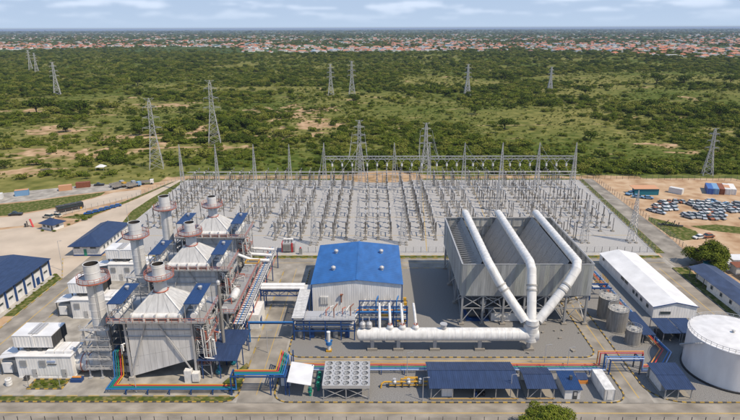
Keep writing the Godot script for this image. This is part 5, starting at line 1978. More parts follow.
	part(t, "shell", tk, M.tank_white)
	var tl := MB.new()
	tl.lathe(o, [[9.8, 9.93], [5.0, 10.5], [0.0, 10.75]], 72)
	part(t, "roof", tl, M.tank_white)
	var tb := MB.new()
	tb.lathe(o, [[10.1, 0.0], [10.1, 0.4], [9.7, 0.42]], 72)
	part(t, "base_ring", tb, M.black)
	var tr := MB.new()
	ring_rail(tr, o, 9.95, 9.6, 0.9, 48)
	part(t, "railing", tr, M.galv_light)
	var tv := MB.new()
	tv.lathe(o + Vector3(-0.6, 10.6, 0.4), [[0.25, 0], [0.25, 0.5], [0.45, 0.55], [0, 0.8]], 12)
	part(t, "roof_vent", tv, M.galv)
	var tsr := MB.new()
	for i in 26:
		var a0 := deg_to_rad(120.0 + i * 3.2)
		var e := Vector3(cos(a0), 0, -sin(a0))
		tsr.hexa(o + e * 10.3 + Vector3.UP * (0.5 + i * 0.37), e * 0.45, Vector3.UP * 0.03, e.cross(Vector3.UP) * 0.2)
	part(t, "stair", tsr, M.galv)
	var say := ["farthest of the three small weathered tanks", "middle of the three small weathered tanks", "nearest and smallest of the three weathered tanks"]
	var tp := [[67.7, 145.8, 2.75, 6.4], [67.5, 138.7, 2.7, 6.3], [68.8, 131.4, 1.95, 4.1]]
	for i in 3:
		var q: Array = tp[i]
		var oo := P(q[0], 0, q[1])
		t = thing("water_tank", "grey steel water tank, " + say[i], "tank", oo, "small grey tanks by the tank road")
		var a := MB.new()
		a.lathe(oo, [[q[2] + 0.25, 0.02], [q[2] + 0.25, 0.2], [q[2], 0.2], [q[2], q[3]], [q[2] + 0.08, q[3]], [q[2] + 0.08, q[3] + 0.12], [q[2] - 0.1, q[3] + 0.12]], 36)
		part(t, "shell", a, M.tank_grey)
		var b := MB.new()
		b.lathe(oo, [[q[2], q[3] + 0.1], [0, q[3] + 0.5]], 36)
		part(t, "roof", b, M.tank_lid)
		var c := MB.new()
		ring_rail(c, oo, q[3] + 0.1, q[2] - 0.05, 0.95, 16)
		part(t, "railing", c, M.galv)
		for k in 3:
			var v := MB.new()
			v.lathe(oo + Vector3(cos(k * 2.1) * q[2] * 0.55, q[3] + 0.2, sin(k * 2.1) * q[2] * 0.55), [[0.22, 0], [0.22, 0.45], [0, 0.5]], 10)
			part(t, "nozzle", v, M.galv)
		for k in 3:
			var w := MB.new()
			var y2: float = q[3] * (k + 1) / 4.0
			w.lathe(oo, [[q[2], y2], [q[2] + 0.02, y2], [q[2] + 0.02, y2 + 0.08], [q[2], y2 + 0.08]], 36)
			part(t, "seam_band", w, M.tank_grey)
	t = thing("frame_bridge", "blue and yellow steel frame with a white slatted walk between condenser and warehouse", "platform", P(70, 0, 159))
	slat_run(t, 67.6, 69.6, 156.0, 164.0, 3.8, 1.1)
	rack_posts(t, [66.4, 72.4], [156.0, 159.0, 164.0], 4.2, M.blue_steel)
	var fb := MB.new()
	fb.bar(P(66.0, 4.1, 158.8), P(72.8, 4.1, 158.8), 0.5); fb.bar(P(66.0, 4.1, 156.0), P(72.8, 4.1, 156.0), 0.4)
	part(t, "beam", fb, M.blue_steel)
	var fy := MB.new()
	fy.rail([P(66.0, 4.3, 158.8), P(72.8, 4.3, 158.8), P(72.8, 4.3, 164)], 1.0, 0.06, 1.4)
	part(t, "railing", fy, M.yellow)


func box_container(t: Node3D, o: Vector3, w: float, h: float, l: float, m: Material, turn: float, local := false) -> void:
	# o = centre of the floor; long side along depth before turning
	var b := Basis(Vector3.UP, turn)
	var x := b.x * w / 2
	var z := b.z * l / 2
	var up := Vector3.UP * h
	var c := MB.new()
	var p := [o - x + z, o + x + z, o + x - z, o - x - z]
	for i in 4:
		var q: Vector3 = p[(i + 1) % 4] - p[i]
		c.ribbed(p[i], q, up, 0.3, 0.03)
	part(t, "wall", c, m)
	var r := MB.new()
	r.hexa(o + up, x * 1.02, Vector3.UP * 0.06, z * 1.01)
	part(t, "roof", r, m)
	var f := MB.new()
	f.hexa(o - Vector3.UP * 0.05, x * 1.02, Vector3.UP * 0.08, z * 1.01)
	for i in 4: f.bar(p[i], p[i] + up, 0.16)
	part(t, "frame", f, M.galv if m == M.white_paint else m)
	var d := MB.new()
	d.hexa(o + z + b.z * 0.07 + up * 0.5, x * 0.45, up * 0.45, b.z * 0.02)
	part(t, "door", d, m)


# ---------- switchyard ----------
func proto(called: String, label: String, category: String, group: String, parts: Array) -> Node3D:
	var o := Node3D.new()
	o.name = called
	o.set_meta("label", label)
	o.set_meta("category", category)
	o.set_meta("group", group)
	for p in parts:
		var m := MeshInstance3D.new()
		m.name = p[0]
		m.mesh = (p[1] as MB).mesh(Vector3.ZERO)
		m.material_override = p[2]
		o.add_child(m, true)
	return o


func put(p: Node3D, at: Vector3, turn := 0.0, scale_ := 1.0, label := "") -> Node3D:
	var r: Node3D = p.duplicate()
	r.name = numbered(String(p.name))
	add_child(r)
	r.transform = Transform3D(Basis(Vector3.UP, turn).scaled(Vector3.ONE * scale_), at)
	if label: r.set_meta("label", label)
	return r


func pedestal(mb: MB, x: float, z: float, h: float) -> void:
	mb.box(Vector3(x, h / 2, z), Vector3(0.19, h, 0.19))


func sheds_(mb: MB, o: Vector3, h: float, r: float, k := 5) -> void:
	var prof := []
	for i in k:
		prof.append([r * 0.62, h * i / k])
		prof.append([r, h * (i + 0.35) / k])
		prof.append([r * 0.62, h * (i + 0.6) / k])
	prof.append([r * 0.6, h])
	prof.append([0.0, h])
	mb.lathe(o, prof, 8)


func make_yard() -> void:
	var kinds := []
	for q in 5:
		var foot := MB.new()
		var ped := MB.new()
		var ins := MB.new()
		var cap := MB.new()
		var ins2 := MB.new()
		var foot2 := MB.new()
		var h := 2.4
		if q == 0 or q == 4:
			foot.box(Vector3(0, 0.16, 0), Vector3(0.9, 0.32, 0.9))
			h = 2.5 if q == 0 else 2.0
			pedestal(ped, 0, 0, h)
			sheds_(ins, Vector3(0, h, 0), 2.9 if q == 0 else 2.2, 0.17 if q == 0 else 0.13, 7)
			cap.box(Vector3(0, h + (3.0 if q == 0 else 2.25), 0), Vector3(0.3, 0.16, 0.3))
		elif q == 1:
			foot.box(Vector3(0, 0.16, 0), Vector3(1.1, 0.32, 1.1))
			pedestal(ped, 0, 0, 2.4)
			ped.box(Vector3(0, 2.5, 0), Vector3(0.7, 0.5, 0.7))
			sheds_(ins, Vector3(0, 2.75, 0), 2.1, 0.23, 6)
			cap.lathe(Vector3(0, 4.85, 0), [[0.2, 0], [0.28, 0.1], [0.28, 0.6], [0.14, 0.75], [0, 0.75]], 10)
		elif q == 2:
			foot.box(Vector3(0, 0.16, 0), Vector3(1.2, 0.32, 1.2))
			pedestal(ped, 0, 0, 2.3)
			ped.box(Vector3(0, 1.6, 0.35), Vector3(0.6, 0.9, 0.5))
			sheds_(ins, Vector3(0, 2.3, 0), 2.0, 0.19, 5)
			cap.box(Vector3(0, 4.45, 0), Vector3(0.45, 0.45, 0.6))
			cap.tube(Vector3(0, 4.6, -0.3), Vector3(0, 5.2, -1.7), 0.22, 0.18, 8)
			cap.tube(Vector3(0, 4.6, 0.3), Vector3(0, 5.2, 1.7), 0.22, 0.18, 8)
		else:
			for z in [-1.7, 1.7]:
				(foot if z < 0.0 else foot2).box(Vector3(0, 0.16, z), Vector3(0.8, 0.32, 0.8))
				pedestal(ped, 0, z, 2.3)
				sheds_(ins if z < 0.0 else ins2, Vector3(0, 2.55, z), 1.9, 0.16, 5)
			ped.box(Vector3(0, 2.42, 0), Vector3(0.2, 0.2, 4.0))
			cap.tube(Vector3(0, 4.5, -1.8), Vector3(0, 4.5, 1.8), 0.09, 0.09, 6)
		var nm: String = ["post_insulator", "current_transformer", "circuit_breaker", "disconnector", "surge_arrester"][q]
		var lb: String = ["dark ribbed post insulator on a grey pedestal in the switchyard", "stout dark transformer post with a round grey head in the switchyard", "breaker pole with two slanted arms in the switchyard", "twin-post disconnector with a level blade in the switchyard", "slim short dark arrester post in the switchyard"][q]
		kinds.append(proto(nm, lb, ["insulator", "transformer", "breaker", "disconnector", "arrester"][q], nm.replace("_", " ") + "s in the switchyard rows", [["pedestal", ped, M.post_steel], ["footing", foot, M.plinth], ["insulator_column", ins, M.insulator], ["head", cap, M.galv_light]] + ([["insulator_column", ins2, M.insulator], ["footing", foot2, M.plinth]] if q == 3 else [])))
	var bays := [-99.0, -80.7, -61.3, -43.1, -25.3, -7.0, 10.5, 28.5, 46.3, 65.5, 84.1, 102.7]
	var ord := ["first", "second", "third", "fourth", "fifth", "sixth", "seventh", "eighth", "ninth", "tenth", "eleventh", "twelfth", "thirteenth", "fourteenth", "fifteenth", "sixteenth", "seventeenth", "eighteenth"]
	var kname := ["dark post insulator", "stout transformer post", "slant-armed breaker", "twin-post disconnector", "slim arrester"]
	var rows := [[208.5, 0], [213.0, 3], [217.5, 4], [222.0, 2], [228.0, 1], [234.0, 0], [239.0, 3], [244.5, 0], [249.0, 1], [254.0, 0], [259.0, 2], [264.5, 1], [270.0, 0], [276.0, 3], [285.0, 4], [288.5, 1], [292.0, 0], [296.5, 0]]
	for b in 11:
		var cx: float = (bays[b] + bays[b + 1]) / 2
		var missing := [rng.randi_range(0, 17), rng.randi_range(0, 17)]
		var nth := 0
		for r in rows.size():
			if missing.has(r): continue
			if rows[r][0] < 216.0 and (b < 3 or b == 10): continue
			if rows[r][0] < 222.0 and b < 2: continue
			var jit := rng.randf_range(-0.8, 0.8)
			for ph in 3:
				var x: float = cx + (ph - 1) * 5.1
				put(kinds[rows[r][1]], P(x, 0.02, rows[r][0] + jit), 0.0, 1.4, "%s, %s of its trio, %s row back, %s bay from left" % [kname[rows[r][1]], ["left", "middle", "right"][ph], ord[nth], ord[b]])
			nth += 1
	for k in kinds: k.free()
	# tubular busbars across the bays
	for e in [[285.0, 6.9, -99.0, 108.0], [288.5, 7.4, -99.0, 108.0], [292.0, 6.9, -99.0, 108.0], [240.0, 6.6, -60.0, 100.0], [262.0, 6.9, -60.0, 104.0]]:
		var nm: String = "rear" if e[0] > 280.0 else "middle"
		var t := thing("busbar", {285.0: "pale tubular busbar nearest the gantry row, spanning the switchyard", 288.5: "pale tubular busbar behind the gantry row, the higher of three", 292.0: "rearmost pale tubular busbar along the switchyard's back", 240.0: "pale tubular busbar across the switchyard's front half", 262.0: "pale tubular busbar across the switchyard's middle"}[e[0]], "busbar", P(e[2], 0, e[0]), "tubular busbars")
		var m := MB.new()
		m.tube(P(e[2], e[1], e[0]), P(e[3], e[1], e[0]), 0.12, 0.12, 6)
		part(t, "tube", m, M.galv_light)
		var x: float = e[2] + 3.0
		while x < e[3]:
			var s := MB.new()
			s.rng(x - 0.1, x + 0.1, 0.02, e[1] - 1.8, e[0] - 0.1, e[0] + 0.1)
			s.lathe(P(x, e[1] - 1.8, e[0]), [[0.2, 0], [0.12, 0.4], [0.2, 0.8], [0.12, 1.2], [0.12, 1.7]], 6)
			part(t, "support", s, M.galv)
			x += 9.15
	# lattice masts
	var mast := func(called: String, label: String, x: float, d: float, h: float, w: float, grp: String) -> void:
		var t := thing(called, label, "mast", P(x, 0, d), grp)
		var m := MB.new()
		m.lattice(P(x, 0, d), 0.3, h * 0.72, w, w * 0.42, 9, 0.15, 0.075)
		m.lattice(P(x, 0, d), h * 0.72, h, w * 0.42, 0.12, 5, 0.12, 0.06)
		part(t, "lattice_shaft", m, M.galv_light)
		for s in [[-1, -1], [1, -1], [1, 1], [-1, 1]]:
			var f := MB.new()
			f.box(P(x + s[0] * w / 2, 0.2, d + s[1] * w / 2), Vector3(0.9, 0.36, 0.9))
			part(t, "footing", f, M.plinth)
	var say := ["leftmost", "second", "third", "fourth"]
	for i in 4: mast.call("lattice_mast", "%s of the four bare lattice masts behind the chimneys, no beam attached" % say[i], bays[i], 280.0, 24.2, 2.0, "bare lattice masts")
	var front := [[-57.2, 231.0, 15.0, "slim lattice mast behind the rear boiler's right side"], [-41.4, 239.3, 15.5, "slim lattice mast left of the hall roof, mid yard"], [-23.3, 203.5, 18.7, "lattice mast in the yard just behind the hall's left roof edge"], [-6.0, 206.0, 18.7, "lattice mast in the yard behind the hall's ridge"], [11.4, 203.5, 19.8, "lattice mast in the yard behind the hall's right roof edge"], [21.2, 243.4, 16.0, "slim lattice mast mid yard, left of the condenser"], [56.6, 244.7, 16.0, "slim lattice mast mid yard, behind the condenser"], [82.4, 205.5, 17.2, "lattice mast behind the condenser's right edge"], [101.0, 205.6, 21.0, "lattice mast at the yard's right front corner"]]
	for f in front: mast.call("lattice_mast", f[3], f[0], f[1], f[2], 2.6 if f[1] < 207.0 else 1.6, "yard lattice masts")
	# gantry: seven bays with one long beam
	var t := thing("gantry", "long lattice gantry beam on tapered masts along the switchyard's rear", "gantry", P(40, 0, 280))
	for i in range(4, 12):
		var m := MB.new()
		var o := P(bays[i], 0, 280)
		m.lattice(o, 0.3, 18.0, 2.4, 1.0, 9, 0.16, 0.08)
		m.lattice(o, 18.0, 24.9, 1.0, 0.12, 5, 0.12, 0.06)
		part(t, "mast", m, M.galv_light)
		if i < 11:
			var b := MB.new()
			b.truss(P(bays[i] + 0.5, 16.4, 280), P(bays[i + 1] - 0.5, 16.4, 280), 1.3, 1.5, 10, 0.14, 0.08)
			part(t, "beam", b, M.galv_light)
	var trap := MB.new()
	trap.lathe(Vector3.ZERO, [[0.0, 0.2], [0.5, 0.2], [0.5, 1.5], [0.0, 1.5]], 12)
	var vst := MB.new()
	vst.bar(Vector3(-1.6, 3.9, 0), Vector3(0, 1.9, 0), 0.2); vst.bar(Vector3(1.6, 3.9, 0), Vector3(0, 1.9, 0), 0.2)
	vst.bar(Vector3(0, 1.9, 0), Vector3(0, 1.5, 0), 0.12)
	var pt := proto("line_trap", "white drum trap hung from the rear gantry on a V of insulators", "line trap", "line traps on the gantry", [["drum", trap, M.white_paint], ["hanger", vst, M.galv_light]])
	for i in range(4, 11):
		for ph in 3: put(pt, P((bays[i] + bays[i + 1]) / 2 + (ph - 1) * 5.1, 12.5, 280.0), 0.0, 1.0, "white hanging drum trap, %s of three in the %s gantry bay from the left" % [["left", "middle", "right"][ph], ord[i - 4]])
	pt.free()
	# conductors
	var wire := func(label: String, a: Vector3, b: Vector3, sag: float, grp: String) -> void:
		var w := thing("conductor", label, "wire", a, grp)
		var m := MB.new()
		var prev := a
		for k in range(1, 9):
			var f := k / 8.0
			var q := a.lerp(b, f) - Vector3.UP * sag * 4.0 * f * (1.0 - f)
			m.tube(prev, q, 0.05, 0.05, 4, false)
			prev = q
		part(w, "strand", m, M.galv_light)
	for i in range(4, 11):
		for ph in 3:
			var x: float = (bays[i] + bays[i + 1]) / 2 + (ph - 1) * 5.1
			wire.call("thin conductor slanting into the yard, %s of three in the %s gantry bay" % [["left", "middle", "right"][ph], ord[i - 4]], P(x, 12.4, 280), P(x + 0.3, 5.6, 264), 0.8, "gantry droppers into the yard")
			wire.call("thin conductor down to the rear posts, %s of three in the %s gantry bay" % [["left", "middle", "right"][ph], ord[i - 4]], P(x, 12.4, 280), P(x, 5.6, 291), 0.5, "gantry droppers to the rear posts")
	for e in [[-23.3, -6.0, 203.5], [-6.0, 11.4, 204.0], [82.4, 101.0, 205.5]]:
		wire.call("earth wire between two front masts of the yard", P(e[0], 18.2, e[2]), P(e[1], 18.2, e[2]), 0.8, "earth wires")
	for i in range(4, 11): wire.call("earth wire from the gantry mast tips forward over the yard", P(bays[i], 24.6, 280), P([-23.3, -23.3, 11.4, 11.4, 56.6, 56.6, 82.4][i - 4], [18.0, 18.0, 19.0, 19.0, 15.5, 15.5, 17.0][i - 4], [203.5, 203.5, 203.5, 203.5, 244.7, 244.7, 205.5][i - 4]), 3.0, "gantry earth wires")
	for b in 11:
		for ph in 3:
			var x: float = (bays[b] + bays[b + 1]) / 2 + (ph - 1) * 5.1
			var w := thing("conductor", "long thin conductor over the posts, %s of three in the %s bay from left" % [["left", "middle", "right"][ph], ord[b]], "wire", P(x, 7.3, 296), "conductors over the yard posts")
			var m := MB.new()
			var stops := [296.5, 285.0, 270.0, 254.0, 239.0, 222.0, 208.5]
			if b < 3: stops = stops.slice(0, 6)
			for k in stops.size() - 1:
				var p0 := P(x, 7.3, stops[k])
				for j in range(1, 5):
					var f := j / 4.0
					var p1 := P(x, 7.3 - 0.9 * 4.0 * f * (1.0 - f) * 0.6, lerpf(stops[k], stops[k + 1], f))
					m.tube(p0, p1, 0.045, 0.045, 4, false)
					p0 = p1
			part(w, "strand", m, M.galv)
	# lines out to the pylons behind
	for s in [-1, 1]:
		for k in 3:
			wire.call("line conductor from the gantry up to the pylon behind it", P(28.5 + s * 5.0, 16.2, 280), P(30.0 + s * (4.2 - k * 0.4), 15.5 + k * 4.5, 318), 0.6, "line conductors")
			wire.call("line conductor from the gantry to the pylon by the earth mound", P(-8.0 + s * 5.0, 16.2, 280), P(-8.5 + s * (4.2 - k * 0.4), 16.0 + k * 4.5, 309), 0.6, "line conductors at the mound")


func pylon(label: String, x: float, d: float, h: float, turn: float, arms := 3) -> void:
	var y := maxf(land_height(x, d), -0.1)
	var t := thing("pylon", label, "pylon", P(x, y, d), "transmission pylons", turn)
	var o := P(x, y, d)
	var k := clampf(d / 330.0, 1.0, 2.4)
	var m := MB.new()
	var w := h * 0.19
	m.lattice(o, 0.0, h * 0.55, w, w * 0.34, 6, 0.24 * k, 0.12 * k)
	m.lattice(o, h * 0.55, h * 0.93, w * 0.34, w * 0.2, 7, 0.2 * k, 0.11 * k)
	m.lattice(o, h * 0.93, h, w * 0.2, 0.1, 2, 0.16 * k, 0.1 * k)
	part(t, "body", m, M.galv_light)
	for i in arms:
		var yy := h * (0.58 + i * 0.145)
		var l := h * (0.13 - 0.018 * i)
		for s in [-1, 1]:
			var a := MB.new()
			var tip := o + Vector3(s * l, yy + 0.4, 0)
			for z in [-0.6, 0.6]:
				a.bar(o + Vector3(s * w * 0.13, yy, z), tip, 0.12 * k)
				a.bar(o + Vector3(s * w * 0.13, yy + h * 0.03, z), tip, 0.11 * k)
			a.bar(o + Vector3(s * l * 0.5, yy, -0.4), o + Vector3(s * l * 0.5, yy + h * 0.018, 0.4), 0.09 * k)
			var an := part(t, "cross_arm", a, M.galv_light)
			var q := MB.new()
			q.bar(tip, tip - Vector3.UP * h * 0.05, 0.14 * k)
			part(an, "insulator_string", q, M.porcelain)
	for s in [-1, 1]:
		var a := MB.new()
		a.bar(o + Vector3(0, h * 0.99, 0), o + Vector3(s * h * 0.07, h * 1.0, 0), 0.12 * k)
		a.bar(o + Vector3(0, h * 0.95, 0), o + Vector3(s * h * 0.07, h * 1.0, 0), 0.1 * k)
		part(t, "earth_peak", a, M.galv_light)


func make_pylons() -> void:
	pylon("tall pylon beyond the left road, in the low scrub", -131, 329, 41.8, 0.3)
	pylon("tall pylon on the bare slope behind the rear boiler", -114.7, 399, 46, 0.2)
	pylon("pylon rising behind the gantry's left half, by the earth mound", -8, 309, 31, 0.0)
	pylon("pylon just behind the gantry, right of the earth mound", 30, 318.2, 28.6, 0.15)
	pylon("pylon in the scrub behind the scrap yard at right", 189.5, 310, 26.9, -0.3)
	pylon("left pylon of the close pair in the middle distance", -53.7, 716, 38, 0.1)
	pylon("right pylon of the close pair in the middle distance", -27.2, 716, 41.5, 0.1)
	pylon("pylon standing alone in the middle distance, right of centre", 117, 712, 37.7, 0.1)
	pylon("distant pylon at the left, above the clearing", -404, 724, 41, 0.4)
	pylon("faint pylon in the bush right of centre", 230, 745, 31, 0.0)
	pylon("farther left of two faint pylons by the left edge", -708, 1186, 40, 0.5)
	pylon("farther right of two faint pylons by the left edge", -663, 1129, 36, 0.5)


# ---------- fences ----------
func fence(label: String, pts: Array, h: float, step: float, m: Material) -> void:
	var t := thing("fence", label, "fence", P(pts[0][0], 0, pts[0][1]), "site fences")
	var post := MB.new()
	post.box(Vector3(0, h / 2, 0), Vector3(0.12, h, 0.12))
	var pm := post.mesh(Vector3.ZERO)
	for i in pts.size() - 1:
		var a := P(pts[i][0], 0, pts[i][1])
		var b := P(pts[i + 1][0], 0, pts[i + 1][1])
		var k := maxi(1, int(round(a.distance_to(b) / step)))
		for j in k + (1 if i == pts.size() - 2 else 0):
			piece(t, "post", pm, m, a.lerp(b, float(j) / k) - t.position)
		for q in 4:
			var w := MB.new()
			var y := h * (0.12 + 0.28 * q)
			w.bar(a + Vector3.UP * y, b + Vector3.UP * y, 0.035)
			part(t, "wire", w, M.galv)


func make_fences() -> void:
	fence("mesh fence on dark posts along the switchyard's front", [[-95, 194.9], [105, 194.9]], 2.2, 2.8, M.dark_steel)
	fence("fence on dark posts along the switchyard's right side", [[105.3, 195.5], [113.5, 300]], 2.4, 3.0, M.dark_steel)
	fence("fence along the right side of the yard road, by the dirt lot", [[116.0, 185], [118.6, 208], [120.0, 240], [121.8, 301]], 2.4, 3.0, M.dark_steel)
	fence("rear fence behind the switchyard and the scrap yard", [[-106, 302.5], [122, 302.5], [205, 297]], 2.6, 3.2, M.dark_steel)
	fence("fence on grey posts between the driveway and the dirt track", [[-141.5, 238], [-128.6, 254], [-120.6, 262], [-108.2, 300.5]], 2.2, 3.0, M.galv)
	fence("fence on dark posts along the near side of the front road", [[-130, 98.2], [130, 98.2]], 2.6, 2.9, M.dark_steel)
	# lamp posts
	var lp := [[-27.5, 126.6, 6.5, "lamp post at the inner road's left end, before the standpipe"], [11.0, 107.0, 6.0, "lamp post by the long shed's left front corner"], [31.0, 108.2, 6.0, "lamp post by the long shed's right front corner"], [47.6, 119.4, 6.0, "lamp post behind the kiosk, right of its roof"], [42.3, 120.6, 6.0, "lamp post behind the kiosk, left of its roof"], [8.0, 116.4, 6.5, "lamp post on the gravel beside the fan cooler"], [-108.4, 178.5, 11.0, "tall thin lamp post at the corner of the left building"], [-104.2, 224.0, 10.0, "lamp post behind the office roof"], [-55.0, 110.0, 7.0, "lamp post on the verge before the nearest boiler"]]
	for l in lp:
		var t := thing("lamp_post", l[3], "lamp post", P(l[0], 0, l[1]), "lamp posts")
		var m := MB.new()
		m.tube(P(l[0], 0, l[1]), P(l[0], l[2], l[1]), 0.1, 0.06, 8)
		m.bar(P(l[0], l[2], l[1]), P(l[0] + 0.9, l[2] + 0.15, l[1]), 0.06)
		part(t, "pole", m, M.galv_light)
		var q := MB.new()
		q.box(P(l[0] + 1.1, l[2] + 0.12, l[1]), Vector3(0.6, 0.1, 0.22))
		part(t, "lamp_head", q, M.galv)


# ---------- vehicles and containers ----------
func car_proto(called: String, label: String, group: String, body: Material, l := 4.4, h := 1.45, pickup := false) -> Node3D:
	var b := MB.new()
	var w := 0.86
	var prof := [[-l / 2, 0.35], [-l / 2, 0.75], [-l / 2 + 0.9, 0.92], [l / 2 - 0.7, 0.95], [l / 2, 0.85], [l / 2, 0.35]]
	for s in [-1, 1]:
		for i in range(1, prof.size() - 1):
			var p := [Vector3(prof[0][0], prof[0][1], s * w), Vector3(prof[i][0], prof[i][1], s * w), Vector3(prof[i + 1][0], prof[i + 1][1], s * w)]
			if s > 0: b.face(p[0], p[2], p[1])
			else: b.face(p[0], p[1], p[2])
	for i in prof.size():
		var a: Array = prof[i]
		var c: Array = prof[(i + 1) % prof.size()]
		b.quad(Vector3(a[0], a[1], w), Vector3(c[0], c[1], w), Vector3(c[0], c[1], -w), Vector3(a[0], a[1], -w))
	var x0 := -l / 2 + 0.95
	var x1 := l / 2 - 0.45 if not pickup else l / 2 - 2.0
	var g := MB.new()
	var lo := [Vector3(x0, 0.9, w * 0.97), Vector3(x1, 0.93, w * 0.97), Vector3(x1, 0.93, -w * 0.97), Vector3(x0, 0.9, -w * 0.97)]
	var hi := [Vector3(x0 + 0.75, h - 0.04, w * 0.78), Vector3(x1 - 0.55, h - 0.04, w * 0.78), Vector3(x1 - 0.55, h - 0.04, -w * 0.78), Vector3(x0 + 0.75, h - 0.04, -w * 0.78)]
	for i in 4: g.quad(lo[i], lo[(i + 1) % 4], hi[(i + 1) % 4], hi[i])
	var r := MB.new()
	r.hexa((hi[0] + hi[2]) / 2 + Vector3.UP * 0.03, (hi[1] - hi[0]) / 2, Vector3.UP * 0.04, (hi[0] - hi[3]) / 2)
	var o := proto(called, label, "car", group, [["body", b, body], ["cabin_glass", g, M.glass], ["roof", r, body]])
	var wh := MB.new()
	wh.tube(Vector3(0, 0, -0.1), Vector3(0, 0, 0.1), 0.33, 0.33, 12)
	var wm := wh.mesh(Vector3.ZERO)
	for x in [-l / 2 + 0.8, l / 2 - 0.85]:
		for z in [-w, w]:
			piece(o, "wheel", wm, M.rubber, Vector3(x, 0.33, z))
	return o


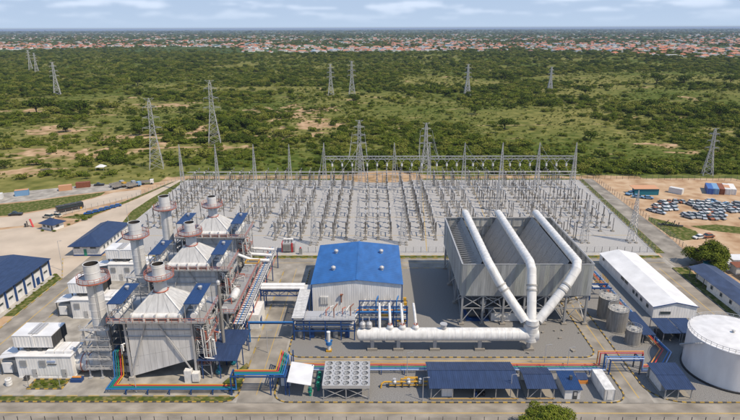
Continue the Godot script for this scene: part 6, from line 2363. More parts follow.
func make_vehicles() -> void:
	var paint := {"blue": lin(0.02, 0.10, 0.36), "white": lin(0.66, 0.66, 0.64), "grey": lin(0.30, 0.32, 0.34), "pale": lin(0.42, 0.47, 0.52), "black": lin(0.02, 0.02, 0.022), "rust": lin(0.28, 0.10, 0.05), "sky": lin(0.16, 0.30, 0.48), "cream": lin(0.56, 0.50, 0.40)}
	for k in paint:
		var m := mat("paint_" + k, paint[k], 0.35 if k in ["blue", "black", "white"] else 0.6)
		if k in ["blue", "black"]:
			m.clearcoat_enabled = true
			m.clearcoat = 0.5
	var dirv := atan2(2.2, 1.6)
	var blue := car_proto("parked_car", "", "blue cars parked by the driveway", M.paint_blue)
	var cs := [[-129.7, 241.0], [-128.0, 243.3], [-126.3, 245.6], [-124.8, 247.9], [-123.2, 250.1], [-121.7, 252.2]]
	var nth := ["nearest the gatehouse shrubs", "second from the gatehouse shrubs", "third from the gatehouse shrubs", "fourth from the gatehouse shrubs", "fifth from the gatehouse shrubs", "farthest from the gatehouse"]
	for i in 6: put(blue, P(cs[i][0], 0.01, cs[i][1]), 0.42, 0.92, "blue parked car in the driveway row, " + nth[i])
	blue.free()
	var suv := car_proto("parked_car", "", "vehicles by the gatehouse", M.paint_cream, 5.0, 1.8)
	put(suv, P(-145.0, -0.02, 235.6), -0.3, 1.1, "cream white car parked behind the gatehouse, beside the black coach")
	put(suv, P(-142.2, -0.02, 237.4), -0.3, 0.95, "second pale car behind the gatehouse, nearest the coach")
	suv.free()
	var blk := car_proto("pickup_truck", "", "vehicles by the gatehouse", M.paint_black, 5.2, 1.7, true)
	put(blk, P(-162.0, -0.03, 239.4), 0.15, 1.1, "black pickup on the dirt track at the far left")
	put(blk, P(-147.6, -0.03, 289.6), 0.2, 1.0, "dark pickup beside the red container")
	blk.free()
	# coach
	var t := thing("coach", "long black coach with pale lettering parked behind the gatehouse", "bus", P(-141.0, -0.02, 246.6), "", atan2(7.5, 7.5))
	var o := P(-141.0, -0.02, 246.6)
	var b := MB.new()
	b.box(o + Vector3(0, 1.75, 0), Vector3(11.4, 2.4, 2.5))
	part(t, "body", b, M.paint_black)
	var rf := MB.new()
	rf.box(o + Vector3(0, 3.02, 0), Vector3(11.2, 0.14, 2.3))
	for i in 4: rf.box(o + Vector3(-4 + i * 2.7, 3.18, 0), Vector3(1.4, 0.18, 1.4))
	part(t, "roof", rf, M.dark_steel)
	for s in [-1, 1]:
		for i in 6:
			var g := MB.new()
			g.box(o + Vector3(-4.6 + i * 1.85, 2.3, s * 1.26), Vector3(1.7, 0.9, 0.03))
			part(t, "window", g, M.glass)
		for x in [-3.8, 3.4, 4.4]:
			var w := MB.new()
			w.tube(o + Vector3(x, 0.5, s * 1.0), o + Vector3(x, 0.5, s * 1.28), 0.5, 0.5, 14)
			part(t, "wheel", w, M.yellow if x > 4 else M.rubber)
	var ws := MB.new()
	ws.box(o + Vector3(5.72, 2.2, 0), Vector3(0.04, 1.3, 2.2))
	part(t, "windscreen", ws, M.glass)
	# containers
	var cont := [[-154.6, 286.6, 6.6, 2.6, 2.6, 0.32, "brown_steel", "red shipping container on the pale lot at left"], [-161.2, 281.0, 6.0, 2.5, 2.5, 0.42, "tan_box", "tan shipping container left of the red one"], [-178.2, 271.4, 6.0, 2.5, 2.6, 0.42, "paint_sky", "pale blue container with a rusty roof on the pale lot"], [-187.6, 264.2, 7.0, 3.0, 2.6, 0.42, "paint_white", "white cabin container at the far left edge"],
		[136.6, 271.4, 12.0, 2.6, 3.0, PI / 2 - 0.0, "teal_pipe", "dark teal long container under a tan roof beyond the yard road"], [153.2, 273.6, 6.2, 2.5, 2.6, 0.75, "paint_white", "white container on the dirt between teal and blue ones"], [171.6, 277.0, 12.0, 2.5, 2.7, -0.42, "paint_blue", "leftmost blue container of the row by the rear fence"], [174.3, 276.7, 12.0, 2.5, 2.7, -0.42, "paint_sky", "middle blue container of the row by the rear fence"], [177.0, 276.4, 12.0, 2.5, 2.7, -0.42, "brown_steel", "rust coloured container in the row by the rear fence"], [179.7, 276.1, 12.0, 2.5, 2.7, -0.42, "paint_white", "white container in the row, next to the rusty one"], [182.4, 275.8, 12.0, 2.5, 2.7, -0.42, "cream_wall", "rightmost pale container of the row by the rear fence"]]
	mat("tan_box", lin(0.50, 0.27, 0.15), 0.7)
	for c in cont:
		var k := thing("shipping_container", c[7], "container", P(c[0], -0.03, c[1]), "shipping containers")
		var turn: float = c[5]
		if c[0] < 0: turn = PI / 2 + c[5]
		box_container(k, P(c[0], 0.12, c[1]), c[3], c[4], c[2], M[c[6]], turn)
		if c[0] > 130.0 and c[0] < 140.0:
			var r := MB.new()
			r.hexa(P(c[0] - 0.3, 3.5, c[1] + 1.0), Vector3(6.4, 0, 0), Vector3(0, 0.06, 0), Vector3(0, 0.25, -2.8))
			part(k, "sun_roof", r, M.tan_box)
		if String(c[7]).contains("rusty"):
			var r := MB.new()
			r.hexa(P(c[0], 2.9, c[1]), Basis(Vector3.UP, turn).x * 1.3, Vector3.UP * 0.06, Basis(Vector3.UP, turn).z * 3.0)
			part(k, "roof_sheet", r, M.tan_box)
	# lorries on the lot behind the left track
	var lor := [[-137.4, 288.2, 0.9, "paint_grey", "grey flatbed lorry, left of the group at the track's end"], [-134.6, 284.6, 1.0, "yellow", "yellow cab lorry at the front of the group at the track's end"], [-131.2, 288.0, 0.8, "paint_grey", "dark lorry in the middle of the group at the track's end"], [-127.4, 286.0, 0.9, "paint_sky", "pale blue lorry at the right of the group at the track's end"], [-123.0, 292.0, 0.3, "paint_white", "white lorry apart from the group, near the yard corner"]]
	for l in lor:
		t = thing("lorry", l[4], "lorry", P(l[0], -0.04, l[1]), "lorries at the track's end", l[2])
		o = P(l[0], -0.04, l[1])
		var cab := MB.new()
		cab.box(o + Vector3(2.9, 1.6, 0), Vector3(1.8, 2.0, 2.2))
		part(t, "cab", cab, M[l[3]])
		var wsc := MB.new()
		wsc.box(o + Vector3(3.81, 1.95, 0), Vector3(0.04, 0.8, 1.9))
		part(t, "windscreen", wsc, M.glass)
		var bed := MB.new()
		bed.box(o + Vector3(-0.9, 1.3, 0), Vector3(5.6, 0.3, 2.3)); bed.box(o + Vector3(-0.9, 1.75, 1.12), Vector3(5.6, 0.7, 0.08)); bed.box(o + Vector3(-0.9, 1.75, -1.12), Vector3(5.6, 0.7, 0.08))
		part(t, "bed", bed, M.tank_grey)
		for x in [-2.6, -1.5, 2.6]:
			for s in [-1, 1]:
				var w := MB.new()
				w.tube(o + Vector3(x, 0.5, s * 0.85), o + Vector3(x, 0.5, s * 1.15), 0.5, 0.5, 12)
				part(t, "wheel", w, M.rubber)
	# small excavator by the gatehouse
	t = thing("road_barrier", "red and dark barrier stands left of the gatehouse", "barrier", P(-145.4, 0, 223.6))
	var rb := MB.new()
	rb.bar(P(-144.8, 0, 223.4), P(-146.2, 3.4, 224.2), 0.7, 0.25)
	part(t, "boom", rb, M.red_paint)
	var rp := MB.new()
	rp.rng(-148.4, -147.8, 0, 1.6, 223.2, 223.8); rp.bar(P(-147.2, 0, 223.6), P(-147.5, 2.6, 223.8), 0.3)
	part(t, "stand", rp, M.dark_steel)
	# hut in the scrub
	t = thing("tent", "small white canopy alone in the scrub behind the red container", "tent", P(-163, 0, 325))
	var te := MB.new()
	te.frustum(-165.6, -160.4, 323, 327.5, 1.9, -163.6, -162.4, 325, 325.6, 3.2)
	part(t, "canopy", te, M.white_paint)
	for x in [-165.4, -160.6]:
		for d in [323.2, 327.3]:
			var l := MB.new()
			l.rng(x - 0.06, x + 0.06, -0.4, 1.95, d - 0.06, d + 0.06)
			part(t, "pole", l, M.galv)
	# scrap vehicles in rough rows
	var kinds := []
	for k in ["white", "grey", "pale", "sky", "rust"]:
		var lb: String = {"white": "white scrap car in the rows of wrecks on the dirt lot", "grey": "grey scrap car in the rows of wrecks on the dirt lot", "pale": "pale blue-grey scrap car in the rows of wrecks on the dirt lot", "sky": "blue scrap car in the rows of wrecks on the dirt lot", "rust": "rusty scrap car in the rows of wrecks on the dirt lot"}[k]
		kinds.append(car_proto("scrap_car", lb, k + " wrecks on the dirt lot", M["paint_" + k], 4.3, 1.45))
	for row in 7:
		for i in 26:
			var x := 126.0 + i * 2.15 + row * 0.6
			var d := 235.0 + row * 4.4 + sin(i * 0.35 + row) * 1.2 - i * 0.12
			# the lot is widest in its middle
			if x < 124.0 + absf(d - 243.0) * 0.9: continue
			if d > 258.5 or d < 232.5 + maxf(0.0, (x - 150.0)) * 0.0: continue
			if row == 0 and i < 6: continue
			if rng.randf() < 0.2 or n_mid.get_noise_2d(x * 2.0, d * 2.5) > 0.22: continue
			var k: int = [0, 0, 1, 1, 1, 2, 2, 1, 4][rng.randi_range(0, 8)]
			if row > 4 and x > 160.0: k = 3 if rng.randf() < 0.5 else k
			put(kinds[k], P(x + rng.randf_range(-0.7, 0.7), -0.04, d + rng.randf_range(-0.9, 0.9)), PI / 2 + 0.35 + rng.randf_range(-0.7, 0.7), rng.randf_range(0.9, 1.2))
	var ww := [[131.0, 226.0, 0.4], [127.5, 262.0, 0.1], [131.0, 263.0, 2.9]]
	put(kinds[0], P(129.4, -0.03, 209.4), 0.3, 1.1, "white scrap car alone on the dirt left of the spreading tree")
	put(kinds[4], P(133.4, -0.03, 210.4), 0.2, 1.2, "rusty scrap car beside the spreading tree's crown")
	put(kinds[3], P(129.0, -0.03, 271.0), 0.6, 1.3, "blue wreck left of the dark teal container")
	put(kinds[3], P(130.4, -0.03, 265.6), 2.8, 1.2, "blue wreck in front of the dark teal container")
	put(kinds[3], P(134.6, -0.03, 263.8), 2.9, 1.1, "small blue wreck before the dark teal container's middle")
	for k in kinds: k.free()
	# drilling machine lying on the green strip
	t = thing("dump_trailer", "dark twisted steel frame on the grass strip by the yard road", "scrap frame", P(125, 0, 224))
	for i in 8:
		var m := MB.new()
		m.bar(P(121.6 + i * 0.9, 0.0, 226.0 - i * 0.5), P(122.6 + i * 0.8, 1.4 + (i % 3) * 0.7, 224.0 - i * 0.2), 0.25)
		part(t, "beam", m, M.dark_steel)
	var bm := MB.new()
	bm.bar(P(121, 0.5, 225.4), P(130, 0.6, 222.4), 0.5)
	part(t, "chassis", bm, M.dark_steel)
	# planting and small clutter
	t = thing("stacked_rings", "stack of white concrete rings on the paving by the nearest turbine", "rings", P(-86.0, 0, 112.6))
	for i in 3:
		var m := MB.new()
		m.lathe(P(-86.2, i * 0.62, 112.6), [[0.6, 0.02], [0.72, 0.1], [0.72, 0.5], [0.6, 0.6], [0.45, 0.6], [0.45, 0.02]], 14)
		part(t, "ring", m, M.white_paint)
	t = thing("bin", "dark bin beside the nearest turbine's front wall", "bin", P(-83, 0, 114.4))
	var bn := MB.new()
	bn.frustum(-83.5, -82.7, 114.2, 115.0, 0.02, -83.6, -82.6, 114.1, 115.1, 1.0)
	part(t, "body", bn, M.dark_steel)
	var bl := MB.new()
	bl.hexa(P(-83.1, 1.04, 114.6), Vector3(0.55, 0, 0), Vector3(0, 0.04, 0), Vector3(0, 0, 0.55))
	part(t, "lid", bl, M.black)
	for i in 2:
		t = thing("goal_frame", ["thin steel gantry frame at the planted bed's left side", "thin steel gantry frame at the planted bed's right side"][i], "frame", P(-81 + i * 7.6, 0, 114), "frames at the planted bed")
		var m := MB.new()
		var x := -80.8 + i * 7.4
		m.bar(P(x, 0, 111.4), P(x, 3.6, 111.4), 0.09); m.bar(P(x, 3.6, 111.4), P(x + 3.4 - i * 6.8, 3.6, 111.4), 0.08)
		part(t, "frame", m, M.galv)
	t = thing("waste_skid", "blue and orange skid at the nearest chimney's foot", "skid", P(-71, 0, 114.4))
	var k1 := MB.new()
	k1.rng(-72.2, -69.6, 0.02, 0.9, 113.6, 115.0)
	part(t, "frame", k1, M.blue_steel)
	var k2 := MB.new()
	k2.tube(P(-71.9, 1.1, 114.3), P(-69.9, 1.1, 114.3), 0.25, 0.25, 10)
	part(t, "pump", k2, M.orange_pipe)
	for i in 12:
		var dx := rng.randf_range(34.0, 57.0)
		var dd := rng.randf_range(126.0, 139.0)
		t = thing("rubble_block", "pale rubble block on the gravel near the condenser's front legs", "block", P(dx, 0.02, dd), "rubble on the gravel")
		var m := MB.new()
		m.box(P(dx, 0.2, dd), Vector3(rng.randf_range(0.3, 0.9), 0.4, rng.randf_range(0.3, 0.7)), rng.randf() * 3.0)
		part(t, "stone", m, M.plinth)


# ---------- vegetation ----------
func leaf_crown(mb: MB, lobes: Array, count: int, size: float, c0: Color, c1: Color) -> void:
	# lobes: [centre, radii]; leaves as small tufts through the outer shell of each lobe
	mb.colored = true
	var total := 0.0
	for l in lobes: total += l[1].x * l[1].z
	for l in lobes:
		var k := int(count * l[1].x * l[1].z / total)
		for i in k:
			var u := Vector3(rng.randfn(), rng.randfn(), rng.randfn()).normalized()
			if u.y < -0.55: u.y = -u.y
			var r := 0.5 + 0.5 * sqrt(rng.randf()) + 0.22 * pow(rng.randf(), 3.0)
			var p: Vector3 = l[0] + u * l[1] * r
			var nrm := (u + Vector3(rng.randf_range(-0.7, 0.7), rng.randf_range(-0.3, 0.9), rng.randf_range(-0.7, 0.7))).normalized()
			var t := nrm.cross(Vector3(rng.randfn(), rng.randfn(), rng.randfn())).normalized()
			var b := nrm.cross(t)
			var s := size * rng.randf_range(0.6, 1.35)
			mb.col = c0.lerp(c1, clampf(rng.randf() * 0.9 + rng.randf_range(-0.1, 0.2), 0.0, 1.0))
			mb.tri(p - t * s, p + t * s, p + b * s * 0.8, nrm, nrm, nrm)
			mb.tri(p - t * s * 0.8, p - b * s * 0.9, p + t * s * 0.9, nrm, nrm, nrm)


func random_lobes(h: float, r: float, base: float, k: int) -> Array:
	var o := [[Vector3(0, (base + h) / 2, 0), Vector3(r * 0.62, (h - base) * 0.46, r * 0.62)]]
	for i in k:
		var a := TAU * i / k + rng.randf_range(-0.5, 0.5)
		var q := rng.randf_range(0.38, 0.68) * r
		var s := rng.randf_range(0.30, 0.52) * r
		o.append([Vector3(cos(a) * q, lerpf(base, h, rng.randf_range(0.3, 0.78)), sin(a) * q), Vector3(s, s * rng.randf_range(0.55, 0.85), s)])
	return o


func trunk_mesh(mb: MB, h: float, r: float, spread: float, k: int) -> void:
	mb.path([Vector3(0, -0.5, 0), Vector3(rng.randf_range(-0.1, 0.1), h * 0.35, 0.05), Vector3(rng.randf_range(-0.3, 0.3), h * 0.7, 0.1)], r, 7)
	for i in k:
		var a := TAU * i / k + rng.randf_range(-0.4, 0.4)
		mb.path([Vector3(0, h * rng.randf_range(0.25, 0.45), 0), Vector3(cos(a) * spread * 0.4, h * 0.6, sin(a) * spread * 0.4), Vector3(cos(a) * spread * 0.7, h * 0.85, sin(a) * spread * 0.7)], r * 0.45, 5)


func make_trees() -> void:
	var dark := [Color(0.030, 0.052, 0.009), Color(0.090, 0.118, 0.020)]
	var mid := [Color(0.058, 0.094, 0.012), Color(0.165, 0.190, 0.030)]
	var pale := [Color(0.092, 0.118, 0.019), Color(0.225, 0.225, 0.050)]
	# large spreading tree by the scrap yard
	var t := thing("spreading_tree", "broad dark green tree with spreading crown between the scrap yard and workshop", "tree", P(116.6, 0, 181.5))
	var tr := MB.new()
	trunk_mesh(tr, 7.6, 0.45, 6.0, 6)
	shift(tr, P(116.6, 0, 181.5))
	part(t, "trunk", tr, M.bark)
	var cr := MB.new()
	var lobes := []
	for i in 34:
		var a := rng.randf() * TAU
		var q := sqrt(rng.randf()) * 6.4
		var s := rng.randf_range(1.6, 2.9)
		lobes.append([Vector3(cos(a) * q, 7.2 - q * q * 0.08 + rng.randf_range(-2.6, 0.9), sin(a) * q * 0.85), Vector3(s, s * 0.72, s)])
	leaf_crown(cr, lobes, 17000, 0.24, dark[0], mid[1])
	shift(cr, P(116.6, 0, 181.5))
	part(t, "crown", cr, M.leaf)
	# roadside tree whose top enters the frame
	t = thing("roadside_tree", "bright green tree crown rising over the front road at the bottom edge", "tree", P(35.4, 0, 93.0))
	tr = MB.new()
	trunk_mesh(tr, 7.0, 0.3, 5.0, 6)
	shift(tr, P(35.4, 0, 93.0))
	part(t, "trunk", tr, M.bark)
	cr = MB.new()
	lobes = []
	for i in 34:
		var a := rng.randf() * TAU
		var q := sqrt(rng.randf()) * 5.8
		var s := rng.randf_range(0.8, 1.6)
		lobes.append([Vector3(cos(a) * q, 7.4 - q * q * 0.085 + rng.randf_range(-1.4, 1.0), sin(a) * q), Vector3(s, s * 0.9, s)])
	lobes.append([Vector3(0, 4.6, 0), Vector3(5.2, 3.0, 5.2)])
	leaf_crown(cr, lobes, 20000, 0.15, mid[0], Color(0.20, 0.22, 0.035))
	shift(cr, P(35.4, 0, 93.0))
	part(t, "crown", cr, M.leaf)
	# bushes and trees of the open land: a few models, many copies
	var crowns := []
	var trunks := []
	for i in 9:
		var m := MB.new()
		var c: Array = [dark, mid, mid, pale, mid, dark, dark, mid, pale][i]
		if i < 5: leaf_crown(m, random_lobes(rng.randf_range(0.75, 1.0), 1.0, 0.0, 6), 620, 0.085, c[0], c[1])
		else: leaf_crown(m, random_lobes(rng.randf_range(1.15, 1.45), 1.0, 0.35, 7), 700, 0.08, c[0], c[1])
		crowns.append(m.mesh(Vector3.ZERO))
		var k := MB.new()
		trunk_mesh(k, 1.0, 0.055, 0.7, 4)
		trunks.append(k.mesh(Vector3.ZERO))
	var protos := []
	for i in 9:
		var o := Node3D.new()
		o.name = "bush_tree"
		o.set_meta("category", "tree")
		piece(o, "crown", crowns[i], M.leaf, Vector3.ZERO)
		piece(o, "trunk", trunks[i], M.bark, Vector3.ZERO)
		protos.append(o)
	var single := [[-334, 556, 13.0, "broad dark tree on the left clearing, left of another"], [-285, 549, 12.0, "broad dark tree on the left clearing, right of another"], [-347, 840, 12.0, "dark tree beyond the left clearing"], [-252, 454, 8.0, "round tree at the left clearing's near edge"], [-186, 440, 7.5, "tree left of the tall pylon by the clearing"], [109, 464, 9.5, "lone dark tree casting a shadow on the open grass"], [99, 551, 7.5, "tree farther back on the open grass, left of the lone one"], [-22, 637, 9.0, "dark tree in the middle of the far grass"], [212, 923, 13.0, "large dark tree far back right of centre"], [263, 709, 10.0, "dark tree in the right grassland"], [420, 850, 14.0, "left dark tree of the far right grassland"], [455, 842, 13.0, "right dark tree of the far right grassland"], [162, 415, 7.0, "tree on the right, in front of the thicket"], [320, 520, 10.0, "tree at the right grassland's near edge"], [535, 860, 12.0, "dark tree at the far right edge"]]
	for s in single:
		var i := rng.randi_range(5, 6)
		var o := put(protos[i], P(s[0], land_height(s[0], s[1]), s[1]), rng.randf() * TAU, s[2] * 0.84, s[3])
		o.set_meta("group", "single trees on the open land")
	var lists := []
	for i in 9: lists.append([])
	var near := []
	for e in [[303.0, 620.0, 16000, 0.5, 1.5], [620.0, 1200.0, 16000, 0.9, 2.2], [303.0, 420.0, 5600, 1.2, 4.6], [420.0, 700.0, 11500, 1.4, 5.6], [700.0, 1200.0, 15000, 2.0, 6.4], [1200.0, 2100.0, 14000, 3.0, 8.0], [2100.0, 4200.0, 22000, 4.0, 9.0], [4200.0, 9500.0, 11000, 9.0, 17.0], [9500.0, 22000.0, 7000, 16.0, 34.0]]:
		for i in e[2]:
			var d := sqrt(lerpf(e[0] * e[0], e[1] * e[1], rng.randf()))
			var x := rng.randf_range(-1.0, 1.0) * (d * 0.74 + 12.0)
			var dens := 1.0
			if d < 1900.0:
				var l := land(x, d)
				dens = pow(1.0 - l.y, 1.4) * 0.95 + 0.06
				if e[4] < 2.5: dens = clampf(0.5 + n_mid.get_noise_2d(x * 0.7, d * 0.7) * 1.2, 0.05, 0.9)
				if l.x > 0.5: dens *= 0.3
			else:
				dens = clampf(0.62 + n_big.get_noise_2d(x * 0.35, d * 0.2) * 1.3, 0.06, 1.0)
				if d > 2050.0 + 300.0 * sin(x * 0.0016 + 1.0): dens *= 0.85
			if rng.randf() > dens: continue
			if d < 312.0 and x > -112.0: continue
			if d < 335.0 and x > -135.0 and x < 60.0 and rng.randf() < 0.5: continue
			# keep the pylon feet and tent clear
			var s := lerpf(e[3], e[4], pow(rng.randf(), 1.8))
			if d < 1900.0: s *= 0.75 + 0.5 * clampf(0.5 + n_big.get_noise_2d(x + 300.0, d) * 1.4, 0.0, 1.0)
			var k := rng.randi_range(0, 8)
			if d < 420.0 and rng.randf() < 0.4: k = [1, 2, 4, 3][rng.randi_range(0, 3)]
			var y := land_height(x, d) if d < 1880.0 else -1.5
			var tf := Transform3D(Basis(Vector3.UP, rng.randf() * TAU).scaled(Vector3(s, s * rng.randf_range(0.75, 1.1), s)), P(x, y - 0.1 * s, d))
			if d < 400.0 and s > 2.5 and near.size() < 2000: near.append([s / d, tf, k])
			else: lists[k].append(tf)
	near.sort_custom(func(a, b): return a[0] > b[0])
	for i in near.size():
		if i >= 280:
			lists[near[i][2]].append(near[i][1])
			continue
		var r: Node3D = protos[near[i][2]].duplicate()
		r.name = numbered("bush_tree")
		add_child(r)
		r.transform = near[i][1]
		var p: Vector3 = r.position
		var side := "left of the first boiler row" if p.x < -118.0 else ("behind the yard's left masts" if p.x < -30.0 else ("behind the gantry" if p.x < 105.0 else "behind the scrap yard fence"))
		var tone: String = ["dark", "green", "green", "yellowish green", "green", "dark", "dark", "green", "yellowish green"][near[i][2]]
		r.set_meta("label", "%s bushy tree in the scrub %s" % [tone, side])
		r.set_meta("group", "%s scrub trees %s" % [tone, side])
	for i in 9:
		var mm := MultiMesh.new()
		mm.transform_format = MultiMesh.TRANSFORM_3D
		mm.mesh = crowns[i]
		mm.instance_count = lists[i].size()
		for j in lists[i].size(): mm.set_instance_transform(j, lists[i][j])
		var mi := MultiMeshInstance3D.new()
		mi.name = numbered("bushland")
		mi.multimesh = mm
		mi.material_override = M.leaf
		add_child(mi)
		mi.set_meta("kind", "stuff")
		mi.set_meta("label", ["dark low bushes spread over the plain", "green low bushes spread over the plain", "mid green rounded bushes spread over the plain", "yellowish bushes spread over the plain", "green mixed bushes spread over the plain", "dark taller trees of the far bush", "dark rounded trees of the far bush", "green taller trees of the far bush", "yellowish taller trees of the far bush"][i])
		mi.set_meta("category", "bush")
	# shrubs round the gatehouse
	for s in [[-127.4, 232.6, 1.6], [-129.6, 230.4, 1.1], [-131.0, 226.0, 0.8], [-130.0, 236.4, 1.2], [-134.0, 238.6, 1.0], [-138.0, 218.4, 0.8], [-132.8, 217.8, 0.9], [-126.4, 235.6, 1.3]]:
		var o := put(protos[1], P(s[0], 0.0, s[1]), rng.randf() * TAU, s[2], "clipped green shrub in the bed beside the gatehouse")
		o.name = numbered("garden_shrub")
		o.set_meta("category", "shrub")
		o.set_meta("group", "garden shrubs by the gatehouse")
	for i in 12:
		var o := put(protos[2], P(-109.0 + rng.randf_range(-0.6, 1.4), 0.0, 150.0 + i * 2.2), rng.randf() * TAU, rng.randf_range(0.35, 0.7), "low shrub in the strip before the left building")
		o.name = numbered("garden_shrub")
		o.set_meta("category", "shrub")
		o.set_meta("group", "low shrubs before the left building")
	for i in 6:
		var o := put(protos[4], P(-80.0 + i * 1.2, 0.02, 112.6 + (i % 2) * 0.9), rng.randf() * TAU, rng.randf_range(0.4, 0.75), "low shrub in the kerbed bed before the nearest turbine")
		o.name = numbered("garden_shrub")
		o.set_meta("category", "shrub")
		o.set_meta("group", "low shrubs in the kerbed bed")
	for o in protos: o.free()


func shift(mb: MB, by: Vector3) -> void:
	for i in mb.v.size(): mb.v[i] += by


# ---------- town ----------
func house_shape(w: float, l: float, h: float, kind: int) -> Array:
	var a := MB.new()
	a.box(Vector3(0, h / 2, 0), Vector3(w, h, l))
	var r := MB.new()
	var e := 0.5
	var y := h + w * (0.24 if kind != 2 else 0.05)
	var c := [Vector3(-w / 2 - e, h, l / 2 + e), Vector3(w / 2 + e, h, l / 2 + e), Vector3(w / 2 + e, h, -l / 2 - e), Vector3(-w / 2 - e, h, -l / 2 - e)]
	var k := w / 2 if kind == 0 else 0.0
	var p := Vector3(0, y, l / 2 + e - k)
	var q := Vector3(0, y, -l / 2 - e + k)
	r.face(c[0], c[1], p); r.face(c[2], c[3], q)
	r.quad(c[1], c[2], q, p); r.quad(c[3], c[0], p, q)
	return [a, r]


func make_town() -> void:
	mat("plaster_white", lin(0.80, 0.78, 0.74), 0.9)
	mat("plaster_tan", lin(0.52, 0.42, 0.32), 0.9)
	mat("tile_orange", lin(0.42, 0.14, 0.07), 0.8)
	mat("tile_brown", lin(0.27, 0.135, 0.09), 0.8)
	mat("tile_pink", lin(0.40, 0.20, 0.13), 0.8)
	mat("sheet_grey", lin(0.50, 0.50, 0.50), 0.6)
	mat("sheet_blue", lin(0.15, 0.30, 0.48), 0.6)
	var kinds := []
	var ws := ["plaster_white", "plaster_tan", "plaster_white", "plaster_white", "plaster_tan", "plaster_white"]
	var rs := ["tile_orange", "tile_brown", "tile_pink", "sheet_grey", "tile_orange", "sheet_blue"]
	var ds := ["orange tiled", "brown tiled", "pink tiled", "grey sheet", "rust tiled", "blue sheet"]
	for i in 6:
		var s := house_shape([11.0, 10.0, 13.0, 14.0, 9.0, 16.0][i], [15.0, 12.0, 17.0, 22.0, 13.0, 24.0][i], [4.0, 3.6, 4.2, 4.6, 3.4, 4.8][i], [0, 0, 1, 2, 1, 2][i])
		var o := proto("house", "house with a %s roof at the town's near edge" % ds[i], "house", "%s houses at the town's edge" % ds[i], [["wall", s[0], M[ws[i]]], ["roof", s[1], M[rs[i]]]])
		kinds.append(o)
	var n := FastNoiseLite.new()
	n.seed = 77
	n.frequency = 0.0011
	n.fractal_octaves = 3
	var spots := []
	for i in 14000:
		var d := 1600.0 * pow(9.0, rng.randf())
		var x := rng.randf_range(-1.0, 1.0) * (d * 0.70)
		var edge := 2080.0 - 480.0 * clampf(x / 1100.0, -1.0, 1.0) + 200.0 * sin(x * 0.004) if x > -500.0 else 2580.0 + 180.0 * sin(x * 0.005)
		if d < edge: continue
		var dens := clampf(0.66 + n.get_noise_2d(x, d * 0.55) * 1.5, 0.0, 1.0) * exp(-(d - edge) / 5200.0)
		if rng.randf() > dens: continue
		spots.append([d, x])
	spots.sort_custom(func(a, b): return a[0] < b[0])
	var rest := []
	for i in 6: rest.append([])
	for i in spots.size():
		var k: int = [0, 0, 1, 1, 2, 2, 3, 3, 3, 4, 5][rng.randi_range(0, 10)]
		if k == 5 and rng.randf() < 0.5: k = 0
		var s := rng.randf_range(0.8, 1.4)
		var turn := rng.randf_range(-0.2, 0.2) + (PI / 2 if rng.randf() < 0.6 else 0.0)
		var tf := Transform3D(Basis(Vector3.UP, turn).scaled(Vector3.ONE * s), P(spots[i][1], -1.5, spots[i][0]))
		if i < 290:
			var o: Node3D = kinds[k].duplicate()
			o.name = numbered("house")
			add_child(o)
			o.transform = tf
			var side := "at the far left" if spots[i][1] < -700.0 else ("left of centre" if spots[i][1] < 0.0 else ("right of centre" if spots[i][1] < 600.0 else "at the far right"))
			o.set_meta("label", "small house with a %s roof at the town's near edge, %s" % [ds[k], side])
			o.set_meta("group", "%s roofed houses %s" % [ds[k], side])
		else:
			rest[k].append(tf)
	for k in 6:
		for q in 2:
			var mm := MultiMesh.new()
			mm.transform_format = MultiMesh.TRANSFORM_3D
			mm.mesh = (kinds[k].get_child(q) as MeshInstance3D).mesh
			mm.instance_count = rest[k].size()
			for j in rest[k].size(): mm.set_instance_transform(j, rest[k][j])
			var mi := MultiMeshInstance3D.new()
			mi.name = numbered("town_walls" if q == 0 else "town_roofs")
			mi.multimesh = mm
			mi.material_override = M[ws[k]] if q == 0 else M[rs[k]]
			add_child(mi)
			mi.set_meta("kind", "stuff")
			mi.set_meta("label", ("walls" if q == 0 else "roofs") + " of the %s houses massed in the far town" % ds[k])
			mi.set_meta("category", "town")
	for o in kinds: o.free()


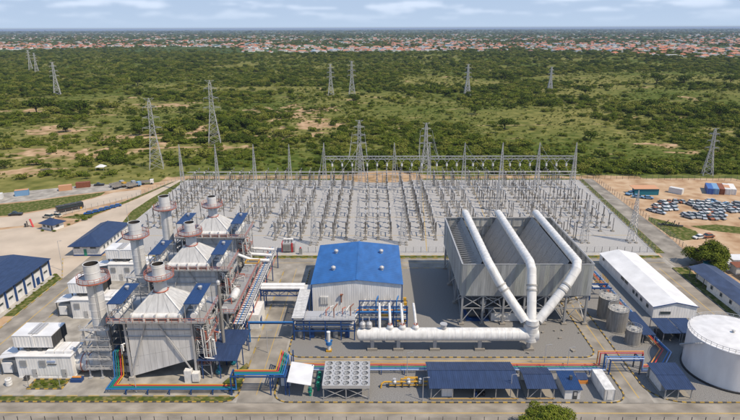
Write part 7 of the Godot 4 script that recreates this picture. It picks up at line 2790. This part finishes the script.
func _ready() -> void:
	rng.seed = 7
	var cam := Camera3D.new()
	cam.name = "camera"
	add_child(cam)
	cam.fov = 41.112
	cam.near = 0.5
	cam.far = 200000.0
	var yaw := deg_to_rad(0.4)
	var pitch := atan(181.8 / 560.0)
	cam.transform = Transform3D(Basis(Vector3.UP, yaw) * Basis(Vector3.RIGHT, -pitch) * Basis(Vector3.FORWARD, deg_to_rad(0.19)), Vector3(0, 80, 0))
	cam.current = true
	var env := Environment.new()
	env.background_mode = Environment.BG_SKY
	env.tonemap_mode = Environment.TONE_MAPPER_LINEAR
	env.tonemap_exposure = EXPOSURE
	env.sdfgi_enabled = true
	env.ssao_enabled = true
	env.ssil_enabled = true
	env.fog_enabled = true
	env.fog_density = 0.00004
	env.fog_light_color = Color(0.72, 0.80, 0.92)
	var sky := Sky.new()
	sky.sky_material = make_sky()
	env.sky = sky
	var we := WorldEnvironment.new()
	we.name = "daylight"
	we.environment = env
	add_child(we)
	var sun := DirectionalLight3D.new()
	sun.name = "sun"
	add_child(sun)
	sun.light_energy = SUN
	sun.light_color = Color(1.0, 0.935, 0.84)
	sun.light_angular_distance = 0.5
	sun.shadow_enabled = true
	sun.look_at_from_position(Vector3(0.62, 1.0, 0.36), Vector3.ZERO)
	make_materials()
	make_land()
	make_site()
	make_trains()
	make_hall()
	make_condenser()
	make_steam_ducts()
	make_pipes()
	make_racks()
	make_buildings()
	make_sheds()
	make_yard()
	make_pylons()
	make_fences()
	make_vehicles()
	make_trees()
	make_town()



const EXPOSURE := 0.96
const SUN := 1.58


func make_sky() -> Material:
	var m := ProceduralSkyMaterial.new()
	m.sky_top_color = Color(0.50, 0.63, 0.82)
	m.sky_horizon_color = Color(0.76, 0.84, 0.94)
	m.sky_curve = 0.16
	m.ground_horizon_color = Color(0.66, 0.74, 0.84)
	m.ground_bottom_color = Color(0.3, 0.3, 0.28)
	m.sky_energy_multiplier = 1.0
	m.sun_angle_max = 1.0
	# fair-weather clouds as seen through the depth of air
	var W := 2048
	var Hh := 1024
	var im := Image.create(W, Hh, false, Image.FORMAT_RGBAF)
	var f := FastNoiseLite.new()
	f.seed = 44
	f.frequency = 1.0
	f.fractal_octaves = 5
	for j in Hh / 2:
		var el := PI * (0.5 - (j + 0.5) / Hh)
		# clouds at one height over a round earth
		var s := sin(el)
		var r := sqrt(s * s * 40000.0 + 2.0 * 200.0) - s * 200.0
		for i in W:
			var az := TAU * (i + 0.5) / W
			var p := Vector3(cos(az) * r * cos(el), 0, sin(az) * r * cos(el))
			var a := f.get_noise_2d(p.x * 0.42, p.z * 0.42)
			var c := clampf((a - 0.02) * 3.2, 0.0, 1.0) * 0.5
			c *= clampf((el - 0.006) / 0.03, 0.0, 1.0)
			im.set_pixel(i, j, Color(0.50, 0.46, 0.42, c))
	m.sky_cover = ImageTexture.create_from_image(im)
	return m
